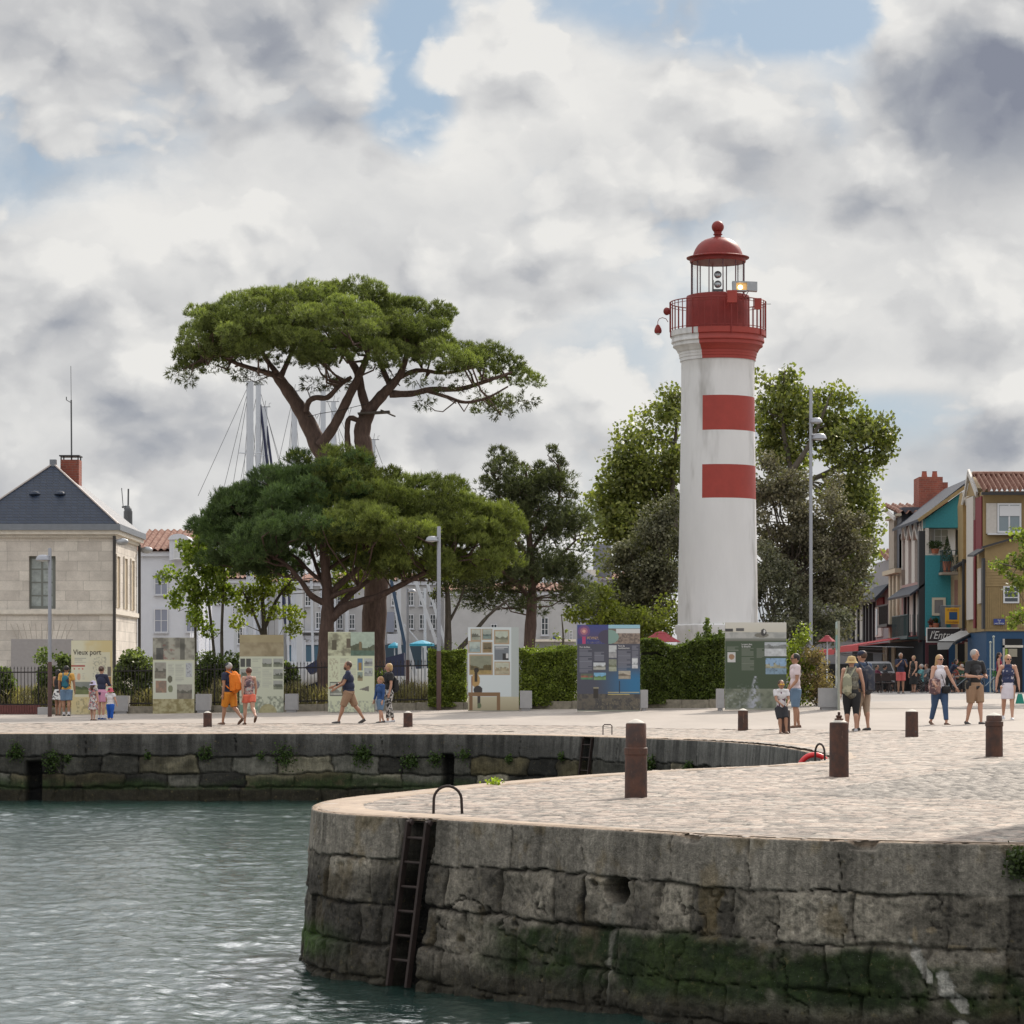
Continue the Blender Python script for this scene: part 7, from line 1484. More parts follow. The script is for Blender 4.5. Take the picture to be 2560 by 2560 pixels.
# --- striped red and white house, its street side seen obliquely
def shopwall(parent, p0, p1, y0, y1, m_, X=Xf, d=9., name='wall', base=None):
    """wall volume along the street plane between px p0(far) and p1(near); heights from px at the near edge"""
    Ya, Yb = Yof(p1, X), Yof(p0, X); zt = Z_(y0, Ya); zb = Z_(y1, Ya) if y1 else GZ-.4
    mb = MB(); mb.box(X, X+d, Ya, Yb, zb, zt); return mb.build(name, m_, parent)
def strip(parent, name, p0, p1, y0, y1, m_, out=.05, X=Xf):
    Ya, Yb = Yof(p1, X), Yof(p0, X); Ym = (Ya+Yb)/2; mb = MB(); mb.box(X-out, X-.003, Ya, Yb, Z_(y1, Ym), Z_(y0, Ym)); return mb.build(name, m_, parent)
Cs = thing('house', (Xf, Yof(2285), GZ), 'red and white striped row house with small gables and dark balconies', 'house', 'coloured houses along the street')
shopwall(Cs, 2254, 2313.6, 1320, 1470, M_PALE, Xf+.35, 8.5, 'upper_wall'); shopwall(Cs, 2254, 2313.6, 1450, 1600, M_PINK, Xf, 8.8); shopwall(Cs, 2254, 2313.6, 1600, None, M_DRK, Xf+.3, 8.5, 'ground_floor')
for (a, b) in ((2268, 2275), (2283, 2291), (2300, 2304)): strip(Cs, 'red_strip', a, b, 1345, 1460, M_OXB, .02, Xf+.35)
for (a, b) in ((2260, 2268), (2275, 2283), (2291, 2299)):
    strip(Cs, 'white_strip', a, b, 1335, 1465, M_PALE, .25, Xf+.35)
for px in (2262, 2276, 2290, 2303):
    p = SP(px, 1328, Xf+.05); mb = MB(); mb.beam(p+Vector((0, .3, .35)), p+Vector((0, -.55, -.35)), .12, .2); mb.beam(p+Vector((0, 1.0, -.35)), p+Vector((0, .3, .35)), .12, .2); g_ = mb.build('barge_board', M_RAKE, Cs)
    mb = MB(); mb.prism([p+Vector((.05, -.5, -.4)), p+Vector((.05, 1., -.4)), p+Vector((.05, .3, .3))], (2, 0, 0)); mb.build('gable_roof', M_TILE, Cs)
mb = MB(); Ya, Yb = Yof(2313), Yof(2254); za = Z_(1462, Ya); mb.prism([(Xf-.75, Ya, za-.45), (Xf-.0, Ya, za+.1), (Xf+.0, Ya, za), (Xf-.72, Ya, za-.55)], (0, Yb-Ya, 0)); mb.build('pent_roof', M_SLATE, Cs)
for px in (2264, 2273, 2288, 2301): strip(Cs, 'downpipe', px, px+2, 1480, 1590, M_DARKP, .12)
for (a, b) in ((2276, 2284), (2292, 2299), (2303, 2309)): strip(Cs, 'shutter', a, b, 1485, 1580, M_PALE, .05)
strip(Cs, 'corner_pipe', 2309, 2313, 1328, 1600, M_DARKP, .3)
mb = MB(); Ya, Yb = Yof(2311), Yof(2270); zb = Z_(1590, Ya); 
for z in (zb, zb+1.05): mb.beam((Xf-.8, Ya, z), (Xf-.8, Yb, z), .05)
for i in range(22): y = Ya+(Yb-Ya)*i/21; mb.beam((Xf-.8, y, zb), (Xf-.8, y, zb+1.05), .03)
for i in range(7): x = Xf-.8+.8*i/7; mb.beam((x, Ya, zb), (x, Ya, zb+1.05), .025)
mb.box(Xf-.85, Xf, Ya, Yb, zb-.14, zb-.02); mb.build('balcony', mat('dark_green_iron', (.02, .05, .055), .5), Cs)
# --- stone house with cornice
Ds_ = thing('house', (Xf, Yof(2240), GZ), 'narrow brown stone town house with dark slate upper storey and tiled ridge', 'house', 'coloured houses along the street')
shopwall(Ds_, 2222, 2254, 1425, None, M_STN, Xf, 9); shopwall(Ds_, 2234, 2254, 1268, 1425, mat('slate_hung_wall', (.075, .08, .10), .6, noise=.12), Xf+.1, 8.5, 'slate_wall'); shopwall(Ds_, 2222, 2235, 1290, 1420, M_STN, Xf-.05, 8.5, 'stone_gable')
strip(Ds_, 'cornice', 2222, 2254, 1425, 1436, M_BEIG, .35); strip(Ds_, 'cornice', 2222, 2254, 1290, 1296, M_BEIG, .2)
for (a, b) in ((2227, 2231), (2236, 2239), (2245, 2249)): strip(Ds_, 'pilaster', a, b, 1440, 1600, M_BEIG, .12)
for (a, b) in ((2231.5, 2235.5), (2240, 2244.5)): strip(Ds_, 'window', a, b, 1450, 1515, M_PANE, .04)
mb = MB(); Ya, Yb = Yof(2248), Yof(2225); zb = Z_(1560, Ya)
for z in (zb, zb+1.0): mb.beam((Xf-.6, Ya, z), (Xf-.6, Yb, z), .05)
for i in range(16): y = Ya+(Yb-Ya)*i/15; mb.beam((Xf-.6, y, zb), (Xf-.6, y, zb+1.0), .03)
mb.box(Xf-.65, Xf, Ya, Yb, zb-.14, zb-.02); mb.build('balcony', M_IRON, Ds_)
tiled_roof(Ds_, (Xf-.3, Yof(2254)+.1, Z_(1290, 146)), (Xf+5, Yof(2254)+.1, Z_(1290, 146)), (Xf-.3, 151, Z_(1263, 150)), (Xf+5, 151, Z_(1263, 150)), 14, 6, .09)
mb = MB(); mb.beam((Xf-.35, Yof(2254)+.1, Z_(1300, 146)), (Xf-.35, 148.5, Z_(1268, 147)), .1, .2); mb.build('barge_board', M_RAKE, Ds_)
# --- grey far houses
Es = thing('house', (Xf, Yof(2180), GZ), 'far grey boarded row house with many black downpipes under a tiled roof', 'house', 'coloured houses along the street')
shopwall(Es, 2186, 2222, 1398, None, M_GRYB, Xf, 9); shopwall(Es, 2134, 2186, 1480, None, M_GRYB, Xf, 9, 'far_wall'); shopwall(Es, 2140, 2186, 1430, 1490, mat('blue_grey_slates', (.12, .125, .155), .5, noise=.15), Xf+1.2, 7, 'slate_roof_wall'); shopwall(Es, 2143, 2158, 1445, 1500, M_TURQ, Xf+.9, 3, 'turquoise_gable')
for px in (2136, 2149, 2163, 2170, 2178, 2187): strip(Es, 'downpipe', px, px+2, 1505, 1605, M_DARKP, .16)
for (a, b) in ((2140, 2146), (2152, 2158)): strip(Es, 'shutter', a, b, 1515, 1600, M_PALE, .06)
strip(Es, 'red_panel', 2196, 2212, 1495, 1512, M_OXB, .1); strip(Es, 'white_window', 2192, 2208, 1517, 1592, M_PALE, .1); strip(Es, 'pane', 2195, 2199, 1522, 1588, M_PANE, .13)
Ya, Yb = Yof(2222), Yof(2134); mb = MB(); mb.prism([(Xf-.8, Ya, Z_(1497, Ya)), (Xf+.6, Ya, Z_(1430, Ya)), (Xf+.7, Ya, Z_(1430, Ya)), (Xf-.7, Ya, Z_(1503, Ya))], (0, Yb-Ya, 0)); mb.build('pent_roof', M_SLATE, Es)
tiled_roof(Es, (Xf-.3, Ya+.1, Z_(1402, Ya)), (Xf+6, Ya+.1, Z_(1402, Ya)), (Xf-.3, Ya+4, Z_(1380, Ya+4)), (Xf+6, Ya+4, Z_(1380, Ya+4)), 16, 5, .09)
# ground-floor shop fronts along the street plane
t = thing('shop_front', (Xf, Yof(2230), GZ), 'dark shop fronts with pale door frames under the red awnings', 'shop front'); Ya, Yb = Yof(2313), Yof(2136)
mb = MB(); mb.box(Xf-.12, Xf-.004, Ya, Yb, GZ-.3, GZ+2.7); mb.build('glass_front', mat('dark_shop_glass', (.02, .024, .03), .7, spec=.1), t)
for (a, b) in ((2216, 2221), (2221.5, 2227), (2238, 2246)): strip(t, 'door_frame', a, b, 1617, 1735, M_BEIG if a != 2221.5 else M_STN, .2)
strip(t, 'blue_sign', 2190, 2212, 1632, 1655, mat('deep_blue_sign', (.01, .04, .10), .5), .16)
# ---------------------------------------------------------------- awnings, signs
M_AWR = mat('red_awning', (.40, .035, .04), .8, noise=.06); M_AWD = mat('dark_awning', (.02, .028, .03), .8)
def awning(px0, px1, ytn, ybn, out, m_, label, valance=.3):
    Ya, Yb = Yof(px1), Yof(px0); zt = Z_(ytn, Ya); zb = Z_(ybn, Ya); t = thing('awning', (Xf, Ya, zt), label, 'awning')
    mb = MB(); mb.prism([(Xf-.01, Ya, zt), (Xf-.01, Ya, zt-.03), (Xf-out, Ya, zb-.03), (Xf-out, Ya, zb)], (0, Yb-Ya, 0)); c_ = mb.build('canopy', m_, t)
    mb = MB(); mb.box(Xf-out-.02, Xf-out, Ya, Yb, zb-valance, zb-.0); mb.build('valance', m_, t)
    for y in (Ya+.2, Yb-.2): mb = MB(); mb.beam((Xf-.05, y, zt-.6), (Xf-out+.05, y, zb-.06), .04); mb.build('arm', M_ALU, t)
    return t
awning(2224, 2292, 1588, 1612, 2.9, M_AWR, 'long red awning nearest the restaurant sign'); awning(2168, 2222, 1606, 1622, 2.9, M_AWR, 'second red awning farther down the street'); awning(2136, 2166, 1612, 1626, 2.2, M_AWD, 'dark awning at the far end of the street')
a, b = Wp(2288, 1596, 138), Wp(2314, 1606, 138); mb = MB(); mb.prism([(a.x, 136.6, b.z), (a.x, 136.6, a.z), (b.x+.3, 136.6, a.z+.05), (b.x+.3, 136.6, b.z)], (0, .5, 0)); tag(mb.build('awning_box', M_MARO), 'short maroon awning valance left of the restaurant sign', 'awning')
q = 134.8; t = thing('restaurant_sign', Wp(2360, 1605, q), "dark restaurant sign with white script lettering l'Entre 2", 'sign'); boxf(t, 'border', 2316, 2404, 1569, 1606, q, q+.1, M_INKW); bd = boxf(t, 'board', 2318.5, 2401.5, 1571.5, 1603.5, q-.02, q-.002, mat('sign_charcoal', (.035, .03, .035), .6)); text("l'Entre 2", 2323, 1597, q, 20, M_INKW, bd, -.035, 'lettering', .35, sx=.82)
q = 133.2; t = thing('awning', Wp(2400, 1600, q), 'pale grey awning over the entrance right of the restaurant sign', 'awning'); mb = MB(); mb.add([Wp(2424, 1577, q), Wp(2434, 1577, q-.1), Wp(2386, 1604, q-2.2), Wp(2344, 1604, q-2.2)], [(0, 1, 2, 3)]); A0, A1, A2_, A3_ = Wp(2400, 1577, q), Wp(2438, 1577, q), Wp(2386, 1603, q-2.4), Wp(2344, 1603, q-2.4); mb = MB(); mb.add([A0, A1, A2_, A3_, A0-Vector((0, 0, .05)), A1-Vector((0, 0, .05)), A2_-Vector((0, 0, .05)), A3_-Vector((0, 0, .05))], [(0, 1, 2, 3), (7, 6, 5, 4), (0, 4, 5, 1), (1, 5, 6, 2), (2, 6, 7, 3), (3, 7, 4, 0)]); M_AWP = mat('pale_grey_canvas', (.40, .40, .40), .8); mb.build('canopy', M_AWP, t)
mb = MB(); mb.prism([A3_, A2_, A2_-Vector((.28, 0, .38)), A3_-Vector((0, 0, .40))], (0, .03, 0)); mb.build('valance', M_AWP, t); mb = MB(); mb.beam(A1-Vector((0, 0, .1)), A2_-Vector((0, 0, .1)), .12, .12); mb.build('side_arm', M_CHR, t); boxf(t, 'cassette', 2430, 2447, 1573, 1587, q-.2, q+.3, M_PALE)
q = 133.; t = thing('hanging_sign', Wp(2380, 1560, q), 'yellow estate agent board with a blue square in its middle', 'sign'); bd = boxf(t, 'board', 2363, 2398, 1519, 1560, q, q+.04, mat('sign_yellow', (.62, .33, .02), .6)); boxf(bd, 'blue_square', 2373, 2393, 1530, 1549, q-.012, q-.002, mat('sign_blue', (.01, .06, .16), .6)); text('A vendre', 2368.5, 1527, q, 6, mat('sign_red', (.25, .07, .02), .6), bd, -.02, 'lettering', sx=.8); text("l'immobilier", 2366, 1557.5, q, 6, mat('sign_red', (.25, .07, .02), .6), bd, -.02, 'lettering', sx=.75)
mb = MB(); mb.tube([Wp(2352, 1515, q), Wp(2402, 1515, q)], .03, 6); mb.build('bracket', M_ZINC, t)
q = 127.94; t = thing('street_name_plate', Wp(2497, 1555, q), 'blue street name plate on the mustard boarding', 'sign'); bd = boxf(t, 'plate', 2484, 2512, 1547, 1562, q-.05, q-.03, mat('blue_enamel', (.03, .05, .22), .4)); text('Rue', 2498, 1552, q-.05, 3.6, M_INKW, bd, -.012, 'lettering', anchor='CENTER'); text('de', 2498, 1556, q-.05, 3.2, M_INKW, bd, -.012, 'lettering', anchor='CENTER'); text("L'ARCHIMÈDE", 2498, 1560.5, q-.05, 3.6, M_INKW, bd, -.012, 'lettering', anchor='CENTER', sx=.82)
# ---------------------------------------------------------------- café furniture, bicycles, car
M_RAT = mat('dark_rattan', (.045, .03, .028), .7, noise=.3, nscale=30); M_SPK = mat('bright_metal', (.4, .41, .42), .3, .9)
def chair_at(src, x, y, rz, label):
    if src is None:
        t = thing('cafe_chair', (0, 0, 0), label, 'chair', 'café chairs on the terrace'); mb = MB(); mb.lathe([(.22, .44), (.235, .455), (.22, .47)], 16); mb.build('seat', M_RAT, t, smooth=True, world=False)
        mb = MB(); mb.tube([(-.20, .12, .46), (-.22, .16, .75), (-.15, .22, .88), (0, .25, .91), (.15, .22, .88), (.22, .16, .75), (.20, .12, .46)], .016, 6); mb.prism([(-.2, .17, .55), (.2, .17, .55), (.2, .21, .82), (.1, .24, .88), (-.1, .24, .88), (-.2, .21, .82)], (0, .012, 0)); mb.build('backrest', M_RAT, t, world=False)
        for sx in (-1, 1):
            for sy in (-1, 1): mb = MB(); mb.tube([(sx*.15, sy*.14, .45), (sx*.21, sy*.20, 0)], .014, 6); mb.build('leg', M_RAT, t, world=False)
    else: t = copy_tree(src); t['label'] = label
    t.location = (x, y, float(gz2(x, y))); t.rotation_euler = (0, 0, rz); return t
def copy_tree(o, parent=None):
    c = o.copy(); COL.objects.link(c)
    if parent is not None: c.parent = parent
    for ch in [k_ for k_ in bpy.data.objects if k_.parent == o]: copy_tree(ch, c)
    return c
def table_at(src, x, y, label):
    if src is None:
        t = thing('cafe_table', (0, 0, 0), label, 'table', 'café tables on the terrace'); mb = MB(); mb.lathe([(.32, .72), (.33, .735), (.32, .75)], 20); mb.build('tabletop', M_SPK, t, world=False); mb = MB(); mb.tube([(0, 0, .72), (0, 0, .03)], .025, 8); mb.build('pedestal', M_CHR, t, world=False); mb = MB(); mb.lathe([(.22, 0), (.22, .02), (.04, .05)], 16); mb.build('base', M_CHR, t, world=False)
    else: t = copy_tree(src); t['label'] = label
    t.location = (x, y, float(gz2(x, y))); return t
cs = tb = None
CH = [(2172, 131, 2.8, 'café chair at the left end of the terrace'), (2188, 127.5, 3.3, 'café chair with dark round back nearest the man with cap'), (2198, 131.5, .3, 'café chair behind the two front ones'), (2215, 126.8, 3.0, 'café chair left of the man in red shorts'), (2228, 130.5, .1, 'café chair behind the man in red shorts'), (2236, 127.6, 3.4, 'café chair hidden beside the red shorts'), (2292, 127.4, 2.7, 'café chair right of the woman in black'), (2306, 130, .4, 'café chair in front of the maroon doorway'), (2203, 135, .2, 'café chair deep under the red awning')]
for x, y, rz, lb in CH: c_ = chair_at(cs, X_(x, y), y, rz, lb); cs = cs or c_
for x, y, lb in ((2180, 129.5, 'round café table at the left end of the terrace'), (2206, 129, 'round café table between the dark rattan chairs'), (2299, 128.8, 'round café table right of the woman in black'), (2238, 131.5, 'round café table behind the man in red shorts')): c_ = table_at(tb, X_(x, y), y, lb); tb = tb or c_
def bicycle(x, y, rz, label, fr, basket=True):
    t = thing('bicycle', (x, y, float(gz2(x, y))), label, 'bicycle', 'bicycles parked by the restaurant', rz); R_ = .33
    for wx in (-.52, .54):
        mb = MB(); mb.tube([(wx+R_*math.cos(a), 0, R_+R_*math.sin(a)) for a in np.linspace(0, 6.2832, 33)], .018, 6, caps=False); w_ = mb.build('wheel', M_DARKP, t, world=False, smooth=True)
        mb = MB()
        for a in np.linspace(0, 6.28, 14, endpoint=False): mb.beam((wx, 0, R_), (wx+R_*.96*math.cos(a), 0, R_+R_*.96*math.sin(a)), .004)
        sp_ = mb.build('spokes', M_SPK, w_, world=False)
    mb = MB(); pts = [((-.52, 0, R_), (-.12, 0, .30)), ((-.52, 0, R_), (-.22, 0, .72)), ((-.12, 0, .30), (-.24, 0, .86)), ((-.12, 0, .30), (.38, 0, .70)), ((-.22, 0, .72), (.36, 0, .80)), ((.54, 0, R_), (.36, 0, .92))]
    for a, b in pts: mb.tube([a, b], .016, 6)
    mb.build('frame', fr, t, world=False); mb = MB(); mb.tube([(.36, 0, .9), (.34, 0, 1.02)], .014, 6); mb.tube([(.22, -.28, 1.05), (.36, -.2, 1.06), (.36, 0, 1.02), (.36, .2, 1.06), (.22, .28, 1.05)], .012, 6); mb.build('handlebar', M_SPK, t, world=False)
    mb = MB(); mb.ball((-.26, 0, .90), (.14, .07, .035), 10, 6); mb.build('saddle', M_DARKP, t, world=False)
    if basket: mb = MB(); mb.prism([(.42, -.16, .72), (.70, -.18, .72), (.74, -.18, .98), (.40, -.18, .98)], (0, .34, 0)); mb.build('basket', mat('green_basket', (.05, .20, .04), .7, noise=.3, nscale=20), t, world=False)
M_FRG = mat('bike_frame_grey', (.18, .22, .26), .35, .5)
bicycle(X_(2398, 124), 124, .1, 'grey bicycle with green basket left of the man in black', M_FRG); bicycle(X_(2468, 123), 123, .5, 'bicycle with raised handlebars and green basket right of the man in black', M_FRG); bicycle(X_(2340, 125), 125, 2.9, 'bicycle half hidden behind the woman with the patterned jacket', mat('bike_frame_dark', (.05, .06, .08), .4, .4), False)
# white car parked under the awning
cx_, cy_ = X_(2196, 139), 139.; t = thing('parked_car', (cx_, cy_, float(gz2(cx_, cy_))), 'white car parked under the red awnings behind the café chairs', 'car'); g = Vector((cx_, cy_, float(gz2(cx_, cy_)))); M_CARW = mat('white_car_paint', (.55, .56, .60), .25, coat=.5)
prof_ = [(-.85, .35), (-.88, .75), (-.80, .98), (-.62, 1.42), (-.5, 1.48), (.5, 1.48), (.62, 1.42), (.80, .98), (.88, .75), (.85, .35)]
mb = MB(); mb.prism([g+Vector((x, 0, z)) for x, z in prof_], (0, 4.0, 0)); mb.build('body', M_CARW, t); mb = MB(); mb.prism([g+Vector((x, -.02, z)) for x, z in ((-.72, 1.0), (-.58, 1.38), (.58, 1.38), (.72, 1.0))], (0, .015, 0)); mb.build('windscreen', M_PANE, t)
for sx in (-1, 1): mb = MB(); mb.ball(g+Vector((sx*.66, -.02, .72)), (.15, .05, .09), 10, 6); mb.build('headlight', M_LENS, t); 
for sx in (-1, 1):
    for yy in (.7, 3.3): mb = MB(); mb.tube([g+Vector((sx*.72, yy, .31)), g+Vector((sx*.90, yy, .31))], .31, 16); mb.build('wheel', M_DARKP, t)
mb = MB(); mb.box(g.x-.2, g.x+.2, g.y-.03, g.y-.001, .42+g.z, .54+g.z); mb.build('number_plate', M_INKW, t)
# poles by the blue front
for px, top, lb in ((2476, 1606, 'thin pale pole left before the blue shop front'), (2484, 1592, 'thin white pole right before the blue shop front')):
    q = 125.; p = Wp(px, top, q); mb = MB(); mb.tube([(p.x, q, float(gz2(p.x, q))), p], .035, 8); mb.ball(p, .06, 8, 6); tag(mb.build('pole', mat('pale_green_pole', (.42, .46, .42), .5)), lb, 'pole')
# rooftops off frame to the right cast the shadow across the quay corner
mb = MB(); mb.box(8.5, 16, 30, 33, -.1, 10.5); W_ = thing('harbour_house', (12, 31.5, 0), 'stone harbour house standing just outside the picture', 'house'); o = mb.build('wall', M_ASH, W_); mb = MB(); mb.prism([(8.6, 29.8, 10.5), (16.1, 29.8, 10.5), (12.3, 29.8, 12)], (0, 3.1, 0)); mb.build('roof', M_SLC, W_)

# far end of the street: a pale wall of houses and a plane tree closing the gap
t = thing('house', (X_(2100, 176), 176, .4), 'distant shaded house closing the end of the street', 'house', 'coloured houses along the street'); vol(t, 'wall', X_(1985, 176), X_(2160, 176), 176, 182, 0, Z_(1500, 176), M_GRYB)
for px in (2050, 2090, 2120, 2142): boxf(t, 'window', px-6, px+6, 1560, 1600, 175.9, 175.98, M_PANE)
boxf(t, 'shop_front', 1990, 2158, 1660, 1740, 175.85, 175.98, M_DRK)
# ================================================================ PEOPLE
def remesh(o, vs, sm=3):
    m = o.modifiers.new('r', 'REMESH'); m.mode = 'VOXEL'; m.voxel_size = vs; m.use_smooth_shade = True
    if sm: s_ = o.modifiers.new('s', 'SMOOTH'); s_.iterations = sm; s_.factor = .5
SKIN = [mat('skin_light', (.48, .27, .19), .55), mat('skin_tanned', (.36, .19, .12), .55), mat('skin_deep', (.20, .10, .06), .55)]
def cloth(name, col, pat=None):
    if name in MATS: return MATS[name]
    if pat is None: return mat(name, col, .85, noise=.12, nscale=6)
    m = bpy.data.materials.new(name); m.use_nodes = True; nt = m.node_tree; nt.nodes.clear(); T = NT(nt); v = T.n('ShaderNodeTexCoord').outputs['Object']
    f = T.ramp(T.noise(v, pat[1], 3, .6), .47, .53); c = T.mix(f, col, pat[0])
    if len(pat) > 2: c = T.mix(T.ramp(T.noise(v, pat[1]*1.3, 2, .5), .56, .60), c, pat[2])
    P = T.n('ShaderNodeBsdfPrincipled', {'Base Color': c, 'Roughness': .85}); T.L.new(P.outputs[0], T.n('ShaderNodeOutputMaterial').inputs[0]); MATS[name] = m; return m
Zv = Vector((0, 0, 1))
PEOPLE = []
def person(label, x, top, foot, hd, legs=((8, 8), (-6, 4)), arms=((5, 8, 15, 0), (-5, 8, 12, 0)), lean=0, skin=0, head=0, tilt=0, shirt=None, sleeve=.5, bottom=None, blen=.5, skirt=None, shoes=None, hair=None, hairlen=0, hat=None, build=1., q=None, bun=False, glasses=None, group=None, collar=0, sit=None, socks=None, female=False, fat=0., sh_low=0., hipx=0):
    if q is None: g = Gp(x, foot)
    else: g = Vector((X_(x, q), q, float(gz2(X_(x, q), q))))
    q = g.y; H = (foot-top)*q/F
    if sit: H = sit
    t = thing('person', g, label, 'person', group); PEOPLE.append((label[:30], round(q, 1), round(H, 2)))
    h = R(hd); f = Vector((math.sin(h), -math.cos(h), 0)); l = Zv.cross(f); child = H < 1.35
    ll = 1.0 if not child else .92
    hipz = .515*ll*H; th = .245*ll*H; sh = .240*ll*H; hw = (.052 if not female else .056)*H*build; sw = (.112 if not female else .098)*H*build
    # legs
    feet = []; hip = []
    base = Vector((0, 0, 0))
    def legpts(side, a, kb):
        a = R(a); kb = R(kb); p0 = l*side*hw; kn = p0+(f*math.sin(a)-Zv*math.cos(a))*th; an = kn+(f*math.sin(a-kb)-Zv*math.cos(a-kb))*sh; return p0, kn, an, a-kb
    L = [legpts(1, *legs[0]), legpts(-1, *legs[1])]
    low = min(p[2].z for p in L)-.042*H; hz = -low if not sit else .46+.02
    if sit: hz = max(hz, .0)
    O = g+Vector((0, 0, hz))+l*hipx
    def P3(v): return O+v
    tl = R(lean); up = (Zv*math.cos(tl)+f*math.sin(tl)); tf = (f*math.cos(tl)-Zv*math.sin(tl))
    chest = up*.20*H; shl = up*.292*H; nk = up*.325*H; hc = nk+(up*.62+Zv*.38).normalized()*.082*H
    hh = R(hd+head); hf = Vector((math.sin(hh), -math.cos(hh), 0)); hl = Zv.cross(hf); hs = 1.12 if child else 1.
    if H < 1.0: hs = 1.3
    mb = MB(); r = H*build; w0 = 1+fat
    # torso
    def ell(mbx, c, ax, ay, az, ref=None): # oriented ellipsoid l,f,up
        M = Matrix((l, tf, up)).transposed(); mbx.ball(P3(c), (ax, ay, az), 14, 10, M)
    ell(mb, up*.005*H, .088*r, .066*r*w0, .075*H); ell(mb, up*.09*H, .078*r*(1+fat*.4), .056*r*w0*(1+fat*.5), .09*H); ell(mb, up*.20*H, .092*r, .062*r*w0, .095*H)
    mb.tube([P3(shl-up*.005*H-l*sw*.92), P3(shl+up*.010*H), P3(shl-up*.005*H+l*sw*.92)], [.030*r, .042*r, .030*r], 10)
    mb.tube([P3(shl), P3(nk+up*.03*H)], [.034*r, .029*r], 10)
    # head
    hr = .060*H*hs; Mh = Matrix((hl, hf, Zv)).transposed(); mb.ball(P3(hc+Zv*.008*H), (hr*.80, hr*.98, hr*1.12), 16, 12, Mh); mb.ball(P3(hc-Zv*hr*.55+hf*hr*.22), (hr*.56, hr*.62, hr*.60), 12, 8, Mh)
    mb.ball(P3(hc+hf*hr*1.02-Zv*hr*.12), (hr*.14, hr*.20, hr*.22), 8, 6, Mh)
    for s_ in (-1, 1): mb.ball(P3(hc+hl*s_*hr*.82-Zv*hr*.05), (hr*.10, hr*.18, hr*.26), 8, 6, Mh)
    for side, (p0, kn, an, sa) in zip((1, -1), L):
        mb.tube([P3(p0+Zv*.0), P3(p0.lerp(kn, .35)), P3(kn)], [.062*r, .052*r, .034*r], 10); ca = kn.lerp(an, .3)-(f*math.cos(sa)+Zv*math.sin(sa))*.008*H
        mb.tube([P3(kn), P3(ca), P3(kn.lerp(an, .7)), P3(an)], [.034*r, .034*r, .023*r, .019*r], 10); mb.ball(P3(kn), .034*r, 10, 8)
        fd = (f*math.cos(sa*.5 if sa < 0 else 0)+Zv*math.sin(sa*.9 if sa < -.25 else 0)).normalized(); mb.tube([P3(an-Zv*.018*H-fd*.02*H), P3(an-Zv*.026*H+fd*.05*H), P3(an-Zv*.032*H+fd*.095*H)], [.020*r, .021*r, .013*r], 8); feet.append((an, fd))
    A = []
    for side, (a, b, e_, inn) in zip((1, -1), arms):
        a = R(a)+tl*.5; b = R(b); e_ = R(e_); s0 = shl+l*side*sw; ud = (f*math.sin(a)-Zv*math.cos(a)+l*side*math.tan(b)).normalized(); el = s0+ud*.175*H
        fd = (f*math.sin(a+e_)-Zv*math.cos(a+e_)-l*side*math.tan(R(inn))+l*side*math.tan(b)*.3).normalized(); wr = el+fd*.145*H; A.append((s0, el, wr, fd, ud))
        mb.ball(P3(s0), .034*r, 10, 8); mb.tube([P3(s0), P3(s0.lerp(el, .5)), P3(el)], [.031*r, .028*r, .022*r], 9); mb.tube([P3(el), P3(el.lerp(wr, .35)), P3(wr)], [.023*r, .023*r, .015*r], 9)
        pc = wr+fd*.028*H; sd = fd.cross(l*side).normalized(); Mp = Matrix((sd, l, fd)).transposed(); mb.ball(P3(pc), (.023*H, .012*H, .030*H), 10, 8, Mp)
        for i, (o_, ln) in enumerate(((-.016, .036), (-.006, .042), (.005, .040), (.015, .032))):
            b0 = pc+sd*o_*H+fd*.02*H; cu = -l*side*.3; mb.tube([P3(b0), P3(b0+fd*ln*.55*H+cu*.006*H), P3(b0+fd*ln*.95*H+cu*.03*H)], [.0052*H, .0050*H, .0042*H], 6)
        b0 = wr+fd*.012*H+sd*.018*H; mb.tube([P3(b0), P3(b0+(sd*.7+fd).normalized()*.022*H), P3(b0+(sd*.3+fd).normalized()*.042*H)], [.0065*H, .006*H, .005*H], 6)
    o = mb.build('body', SKIN[skin], t, smooth=True); remesh(o, .0105 if q < 95 else .013, 2)
    # eyes and mouth
    mb = MB()
    for s_ in (-1, 1): mb.ball(P3(hc+hf*hr*.90+hl*s_*hr*.32+Zv*hr*.08), (hr*.13, hr*.06, hr*.07), 8, 5, Mh)
    mb.build('eyes', mat('dark_eyes', (.03, .02, .015), .3), o); mb = MB(); mb.ball(P3(hc+hf*hr*.86-Zv*hr*.55), (hr*.24, hr*.05, hr*.05), 8, 5, Mh); mb.build('mouth', mat('lips', (.30, .11, .09), .5), o)
    if glasses:
        mb = MB()
        for s_ in (-1, 1): mb.ball(P3(hc+hf*hr*.96+hl*s_*hr*.34+Zv*hr*.08), (hr*.30, hr*.10, hr*.20), 10, 6, Mh); mb.tube([P3(hc+hf*hr*.9+hl*s_*hr*.6+Zv*hr*.12), P3(hc+hl*s_*hr*.84+Zv*hr*.1)], hr*.05, 5)
        mb.build('sunglasses', glasses, o)
    if shirt:
        mb = MB(); k1 = .010*H
        def e2(c, ax, ay, az): M = Matrix((l, tf, up)).transposed(); mb.ball(P3(c), (ax, ay, az), 14, 10, M)
        e2(up*(.015-sh_low)*H, .094*r, .074*r*w0, .07*H); e2(up*.09*H, .088*r*(1+fat*.4), .068*r*w0*(1+fat*.5), .10*H); e2(up*.20*H, .100*r, .072*r*w0, .10*H)
        wsh = .92 if sleeve > 0 else .60; mb.tube([P3(shl-up*.004*H-l*sw*wsh), P3(shl+up*.012*H), P3(shl-up*.004*H+l*sw*wsh)], [.036*r, .046*r, .036*r], 10)
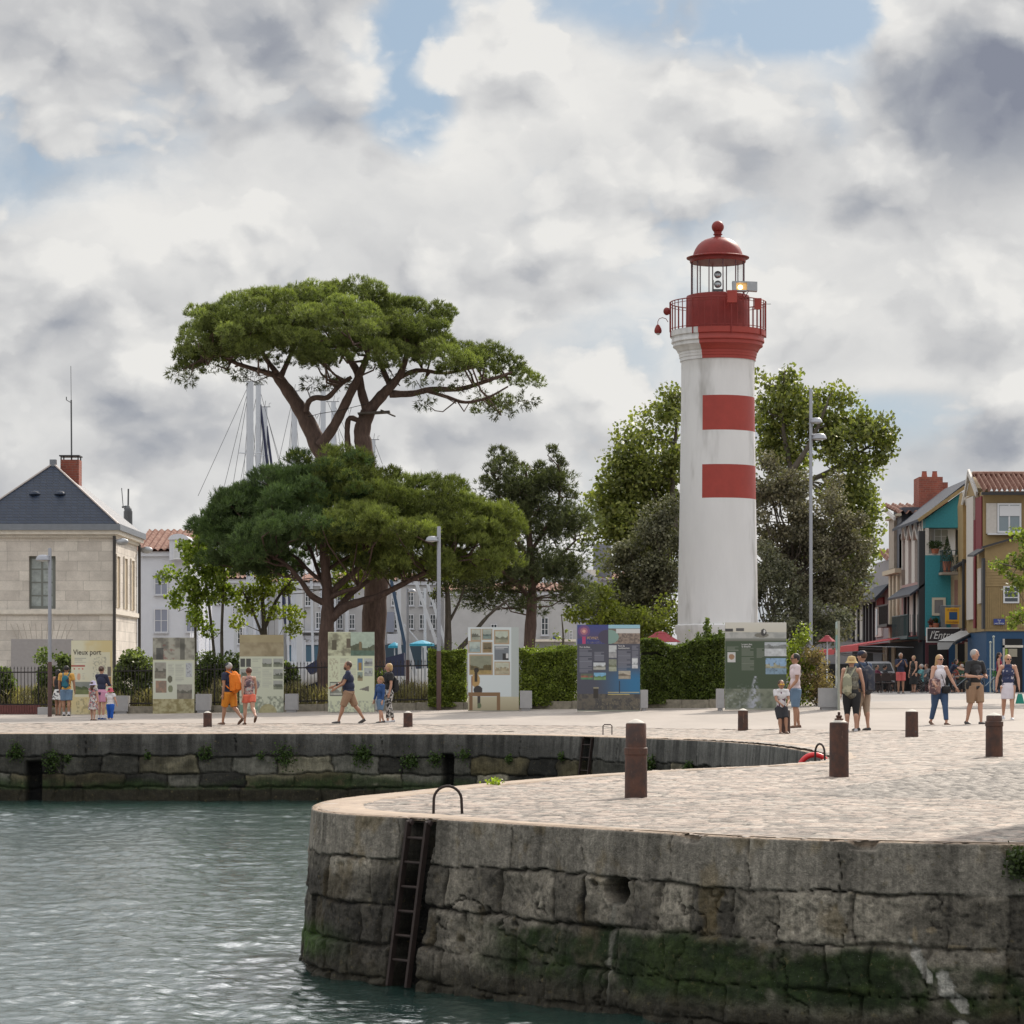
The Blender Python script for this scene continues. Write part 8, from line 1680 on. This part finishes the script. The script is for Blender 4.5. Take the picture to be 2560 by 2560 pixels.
        if sleeve > 0:
            for s0, el, wr, fd, ud in A:
                mb.ball(P3(s0), .041*r, 10, 8)
                if sleeve <= 1: mb.tube([P3(s0), P3(s0+(el-s0)*sleeve)], [.041*r, .040*r], 9)
                else: mb.tube([P3(s0), P3(el), P3(el.lerp(wr, sleeve-1))], [.040*r, .031*r, .024*r], 9); mb.ball(P3(el), .031*r, 8, 6)
        c_ = mb.build('shirt', shirt, t, smooth=True); remesh(c_, .0125, 2)
    if bottom:
        mb = MB(); M = Matrix((l, tf, up)).transposed(); mb.ball(P3(up*.0*H), (.095*r, .074*r*w0, .075*H), 14, 10, M)
        for p0, kn, an, sa in L:
            kk = .074*r if blen < 1.2 else .068*r
            if blen <= 1: mb.tube([P3(p0), P3(p0.lerp(kn, blen*.5)), P3(p0.lerp(kn, blen))], [kk, kk*.93, kk*.88-.01*H*(blen > .9)], 10)
            else: mb.tube([P3(p0), P3(p0.lerp(kn, .5)), P3(kn), P3(kn.lerp(an, blen-1))], [kk, .062*r, .044*r, .034*r], 10); mb.ball(P3(kn), .045*r, 8, 6)
        c_ = mb.build('shorts' if blen <= 1 else 'trousers', bottom, t, smooth=True); remesh(c_, .0125, 2)
    if skirt:
        m_, ln, fl = skirt; mb = MB(); mb.lathe([(.02*H, .05*H), (.082*r, .05*H), (.098*r*fl**.3, -.03*H), (.105*r*fl, -ln*H), (.098*r*fl, -ln*H), (.02*H, -ln*H+.001)][::-1], 22, P3(Vector((0, 0, 0))), True); c_ = mb.build('skirt', m_, t, smooth=True); remesh(c_, .013, 2)
    if shoes:
        for an, fd in feet:
            mb = MB(); mb.tube([P3(an-Zv*.024*H-fd*.028*H), P3(an-Zv*.028*H+fd*.03*H), P3(an-Zv*.033*H+fd*.085*H), P3(an-Zv*.034*H+fd*.112*H)], [.025*H, .026*H, .022*H, .010*H], 10); c_ = mb.build('shoe', shoes, t, smooth=True)
    if socks:
        for (an, fd), (p0, kn, a2, sa) in zip(feet, L): mb = MB(); mb.tube([P3(an-Zv*.01*H), P3(an.lerp(kn, .2))], [.026*r, .026*r], 9); mb.build('sock', socks, t, smooth=True)
    if hair:
        mb = MB(); mb.ball(P3(hc+Zv*hr*.30-hf*hr*.14), (hr*.92, hr*1.00, hr*1.0), 14, 10, Mh)
        if hairlen: mb.ball(P3(hc-hf*hr*.42-Zv*hr*.25), (hr*.86, hr*.72, hr*1.0), 12, 8, Mh)
        if hairlen > 1: mb.tube([P3(hc-hf*hr*.5), P3(hc-hf*hr*.85-Zv*hr*1.3), P3(hc-hf*hr*.8-Zv*hr*(1.0+hairlen))], [hr*.7, hr*.62, hr*.3], 10)
        if bun: mb.ball(P3(hc-hf*hr*1.15+Zv*hr*.3-hl*hr*.3), hr*.48, 10, 8)
        c_ = mb.build('hair', hair, t, smooth=True); remesh(c_, .012, 1)
        # clear the face
    if hat:
        kind, m_ = hat; mb = MB()
        if kind == 'cap':
            mb.ball(P3(hc+Zv*hr*.52), (hr*.95, hr*1.05, hr*.78), 14, 10, Mh); a = P3(hc+hf*hr*.8+Zv*hr*.50); mb.prism([a-hl*hr*.6, a+hl*hr*.6, a+hl*hr*.45+hf*hr*.75-Zv*hr*.12, a-hl*hr*.45+hf*hr*.75-Zv*hr*.12], (0, 0, hr*.10))
        else:
            mb.lathe([(hr*1.45, -hr*.35), (hr*1.05, hr*.15), (hr*1.0, hr*.55), (hr*.78, hr*1.1), (.01, hr*1.22)], 18, P3(hc+Zv*hr*.10), False); mb.lathe([(hr*.98, hr*.1), (hr*1.42, -hr*.38)], 18, P3(hc+Zv*hr*.10), False)
        mb.build('hat', m_, t, smooth=True)
    return dict(t=t, O=O, P=P3, f=f, l=l, up=up, shl=shl, H=H, A=A, hc=hc, hr=hr, feet=feet, r=r, sw=sw, q=q, tf=tf)
def backpack(p, m_, label, w_=.17, hgt=.27, dp=.11, off=.0, low=0, straps=True):
    l, f, up, H = p['l'], p['tf'], p['up'], p['H']; c = p['shl']*.55-f*(.075*p['r']+dp*H*.42)+l*off*H-up*low*H; M = Matrix((l, f, up)).transposed(); t = thing('backpack', p['P'](c), label, 'backpack')
    mb = MB(); mb.ball(p['P'](c), (w_*H*.5, dp*H*.62, hgt*H*.55), 14, 10, M); mb.box(-w_*H*.44, w_*H*.44, -dp*H*.40, dp*H*.40, -hgt*H*.42, hgt*H*.38, Matrix.Translation(p['P'](c)) @ M.to_4x4()); o = mb.build('bag', m_, t, smooth=True); remesh(o, .014, 4)
    mb = MB(); mb.box(-w_*H*.3, w_*H*.3, -dp*H*.62, -dp*H*.40, -hgt*H*.36, -hgt*H*.02, Matrix.Translation(p['P'](c)) @ M.to_4x4()); mb.build('pocket', m_, t)
    if straps:
        for s_ in (-1, 1):
            a = p['shl']+l*s_*p['sw']*.55; mb = MB(); mb.tube([p['P'](c+up*hgt*H*.38+l*s_*w_*H*.3), p['P'](a+up*.05*H-f*.01*H), p['P'](a+f*.082*H-up*.03*H), p['P'](a+f*.085*H-up*.12*H), p['P'](c-up*hgt*H*.3+l*s_*w_*H*.5+f*.05*H)], .011*H, 6); mb.build('strap', m_, t)
    return t
def bag(name, c, r_, m_, label, cat, strap=None):
    t = thing(name, c, label, cat); mb = MB(); mb.ball(c, r_, 12, 8); mb.box(c.x-r_[0]*.8, c.x+r_[0]*.8, c.y-r_[1]*.7, c.y+r_[1]*.7, c.z-r_[2]*.85, c.z+r_[2]*.8); o = mb.build('pouch', m_, t, smooth=True); remesh(o, .012, 4)
    if strap: mb = MB(); mb.tube(strap, .008, 5); mb.build('strap', mat('black_strap', (.02, .02, .02), .7), t)
    return t
def camera_thing(c, label, strap):
    t = thing('camera', c, label, 'camera'); K = mat('black_camera', (.02, .02, .022), .4); mb = MB(); mb.box(c.x-.065, c.x+.065, c.y-.035, c.y+.03, c.z-.045, c.z+.045); mb.build('camera_body', K, t); mb = MB(); mb.tube([c+Vector((-.02, -.03, 0)), c+Vector((-.06, -.12, 0))], [.04, .042], 12); mb.build('lens', K, t)
    mb = MB(); mb.tube(strap, .007, 5); mb.build('strap', mat('black_strap', (.02, .02, .02), .7), t); return t
C_ = cloth
NAVY = C_('navy_cotton', (.022, .028, .06)); BLK = C_('black_cotton', (.018, .018, .02)); WHT = C_('white_cotton', (.62, .60, .62)); JEAN = C_('blue_denim', (.045, .085, .17)); JEANL = C_('light_denim', (.12, .19, .28)); TAN = C_('tan_cotton', (.30, .19, .12)); ORG = C_('orange_cotton', (.62, .22, .02)); YEL = C_('yellow_cotton', (.62, .34, .08))
HB = mat('brown_hair', (.07, .035, .02), .6); HK = mat('black_hair', (.015, .012, .012), .6); HR = mat('auburn_hair', (.10, .03, .018), .6); HBl = mat('blonde_hair', (.42, .27, .12), .6); HG = mat('grey_hair', (.36, .34, .33), .7); SHO = mat('dark_shoes', (.05, .045, .045), .6); SHW = mat('light_shoes', (.5, .5, .52), .6); SND = mat('brown_sandals', (.12, .06, .035), .6); SGL = mat('dark_sunglasses', (.012, .012, .012), .12)
# left group reading the first panel
person('person in black top and black and white skirt, half hidden by the lamp post', 146, 1674, 1790, 165, shirt=BLK, sleeve=0, skirt=(C_('patterned_skirt', (.6, .6, .6), ((.03, .03, .04), 9)), .18, 1.35), shoes=SND, hair=HK, hairlen=1, female=True, skin=1, arms=((10, 6, 60, 20), (0, 8, 10, 0)))
p = person('man in yellow t-shirt and denim shorts seen from behind at the Vieux port panel', 166, 1665, 1791, 178, legs=((4, 2), (-4, 2)), shirt=YEL, sleeve=.6, bottom=C_('mid_denim', (.13, .21, .32)), blen=.85, shoes=SHO, socks=WHT, hair=HK, skin=1, arms=((8, 10, 20, 0), (-2, 12, 10, 0)), build=1.05)
backpack(p, C_('teal_nylon', (.02, .13, .18), ((.03, .04, .07), 4)), 'small teal and black backpack on the man in the yellow shirt', .15, .24, .08)
person('girl in flowered dress and pale lilac hat between the two adults at the panel', 233, 1700, 1802, 150, legs=((3, 2), (-3, 3)), shirt=C_('flowered_dress', (.52, .50, .48), ((.18, .14, .16), 14, (.42, .14, .14))), sleeve=.3, skirt=(C_('flowered_dress', (.5, .5, .5)), .22, 1.25), shoes=SND, hair=HB, hairlen=1.2, hat=('hat', C_('lilac_hat', (.50, .46, .62))), female=True, arms=((5, 8, 30, 0), (0, 10, 10, 0)))
person('woman in navy pullover and pink shorts with dark tied hair at the first panel', 254, 1666, 1800, 155, legs=((3, 2), (-3, 2)), shirt=NAVY, sleeve=1.7, bottom=C_('pink_cotton', (.55, .26, .38)), blen=.78, shoes=mat('blue_trainers', (.02, .05, .16), .6), hair=HB, bun=True, female=True, arms=((25, 4, 60, 20), (25, 6, 60, 20)), sh_low=.03, socks=WHT)
person('toddler in pink hat, white top and long royal blue trousers', 276, 1719, 1801, 150, legs=((2, 2), (-2, 2)), shirt=WHT, sleeve=.4, bottom=C_('royal_blue_cotton', (.01, .09, .42)), blen=1.9, shoes=SHW, hair=HB, hat=('hat', C_('coral_hat', (.52, .09, .13))), arms=((8, 10, 30, 0), (5, 14, 20, 0)), build=1.25)
# the couple in orange
p = person('older man with dark cap, navy shirt and orange shorts walking to the left', 574, 1656, 1812, -128, legs=((16, 8), (-12, 34)), shirt=NAVY, sleeve=.55, bottom=ORG, blen=.95, shoes=SND, hair=HG, hat=('cap', C_('dark_cap', (.03, .035, .045))), skin=1, head=-20, arms=((-6, 6, 12, 0), (10, 8, 14, 0)), fat=.15, lean=3)
backpack(p, C_('orange_nylon', (.72, .19, .015)), 'large bright orange rucksack on the older man with the cap', .19, .33, .13)
person('woman with short auburn hair, patterned camisole and coral shorts holding his hand', 622, 1669, 1812, -160, legs=((10, 5), (-14, 42)), shirt=C_('patterned_camisole', (.10, .07, .09), ((.38, .22, .20), 11, (.40, .38, .36))), sleeve=0, bottom=C_('coral_cotton', (.70, .16, .10)), blen=.55, shoes=SND, hair=HR, female=True, skin=0, arms=((-8, 6, 8, 0), (12, 14, 20, 0)), build=1.0)
# man in navy with camera
p = person('bearded man in navy t-shirt and tan shorts striding left with a camera', 872, 1650, 1809, -88, legs=((22, 6), (-24, 10)), shirt=NAVY, sleeve=.6, bottom=TAN, blen=.98, shoes=SHO, hair=HB, skin=1, head=18, arms=((22, 4, 35, 0), (34, 4, 30, 0)), fat=.28, lean=2)
mb = MB(); mb.ball(p['P'](p['hc']+p['f']*p['hr']*.55-Zv*p['hr']*.62), (p['hr']*.62, p['hr']*.62, p['hr']*.52), 12, 8); mb.build('beard', HB, p['t'], smooth=True)
w_ = p['A'][1][2]; camera_thing(p['P'](p['shl']*.38+p['f']*.14*p['H']), 'black camera hanging before the man in the navy t-shirt', [p['P'](p['shl']+p['l']*.05), p['P'](p['shl']*.8+p['f']*.14), p['P'](p['shl']*.38+p['f']*.13*p['H'])])
bag('shoulder_bag', p['P'](p['up']*.02*p['H']+p['f']*.07-p['l']*.17+Vector((0, 0, 0))), (.14, .08, .17), C_('khaki_canvas', (.22, .19, .12)), 'khaki shoulder bag on the hip of the man in the navy t-shirt', 'bag', [p['P'](p['shl']+p['l']*.1+Zv*.08), p['P'](p['shl']*.5-p['l']*.20), p['P'](p['up']*.06*p['H']-p['l']*.2)])
# boy and blonde woman
person('small boy with light brown hair in blue sweater and denim shorts looking down', 951, 1688, 1808, -55, legs=((8, 6), (-8, 12)), shirt=C_('blue_sweater', (.025, .07, .20)), sleeve=1.85, bottom=C_('mid_denim', (.13, .21, .32)), blen=.95, shoes=SHO, hair=mat('light_brown_hair', (.30, .17, .08), .6), arms=((2, 6, 10, 0), (8, 8, 10, 0)), head=-15)
p = person('blonde woman in black top and black and white patterned trousers', 972, 1659, 1807, -65, legs=((8, 6), (-8, 8)), shirt=BLK, sleeve=.6, bottom=C_('zebra_trousers', (.5, .48, .46), ((.03, .03, .03), 16)), blen=1.85, shoes=SHW, hair=HBl, hairlen=.8, female=True, head=-15, arms=((2, 5, 12, 0), (8, 14, 30, 0)), sh_low=.02)
backpack(p, BLK, 'small black backpack carried by the blonde woman', .13, .24, .10, low=.05)
# boy on bollard and father
p = person('boy in yellow mirrored sunglasses and white t-shirt leaning on a bollard', 1953, 1691, 1832, 12, legs=((30, 22), (22, 10)), shirt=C_('printed_tee', (.62, .60, .62), ((.62, .60, .62), 5, (.10, .03, .06))), sleeve=.6, bottom=C_('charcoal_cotton', (.03, .03, .036)), blen=.95, shoes=SND, hair=HB, glasses=mat('yellow_lenses', (.75, .45, .02), .15), skin=1, arms=((25, 2, 35, 25), (28, 2, 30, 22)), q=Gp(1962, 1834).y-.36)
person('man in pale pink t-shirt, dark sunglasses and light denim shorts beside the boy', 1988, 1645, 1831, -78, legs=((4, 4), (-6, 4)), shirt=C_('pale_pink_tee', (.62, .52, .54)), sleeve=.6, bottom=JEANL, blen=.98, shoes=SND, hair=HK, glasses=SGL, skin=1, arms=((6, 5, 35, 5), (0, 6, 25, 0)), q=F*1.78/186)
# couple seen from behind
p = person('woman in beige bucket hat, grey sleeveless top and black leggings seen from behind', 2129, 1658, 1845, 172, legs=((3, 2), (-3, 2)), shirt=C_('striped_grey_knit', (.20, .19, .15), ((.12, .115, .095), 22)), sleeve=0, bottom=BLK, blen=1.35, shoes=SHW, hair=HBl, hat=('hat', C_('beige_straw', (.52, .38, .18))), female=True, fat=.22, build=1.04, q=F*1.66/187, arms=((0, 10, 10, 0), (2, 16, 18, 0)), sh_low=.045)
backpack(p, C_('cream_cloth', (.42, .40, .28), ((.28, .28, .2), 5)), 'slack cream cloth rucksack on the woman in the beige hat', .13, .28, .07, off=.055, low=.06)
p = person('man in navy cap, dark shirt and beige three-quarter trousers beside the woman in the hat', 2155, 1641, 1840, -150, legs=((4, 3), (-5, 4)), shirt=C_('slate_blue_shirt', (.05, .075, .13)), sleeve=.8, bottom=C_('beige_cotton', (.36, .27, .20)), blen=1.4, shoes=SHO, hair=HB, hat=('cap', C_('navy_cap', (.015, .02, .045))), q=F*1.78/199, arms=((2, 6, 15, 0), (4, 10, 10, 0)), head=30)
backpack(p, C_('grey_nylon', (.07, .07, .08), ((.035, .04, .06), 5)), 'grey and black rucksack on the man in the navy cap', .17, .34, .12, low=.05)
# walkers on the right
p = person('smiling woman in white sleeveless top, sunglasses and cropped jeans walking', 2349, 1632, 1809, 18, legs=((14, 4), (-12, 14)), shirt=C_('white_blouse', (.66, .63, .68)), sleeve=0, bottom=JEAN, blen=1.86, shoes=SND, hair=HBl, hairlen=1.6, glasses=SGL, female=True, q=F*1.70/177, skin=0, arms=((14, 22, 18, -8), (14, 16, 50, 0)), head=15)
bag('bundled_jacket', p['P'](-p['l']*.20+p['f']*.14+p['up']*.06), (.16, .11, .21), C_('flowered_scarf', (.30, .17, .15), ((.12, .07, .08), 9, (.45, .33, .28))), 'patterned brown pink jacket bundled over her arm', 'jacket')
bag('camera_bag', p['P'](p['l']*.10+p['f']*.13-p['up']*.02), (.12, .08, .10), BLK, 'black camera pouch at the waist of the woman in jeans', 'bag', [p['P'](p['shl']-p['l']*.12+Zv*.06), p['P'](p['shl']*.6+p['f']*.14), p['P'](p['l']*.10+p['f']*.13)])
p = person('white haired man in black t-shirt and tan shorts holding something in his hands', 2437, 1619, 1807, 30, legs=((12, 8), (-6, 12)), shirt=C_('black_print_tee', (.02, .02, .022), ((.02, .02, .022), 4, (.07, .07, .08))), sleeve=.8, bottom=TAN, blen=.95, shoes=SHO, hair=HG, skin=0, q=F*1.80/188, arms=((10, 14, 75, 35), (8, 18, 78, 38)), head=20, fat=.08, sh_low=.02)
bag('belt_pouch', p['P'](-p['l']*.19+p['up']*.0), (.07, .06, .10), BLK, 'black pouch on the belt of the white haired man', 'bag')
p = person('woman in navy dotted camisole, white skirt and sunglasses at the right edge', 2520, 1639, 1802, -6, legs=((12, 4), (-14, 16)), shirt=C_('navy_dotted', (.025, .035, .09), ((.025, .035, .09), 8, (.40, .38, .42))), sleeve=0, skirt=(C_('white_skirt', (.62, .58, .64)), .20, 1.0), shoes=SHW, hair=HBl, glasses=SGL, female=True, q=F*1.66/163, arms=((6, 16, 10, 0), (-4, 20, 10, 0)), fat=.16, head=20, build=1.04)
w_ = p['A'][0]; c = p['P'](w_[2]+w_[3]*.12-Zv*.16); t = thing('carrier_bag', c, 'small teal carrier bag in the hand of the woman in the white skirt', 'bag'); mb = MB(); mb.prism([c+Vector((-.10, -.03, -.15)), c+Vector((.12, -.03, -.15)), c+Vector((.06, -.03, .10)), c+Vector((-.04, -.03, .10))], (0, .07, 0)); mb.build('pouch', mat('teal_paper', (.01, .22, .17), .7), t); mb = MB(); mb.tube([c+Vector((-.03, 0, .10)), c+Vector((.0, 0, .17)), c+Vector((.04, 0, .10))], .005, 5); mb.build('handle', mat('teal_paper', (.01, .22, .17), .7), t)
# people by the café
person('man in light blue t-shirt and sunglasses coming up behind the couple', 2157, 1645, 1745, 5, shirt=C_('sky_blue_tee', (.10, .24, .50)), sleeve=.6, bottom=BLK, blen=.9, shoes=SHO, hair=HB, glasses=SGL, q=112., arms=((10, 6, 30, 0), (5, 6, 20, 0)))
person('man in navy polo and coral red shorts holding his hands before his face', 2252, 1632, 1733, 8, legs=((4, 2), (-2, 3)), shirt=NAVY, sleeve=.75, bottom=C_('coral_shorts', (.62, .13, .13)), blen=.85, shoes=SHO, hair=HG, skin=1, q=F*1.76/101, arms=((28, 6, 112, 26), (28, 6, 112, 26)), fat=.2)
person('woman in long black dress with pale scarf next to the man in coral shorts', 2284, 1642, 1734, -50, legs=((3, 2), (-3, 2)), shirt=BLK, sleeve=0, skirt=(BLK, .30, 1.15), shoes=SND, hair=mat('short_blonde_hair', (.34, .22, .12), .6), q=F*1.66/92, female=True, fat=.15, arms=((6, 5, 30, 10), (2, 6, 15, 0)))
person('dark haired person bending over the bicycles behind the woman in jeans', 2372, 1652, 1742, 75, legs=((12, 6), (-8, 8)), shirt=NAVY, sleeve=.6, bottom=BLK, blen=1.8, shoes=SHO, hair=HK, hairlen=.6, skin=0, q=122.5, lean=32, arms=((45, 6, 20, 0), (40, 6, 20, 0)))
person('woman with long dark hair and crimson top before the blue shop front', 2498, 1640, 1742, 70, legs=((4, 2), (-3, 3)), shirt=C_('crimson_top', (.22, .015, .04)), sleeve=.0, bottom=BLK, blen=1.8, shoes=SHO, hair=HK, hairlen=1.8, skin=0, q=121., female=True, arms=((8, 6, 30, 0), (4, 8, 20, 0)))
person('seated customer in teal shirt at the table right of the woman in black', 2303, 1672, 1735, -80, legs=((84, 84), (80, 80)), shirt=C_('teal_shirt', (.10, .26, .28)), sleeve=.6, bottom=BLK, blen=1.7, shoes=SHO, hair=HG, q=127.6, sit=1.70, arms=((35, 6, 50, 0), (30, 6, 55, 0)))
person('seated customer in dark clothes under the red awning', 2192, 1690, 1735, 60, legs=((84, 84), (80, 80)), shirt=C_('plum_shirt', (.14, .03, .06)), sleeve=.6, bottom=BLK, blen=1.7, shoes=SHO, hair=HK, q=131.6, sit=1.70, arms=((35, 6, 50, 0), (30, 6, 55, 0)))
TRAITS = [(2316, 128.2, -70, 'seated customer in grey shirt in front of the maroon doorway', (.12, .12, .13), 0), (2384, 127.6, 40, 'seated customer in rust red shirt left of the white haired man', (.20, .05, .04), 1), (2404, 128.2, -60, 'seated customer in dark green beneath the pale awning', (.03, .07, .04), 0), (2176, 130.6, -70, 'seated customer in white at the left end of the terrace', (.5, .5, .5), 0), (2212, 132.5, 100, 'seated customer in black deep under the red awning', (.03, .03, .035), 0)]
for i_, (x, q_, hd_, lb, cc_, sk_) in enumerate(TRAITS):
    person(lb, x, 1672, 1735, hd_, legs=((84, 84), (80, 80)), shirt=C_('customer_shirt_%s' % ('grey', 'rust', 'green', 'white', 'black')[i_], cc_), sleeve=.6, bottom=BLK, blen=1.7, shoes=SHO, hair=(HB, HK, HG, HBl, HK)[i_], q=q_, sit=1.70, skin=sk_, arms=((35, 6, 50, 0), (30, 6, 55, 0)))
    chair_at(cs, X_(x, q_)+math.sin(R(hd_))*-.08, q_+.06, R(hd_), 'café chair under the '+lb)

# flower trough with reddish plants by the restaurant door
q = 129.5; xa_, xb_ = X_(2385, q), X_(2412, q); g = Vector((xa_, q, float(gz2(xa_, q)))); t = thing('flower_trough', g, 'tall trough of reddish flowering plants behind the white haired man', 'planter')
mb = MB(); mb.box(xa_, xb_, q, q+.4, g.z, g.z+.75); mb.build('trough', M_DRK, t); P_ = np.stack([RNG.uniform(xa_-.05, xb_+.05, 900), RNG.uniform(q-.1, q+.45, 900), g.z+.75+RNG.uniform(-.05, .65, 900)], -1); cc_ = np.where(RNG.uniform(0, 1, (900, 1)) < .4, np.array([[.26, .03, .035]]), np.array([[.05, .10, .03]]))
V, Fc, C = leafq(P_, .09, cc_); mesh_np('flowers', V, Fc, M_LEAF, t, C)
